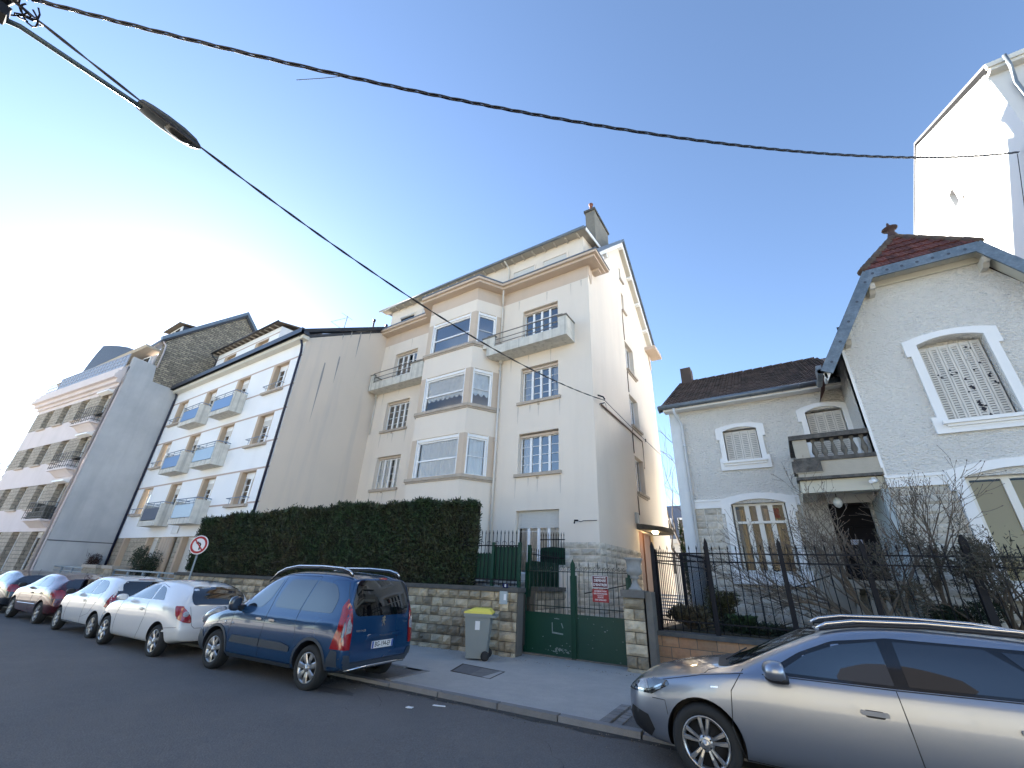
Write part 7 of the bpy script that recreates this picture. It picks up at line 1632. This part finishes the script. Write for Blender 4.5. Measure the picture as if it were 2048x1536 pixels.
q = MB(); lion = [(-.02, .075), (.0, .095), (.035, .09), (.045, .07), (.03, .055), (.02, .045), (.035, .03), (.05, .035), (.052, .02), (.035, .012), (.025, .01), (.03, -.015), (.045, -.03), (.048, -.055), (.035, -.06), (.03, -.04), (.012, -.02), (.0, -.03), (-.005, -.06), (-.025, -.062), (-.012, -.03), (-.02, -.005), (-.012, .02), (-.035, .015), (-.05, .0), (-.055, .012), (-.03, .035), (-.012, .04), (-.022, .055), (-.045, .05), (-.05, .062), (-.03, .07)]
q.prism([(y * 1.0, 1.0 + z) for y, z in lion], h0.x - .004, h0.x + .014, 'u'); q.obj('badge', chrome, T)
# ---------------------------------------------------------------- silver estate car at the right
est = dict(name='parked_car', L=4.585, W=1.82, wr=.322, ax0=.865, ax1=3.595, tw=.22, rimf=.70, st=ST24, fz=.8, rz=1.0, mid=.52,
    w=[(0, .60), (.08, .76), (.2, .875), (.45, .96), (.8, .995), (1.2, 1.0), (3.7, 1.0), (4.2, .97), (4.5, .90), (4.585, .82)],
    zb=[(0, .26), (.3, .19), (4.0, .20), (4.585, .34)],
    belt=[(0, .60), (.1, .72), (.35, .80), (.9, .905), (1.35, .95), (2.5, .965), (4.2, 1.0), (4.585, 1.0)],
    top=[(0, .66), (.12, .78), (.4, .87), (.9, .965), (1.22, 1.01), (1.6, 1.20), (2.05, 1.395), (2.35, 1.455), (2.8, 1.475), (3.5, 1.455), (4.1, 1.40), (4.45, 1.30), (4.585, 1.2)],
    roofw=[(0, .45), (.4, .74), (1.1, .82), (1.6, .81), (2.1, .79), (2.8, .775), (4.2, .74), (4.585, .66)], crown=[(0, .03), (1., .05), (2.2, .03), (4.5, .03)],
    front=[(0, .14), (.25, .05), (.5, 0.), (.75, .03), (1.2, .1)], rear=[(0, 4.5), (.5, 4.585), (1.0, 4.53), (1.5, 4.3)],
    rim=dict(n=5, w=(.014, .022), m=alloy, pair=(-.20, .20)), arch=.045)
p_sil = paint('silver grey metallic paint', (.29, .32, .38), .75, .30)
E_X, E_Y, E_A = -1.14, 5.50, 2.2
C = car(est, 'silver grey estate car with roof rails and chrome trim, parked nearest at right', place(est, E_X, E_Y, E_A), E_A, p_sil)
T = C['T']
tri = [(1.48, .975, .02), (1.82, 1.18, .03), (2.12, 1.305, .05), (2.55, 1.365, .04), (3.5, 1.355, .04), (4.0, 1.27, .04), (4.22, 1.10, .04), (4.2, 1.03, .03), (2.5, .985, .02)]
decal(C, 'window_trim', 'L', tri, mat('gloss black trim', (.006, .006, .007), .12, coat=.5), off=.003, mirror=True)
side_glass = mat('blue tinted car glass', (.006, .014, .024), .015, spec=.5, ior=2.2)
decal(C, 'window', 'L', [(1.62, 1.00, .01), (1.88, 1.17, .03), (2.15, 1.275, .04), (2.47, 1.33, .01), (2.50, 1.005, .01)], side_glass, off=.007, mirror=True, res=.06)
decal(C, 'window', 'L', [(2.60, 1.01, .01), (2.585, 1.338, .01), (3.2, 1.338, .01), (3.42, 1.18, .02), (3.50, 1.03, .01)], tint_glass, off=.007, mirror=True, res=.06)
decal(C, 'window', 'L', [(3.56, 1.03, .01), (3.30, 1.33, .01), (3.6, 1.32, .02), (3.95, 1.24, .04), (4.12, 1.10, .03), (4.1, 1.04, .02)], tint_glass, off=.007, mirror=True, res=.06)
seam(C, 'L', [(1.47, .968), (2.5, .978), (3.5, 1.008), (4.2, 1.03)], .006, 'waist_trim', chrome, mirror=True, off=.004) if False else seam(C, 'L', [(1.47, .966), (2.5, .976), (3.5, 1.004), (4.2, 1.03)], .005, 'waist_seal', mirror=True)
decal(C, 'windscreen', 'T', [(1.14, -.58, .06), (1.14, .58, .06), (2.02, .53, .06), (2.02, -.53, .06)], mat('windscreen glass', (.012, .014, .014), .02, spec=.9, ior=1.8), off=.006, res=.08)
decal(C, 'scuttle', 'T', [(1.04, -.56, .1), (1.00, 0), (1.04, .56, .1), (1.15, .6, .03), (1.15, -.6, .03)], black_pl, off=.004, res=.06)
q = MB(); q.tube([(1.12, -.45, 1.015), (1.25, -.1, 1.075), (1.3, .1, 1.09)], .008, 5); q.obj('wiper', black_pl, T)
decal(C, 'rear_window', 'B', [(-.52, 1.02, .05), (-.50, 1.3, .05), (.50, 1.3, .05), (.52, 1.02, .05)], tint_glass)
for s_, ax in ((-1, 'L'), (1, 'R')):
    o = decal(C, 'headlamp', ax, [(.06, .635), (.36, .65), (.56, .765), (.54, .80), (.22, .79), (.05, .73)], mat('headlamp glass', (.03, .033, .04), .05, spec=.9, ior=1.8), off=.006, res=.04)
    decal(C, 'lamp_reflector', ax, [(.20, .68), (.33, .69), (.30, .765), (.20, .755)], clear_lens, off=.010, res=.04, parent=o)
    decal(C, 'lamp_strip', ax, [(.14, .655), (.33, .672), (.49, .752), (.48, .762), (.32, .685), (.14, .668)], chrome, off=.012, res=.04, parent=o)
decal(C, 'grille', 'F', [(-.42, .52, .03), (.42, .52, .03), (.46, .66, .03), (-.46, .66, .03)], black_pl)
decal(C, 'air_intake', 'L', [(.10, .30), (.30, .26), (.36, .34), (.30, .46), (.10, .50), (.05, .42)], mat('dark intake', (.01, .01, .012), .6), off=.005, res=.05, mirror=True)
decal(C, 'bumper_lip', 'L', [(.06, .20), (.5, .16), (.5, .19), (.08, .25)], chrome, off=.008, res=.05, mirror=True) if False else None
seam(C, 'L', [(1.22, .24), (1.14, .5), (1.17, .8), (1.30, .985)], .0045, mirror=True); seam(C, 'L', [(2.56, .24), (2.53, .6), (2.50, .97)], .0045, mirror=True); seam(C, 'L', [(3.35, .24), (3.45, .55), (3.62, .75), (3.60, 1.0)], .0045, mirror=True)
seam(C, 'L', [(.49, .80), (.9, .895), (1.30, .955)], .0045, 'bonnet_gap', mirror=True); seam(C, 'L', [(.36, .62), (.50, .62), (.52, .5)], .0035, 'bumper_gap', mirror=True); seam(C, 'L', [(1.22, .255), (2.5, .235), (3.35, .25)], .005, 'sill_gap', mirror=True)
seam(C, 'T', [(.93, -.82), (.95, -.7), (1.05, -.64)], .004, 'bonnet_edge')
decal(C, 'bonnet_badge', 'L', [(.98, .80), (1.05, .805), (1.05, .82), (.98, .815)], chrome, off=.004, res=.05)
handle(C, 2.30, .79, .20, p_sil, .034); handle(C, 3.30, .81, .20, p_sil, .034)
mr = pod('mirror', p_sil, (1.60, -1.02, 1.03), (.115, .13, .085), T, flat=.55, rot=.15); pod('mirror', p_sil, (1.60, 1.02, 1.03), (.115, .13, .085), T, flat=.55, rot=-.15)
pod('mirror_foot', black_pl, (1.615, -1.0, .975), (.12, .12, .045), T, flat=.6, rot=.15)
for y in (-.585, .585):
    q = MB(); q.tube([(2.02, y, 1.395), (2.12, y, 1.445), (2.35, y, 1.485), (2.9, y, 1.505), (3.5, y, 1.49), (4.0, y, 1.43), (4.1, y, 1.39)], .017, 8); q.obj('roof_rail', chrome, T)
    q = MB(); q.tube([(2.05, y, 1.395), (2.4, y, 1.455), (2.9, y, 1.475), (3.5, y, 1.46), (4.05, y, 1.395)], .02, 6); q.obj('rail_foot', black_pl, T)
# ---------------------------------------------------------------- white three-door hatchback
hat = dict(name='parked_car', L=3.999, W=1.74, wr=.305, ax0=.80, ax1=3.31, tw=.19, rimf=.70, st=ST24, fz=.8, rz=1.15, mid=.5,
    w=[(0, .62), (.1, .80), (.3, .93), (.7, .995), (3.3, 1.0), (3.6, .985), (3.85, .93), (3.96, .86), (3.999, .78)],
    zb=[(0, .24), (.4, .19), (3.5, .21), (3.999, .32)],
    belt=[(0, .60), (.15, .74), (.7, .91), (1.1, .97), (3.2, 1.03), (3.999, 1.0)],
    top=[(0, .68), (.15, .82), (.5, .93), (.95, 1.02), (1.1, 1.06), (1.6, 1.32), (1.9, 1.425), (2.2, 1.475), (2.7, 1.485), (3.3, 1.46), (3.75, 1.41), (3.999, 1.36)],
    roofw=[(0, .50), (.5, .74), (1.1, .78), (1.6, .73), (2.1, .70), (3.0, .69), (3.999, .62)], crown=[(0, .03), (1., .05), (2.2, .035), (3.9, .05)],
    front=[(0, .1), (.45, 0.), (.7, .04), (1.1, .1)], rear=[(0, 3.86), (.42, 3.99), (.6, 3.999), (.8, 3.95), (1.02, 3.90), (1.2, 3.80), (1.45, 3.52)],
    rim=dict(n=7, w=(.02, .034), m=alloy, belly=1.1))
p_wh = paint('white car paint', (.66, .67, .68), 0., .25)
C = car(hat, 'white three door hatchback with teardrop red tail lamps, parked in front of the blue car', place(hat, -14.56, 4.50, 3.6), 3.6, p_wh)
T = C['T']
decal(C, 'window', 'L', [(1.44, 1.05, .03), (1.72, 1.23, .05), (2.05, 1.33, .06), (2.42, 1.36, .03), (2.52, 1.06, .02)], car_glass, mirror=True)
decal(C, 'quarter_window', 'L', [(2.58, 1.065, .02), (2.50, 1.35, .05), (2.80, 1.30, .15), (3.10, 1.07, .05)], tint_glass, mirror=True)
seam(C, 'L', [(1.40, 1.04), (1.7, 1.245), (2.05, 1.355), (2.5, 1.38), (2.85, 1.32)], .006, 'window_seal', mirror=True)
decal(C, 'rear_window', 'B', [(-.55, 1.00, .12), (-.60, 1.18, .12), (-.48, 1.36, .08), (.48, 1.36, .08), (.60, 1.18, .12), (.55, 1.00, .12)], tint_glass, off=.006, res=.05)
decal(C, 'brake_lamp', 'B', [(-.12, 1.385), (.12, 1.385), (.12, 1.42), (-.12, 1.42)], red_lens, off=.012, res=.05)
for s_ in (-1, 1):
    o = decal(C, 'tail_lamp', 'B', [(a * -s_, b) for a, b in [(-.86, .98), (-.72, .98), (-.56, .80), (-.52, .66), (-.70, .69), (-.86, .82)]], red_lens, off=.012, r=.04, res=.05)
    decal(C, 'tail_lamp_side', 'L' if s_ < 0 else 'R', [(3.68, .99, .04), (3.86, .99, .02), (3.99, .80, .01), (3.97, .72, .01), (3.82, .78, .06)], red_lens, off=.010, res=.05)
    h0, nn = hit(C['tree'], 'B', s_ * .66, .84); q = MB(); 
    decal(C, 'lamp_ring', 'B', [(s_ * .66 + .055 * math.cos(i * .5236), .84 + .055 * math.sin(i * .5236)) for i in range(12)], clear_lens, off=.016, res=.03, parent=o)
seam(C, 'L', [(1.28, .30), (1.24, .7), (1.32, 1.0)], mirror=True); seam(C, 'L', [(2.50, 1.02), (2.62, .75), (2.55, .45), (2.42, .28)], mirror=True); handle(C, 2.38, .86, .17, p_wh, .03)
seam(C, 'B', [(-.60, .98), (-.50, .62), (-.44, .57), (.44, .57), (.50, .62), (.60, .98)], .004, 'tailgate_gap'); seam(C, 'L', [(3.40, .55), (3.7, .58), (3.95, .6)], .004, 'bumper_gap')
decal(C, 'bumper_strip', 'L', [(3.55, .50), (3.92, .5), (3.92, .535), (3.57, .535)], p_wh, off=.014, mirror=True)
plate_rear(C, 'DC-192-LS', .0, .43)
q = MB(); h0, _ = hit(C['tree'], 'B', 0, .87); q.tube([(h0.x + .008, .055 * math.cos(i * .3142), .87 + .055 * math.sin(i * .3142)) for i in range(20)], .008, 6, closed=True); q.prism([(-.08, .862), (.0, .878), (.01, .862), (.08, .872), (0, .884), (-.01, .874)], h0.x, h0.x + .012, 'u'); q.obj('badge', chrome, T)
q = MB(); h0, _ = hit(C['tree'], 'B', 0, .73); q.box(h0.x - .01, h0.x + .018, -.16, .16, .71, .745); q.obj('tailgate_handle', p_wh, T)
q = MB(); q.tube([(3.25, 0, 1.45), (3.33, 0, 1.57)], .006, 5, r2=.003); q.box(3.2, 3.3, -.03, .03, 1.45, 1.475); q.obj('aerial', black_pl, T)
pod('mirror', p_wh, (1.50, -.97, 1.05), (.10, .11, .07), T, flat=.6); pod('mirror', p_wh, (1.50, .97, 1.05), (.10, .11, .07), T, flat=.6)
decal(C, 'windscreen', 'F', [(-.62, 1.10, .05), (-.52, 1.38, .06), (.52, 1.38, .06), (.62, 1.10, .05)], car_glass)
# ---------------------------------------------------------------- small white city car
cit = dict(name='parked_car', L=3.54, W=1.64, wr=.29, ax0=.58, ax1=3.0, tw=.18, rimf=.68, st=ST24, fz=.6, rz=.9, mid=.5,
    w=[(0, .66), (.1, .84), (.3, .95), (.6, 1.0), (3.0, 1.0), (3.3, .985), (3.48, .94), (3.54, .88)],
    zb=[(0, .24), (.4, .19), (3.2, .21), (3.54, .30)],
    belt=[(0, .62), (.15, .76), (.6, .90), (1.0, .93), (3.1, 1.0), (3.54, 1.0)],
    top=[(0, .70), (.15, .84), (.5, .94), (.85, 1.03), (1.0, 1.10), (1.4, 1.34), (1.7, 1.445), (2.0, 1.475), (2.6, 1.48), (3.1, 1.455), (3.4, 1.42), (3.54, 1.38)],
    roofw=[(0, .55), (.5, .76), (1.0, .78), (1.5, .73), (2.0, .71), (3.0, .70), (3.54, .66)], crown=[(0, .03), (1., .05), (2.2, .03)],
    front=[(0, .08), (.45, 0.), (.7, .04), (1.1, .1)], rear=[(0, 3.42), (.42, 3.53), (.6, 3.54), (.9, 3.50), (1.1, 3.44), (1.45, 3.22)],
    rim=dict(n=8, w=(.018, .026), m=alloy_d))
C = car(cit, 'small white city car with upright tail lamps, between the dark red car and white hatchback', place(cit, -18.38, 4.50, 3.3), 3.3, p_wh)
T = C['T']
decal(C, 'window', 'L', [(1.22, 1.0, .03), (1.50, 1.21, .05), (1.78, 1.33, .05), (2.12, 1.355, .02), (2.16, 1.0, .02)], car_glass, mirror=True)
decal(C, 'window', 'L', [(2.22, 1.0, .02), (2.18, 1.355, .02), (2.62, 1.34, .12), (2.85, 1.2, .1), (2.90, 1.08, .08), (2.6, 1.01, .05)], car_glass, mirror=True)
decal(C, 'rear_window', 'B', [(-.66, .98, .03), (-.60, 1.36, .05), (.60, 1.36, .05), (.66, .98, .03)], tint_glass, off=.006)
decal(C, 'tailgate_panel', 'B', [(-.62, .80, .03), (-.66, .97), (.66, .97), (.62, .80, .03)], mat('glossy black tailgate', (.01, .012, .015), .1, coat=.6), off=.005)
decal(C, 'brake_lamp', 'B', [(-.2, 1.385), (.2, 1.385), (.2, 1.405), (-.2, 1.405)], red_lens, off=.012, res=.05)
for s_ in (-1, 1):
    decal(C, 'tail_lamp', 'B', [(a * -s_, b) for a, b in [(-.80, .74), (-.66, .74), (-.64, .90), (-.66, 1.08), (-.76, 1.10), (-.80, .95)]], red_lens, off=.012, r=.02, res=.05)
    decal(C, 'tail_lamp_side', 'L' if s_ < 0 else 'R', [(3.34, .75), (3.52, .75), (3.46, 1.08), (3.40, 1.06), (3.36, .9)], red_lens, off=.010, res=.05)
seam(C, 'L', [(1.08, .28), (1.04, .6), (1.12, .96)], mirror=True); seam(C, 'L', [(2.18, .28), (2.20, .98)], mirror=True); seam(C, 'L', [(2.2, .45), (2.6, .55), (2.85, .9), (2.86, 1.05)], mirror=True)
handle(C, 2.05, .84, .15, p_wh, .03); pod('mirror', black_pl, (1.25, -.93, 1.02), (.09, .10, .07), T, flat=.6); pod('mirror', black_pl, (1.25, .93, 1.02), (.09, .10, .07), T, flat=.6)
decal(C, 'sill_strip', 'L', [(.95, .27), (2.65, .27), (2.65, .30), (.95, .30)], chrome, off=.006, mirror=True)
q = MB(); q.tube([(3.0, 0, 1.45), (3.25, 0, 1.66)], .007, 5, r2=.003); q.obj('aerial', black_pl, T)
plate_rear(C, 'CW-381-QK', .0, .62) if False else None
# ---------------------------------------------------------------- dark red hatchback and the dark car beyond it
red = dict(name='parked_car', L=4.21, W=1.78, wr=.31, ax0=.88, ax1=3.50, tw=.2, rimf=.68, st=ST24, fz=.8, rz=1.15, mid=.5,
    w=[(0, .64), (.1, .80), (.3, .93), (.7, .995), (3.5, 1.0), (3.85, .975), (4.1, .92), (4.21, .84)],
    zb=[(0, .24), (.4, .19), (3.8, .21), (4.21, .32)],
    belt=[(0, .60), (.15, .74), (.8, .90), (1.25, .96), (3.4, 1.01), (4.21, 1.0)],
    top=[(0, .68), (.15, .82), (.6, .93), (1.05, 1.02), (1.2, 1.06), (1.7, 1.30), (2.05, 1.42), (2.4, 1.46), (2.9, 1.455), (3.4, 1.42), (3.8, 1.36), (4.21, 1.30)],
    roofw=[(0, .55), (.5, .76), (1.2, .78), (1.7, .73), (2.2, .70), (3.0, .69), (4.21, .62)], crown=[(0, .03), (1., .05), (2.2, .03), (4.2, .05)],
    front=[(0, .1), (.45, 0.), (.7, .04), (1.1, .1)], rear=[(0, 4.08), (.42, 4.2), (.6, 4.21), (.85, 4.16), (1.02, 4.08), (1.2, 3.86), (1.42, 3.62)],
    rim=dict(n=6, w=(.02, .03), m=alloy_d))
def hatch5(label, pos, ang, pm):
    C = car(red, label, pos, ang, pm); T = C['T']
    decal(C, 'window', 'L', [(1.55, 1.02, .03), (1.85, 1.20, .05), (2.15, 1.30, .05), (2.50, 1.335, .02), (2.54, 1.03, .02)], car_glass, mirror=True)
    decal(C, 'window', 'L', [(2.60, 1.03, .02), (2.56, 1.335, .02), (3.05, 1.31, .10), (3.38, 1.12, .05), (3.35, 1.04, .03)], car_glass, mirror=True)
    decal(C, 'rear_window', 'B', [(-.58, 1.00, .06), (-.58, 1.12, .05), (-.48, 1.28, .06), (.48, 1.28, .06), (.58, 1.12, .05), (.58, 1.00, .06)], tint_glass, off=.006, res=.05)
    for s_ in (-1, 1):
        decal(C, 'tail_lamp', 'B', [(a * -s_, b) for a, b in [(-.86, .74), (-.56, .74), (-.56, .93), (-.66, .98), (-.86, .95)]], red_lens, off=.012, r=.03, res=.05)
        decal(C, 'tail_lamp_side', 'L' if s_ < 0 else 'R', [(3.95, .75), (4.19, .75), (4.10, .98), (3.84, .98)], red_lens, off=.010, res=.05)
    seam(C, 'L', [(1.30, .28), (1.26, .6), (1.36, .98)], mirror=True); seam(C, 'L', [(2.52, .28), (2.57, 1.01)], mirror=True); seam(C, 'L', [(2.55, .4), (3.1, .5), (3.4, .85), (3.4, 1.02)], mirror=True)
    handle(C, 2.38, .84, .16, pm, .03); handle(C, 3.2, .86, .16, pm, .03); pod('mirror', black_pl, (1.58, -.99, 1.03), (.09, .10, .07), T, flat=.6); pod('mirror', black_pl, (1.58, .99, 1.03), (.09, .10, .07), T, flat=.6)
    seam(C, 'L', [(1.4, .5), (3.1, .54)], .010, 'side_moulding', pm, mirror=True); q = MB(); q.tube([(3.3, 0, 1.42), (3.38, 0, 1.50)], .006, 5); q.obj('aerial', black_pl, T)
    plate_rear(C, 'AY-507-RT', .0, .60) if False else None
    return C
hatch5('dark red five door hatchback parked before the small white car', place(red, -23.10, 4.36, 3.0), 3.0, paint('dark red paint', (.075, .012, .018), .3, .25))
hatch5('dark grey hatchback at the left picture edge, partly hidden by the dark red car', place(red, -28.0, 4.2, 3.0), 3.0, paint('dark grey paint', (.03, .034, .042), .4, .25))
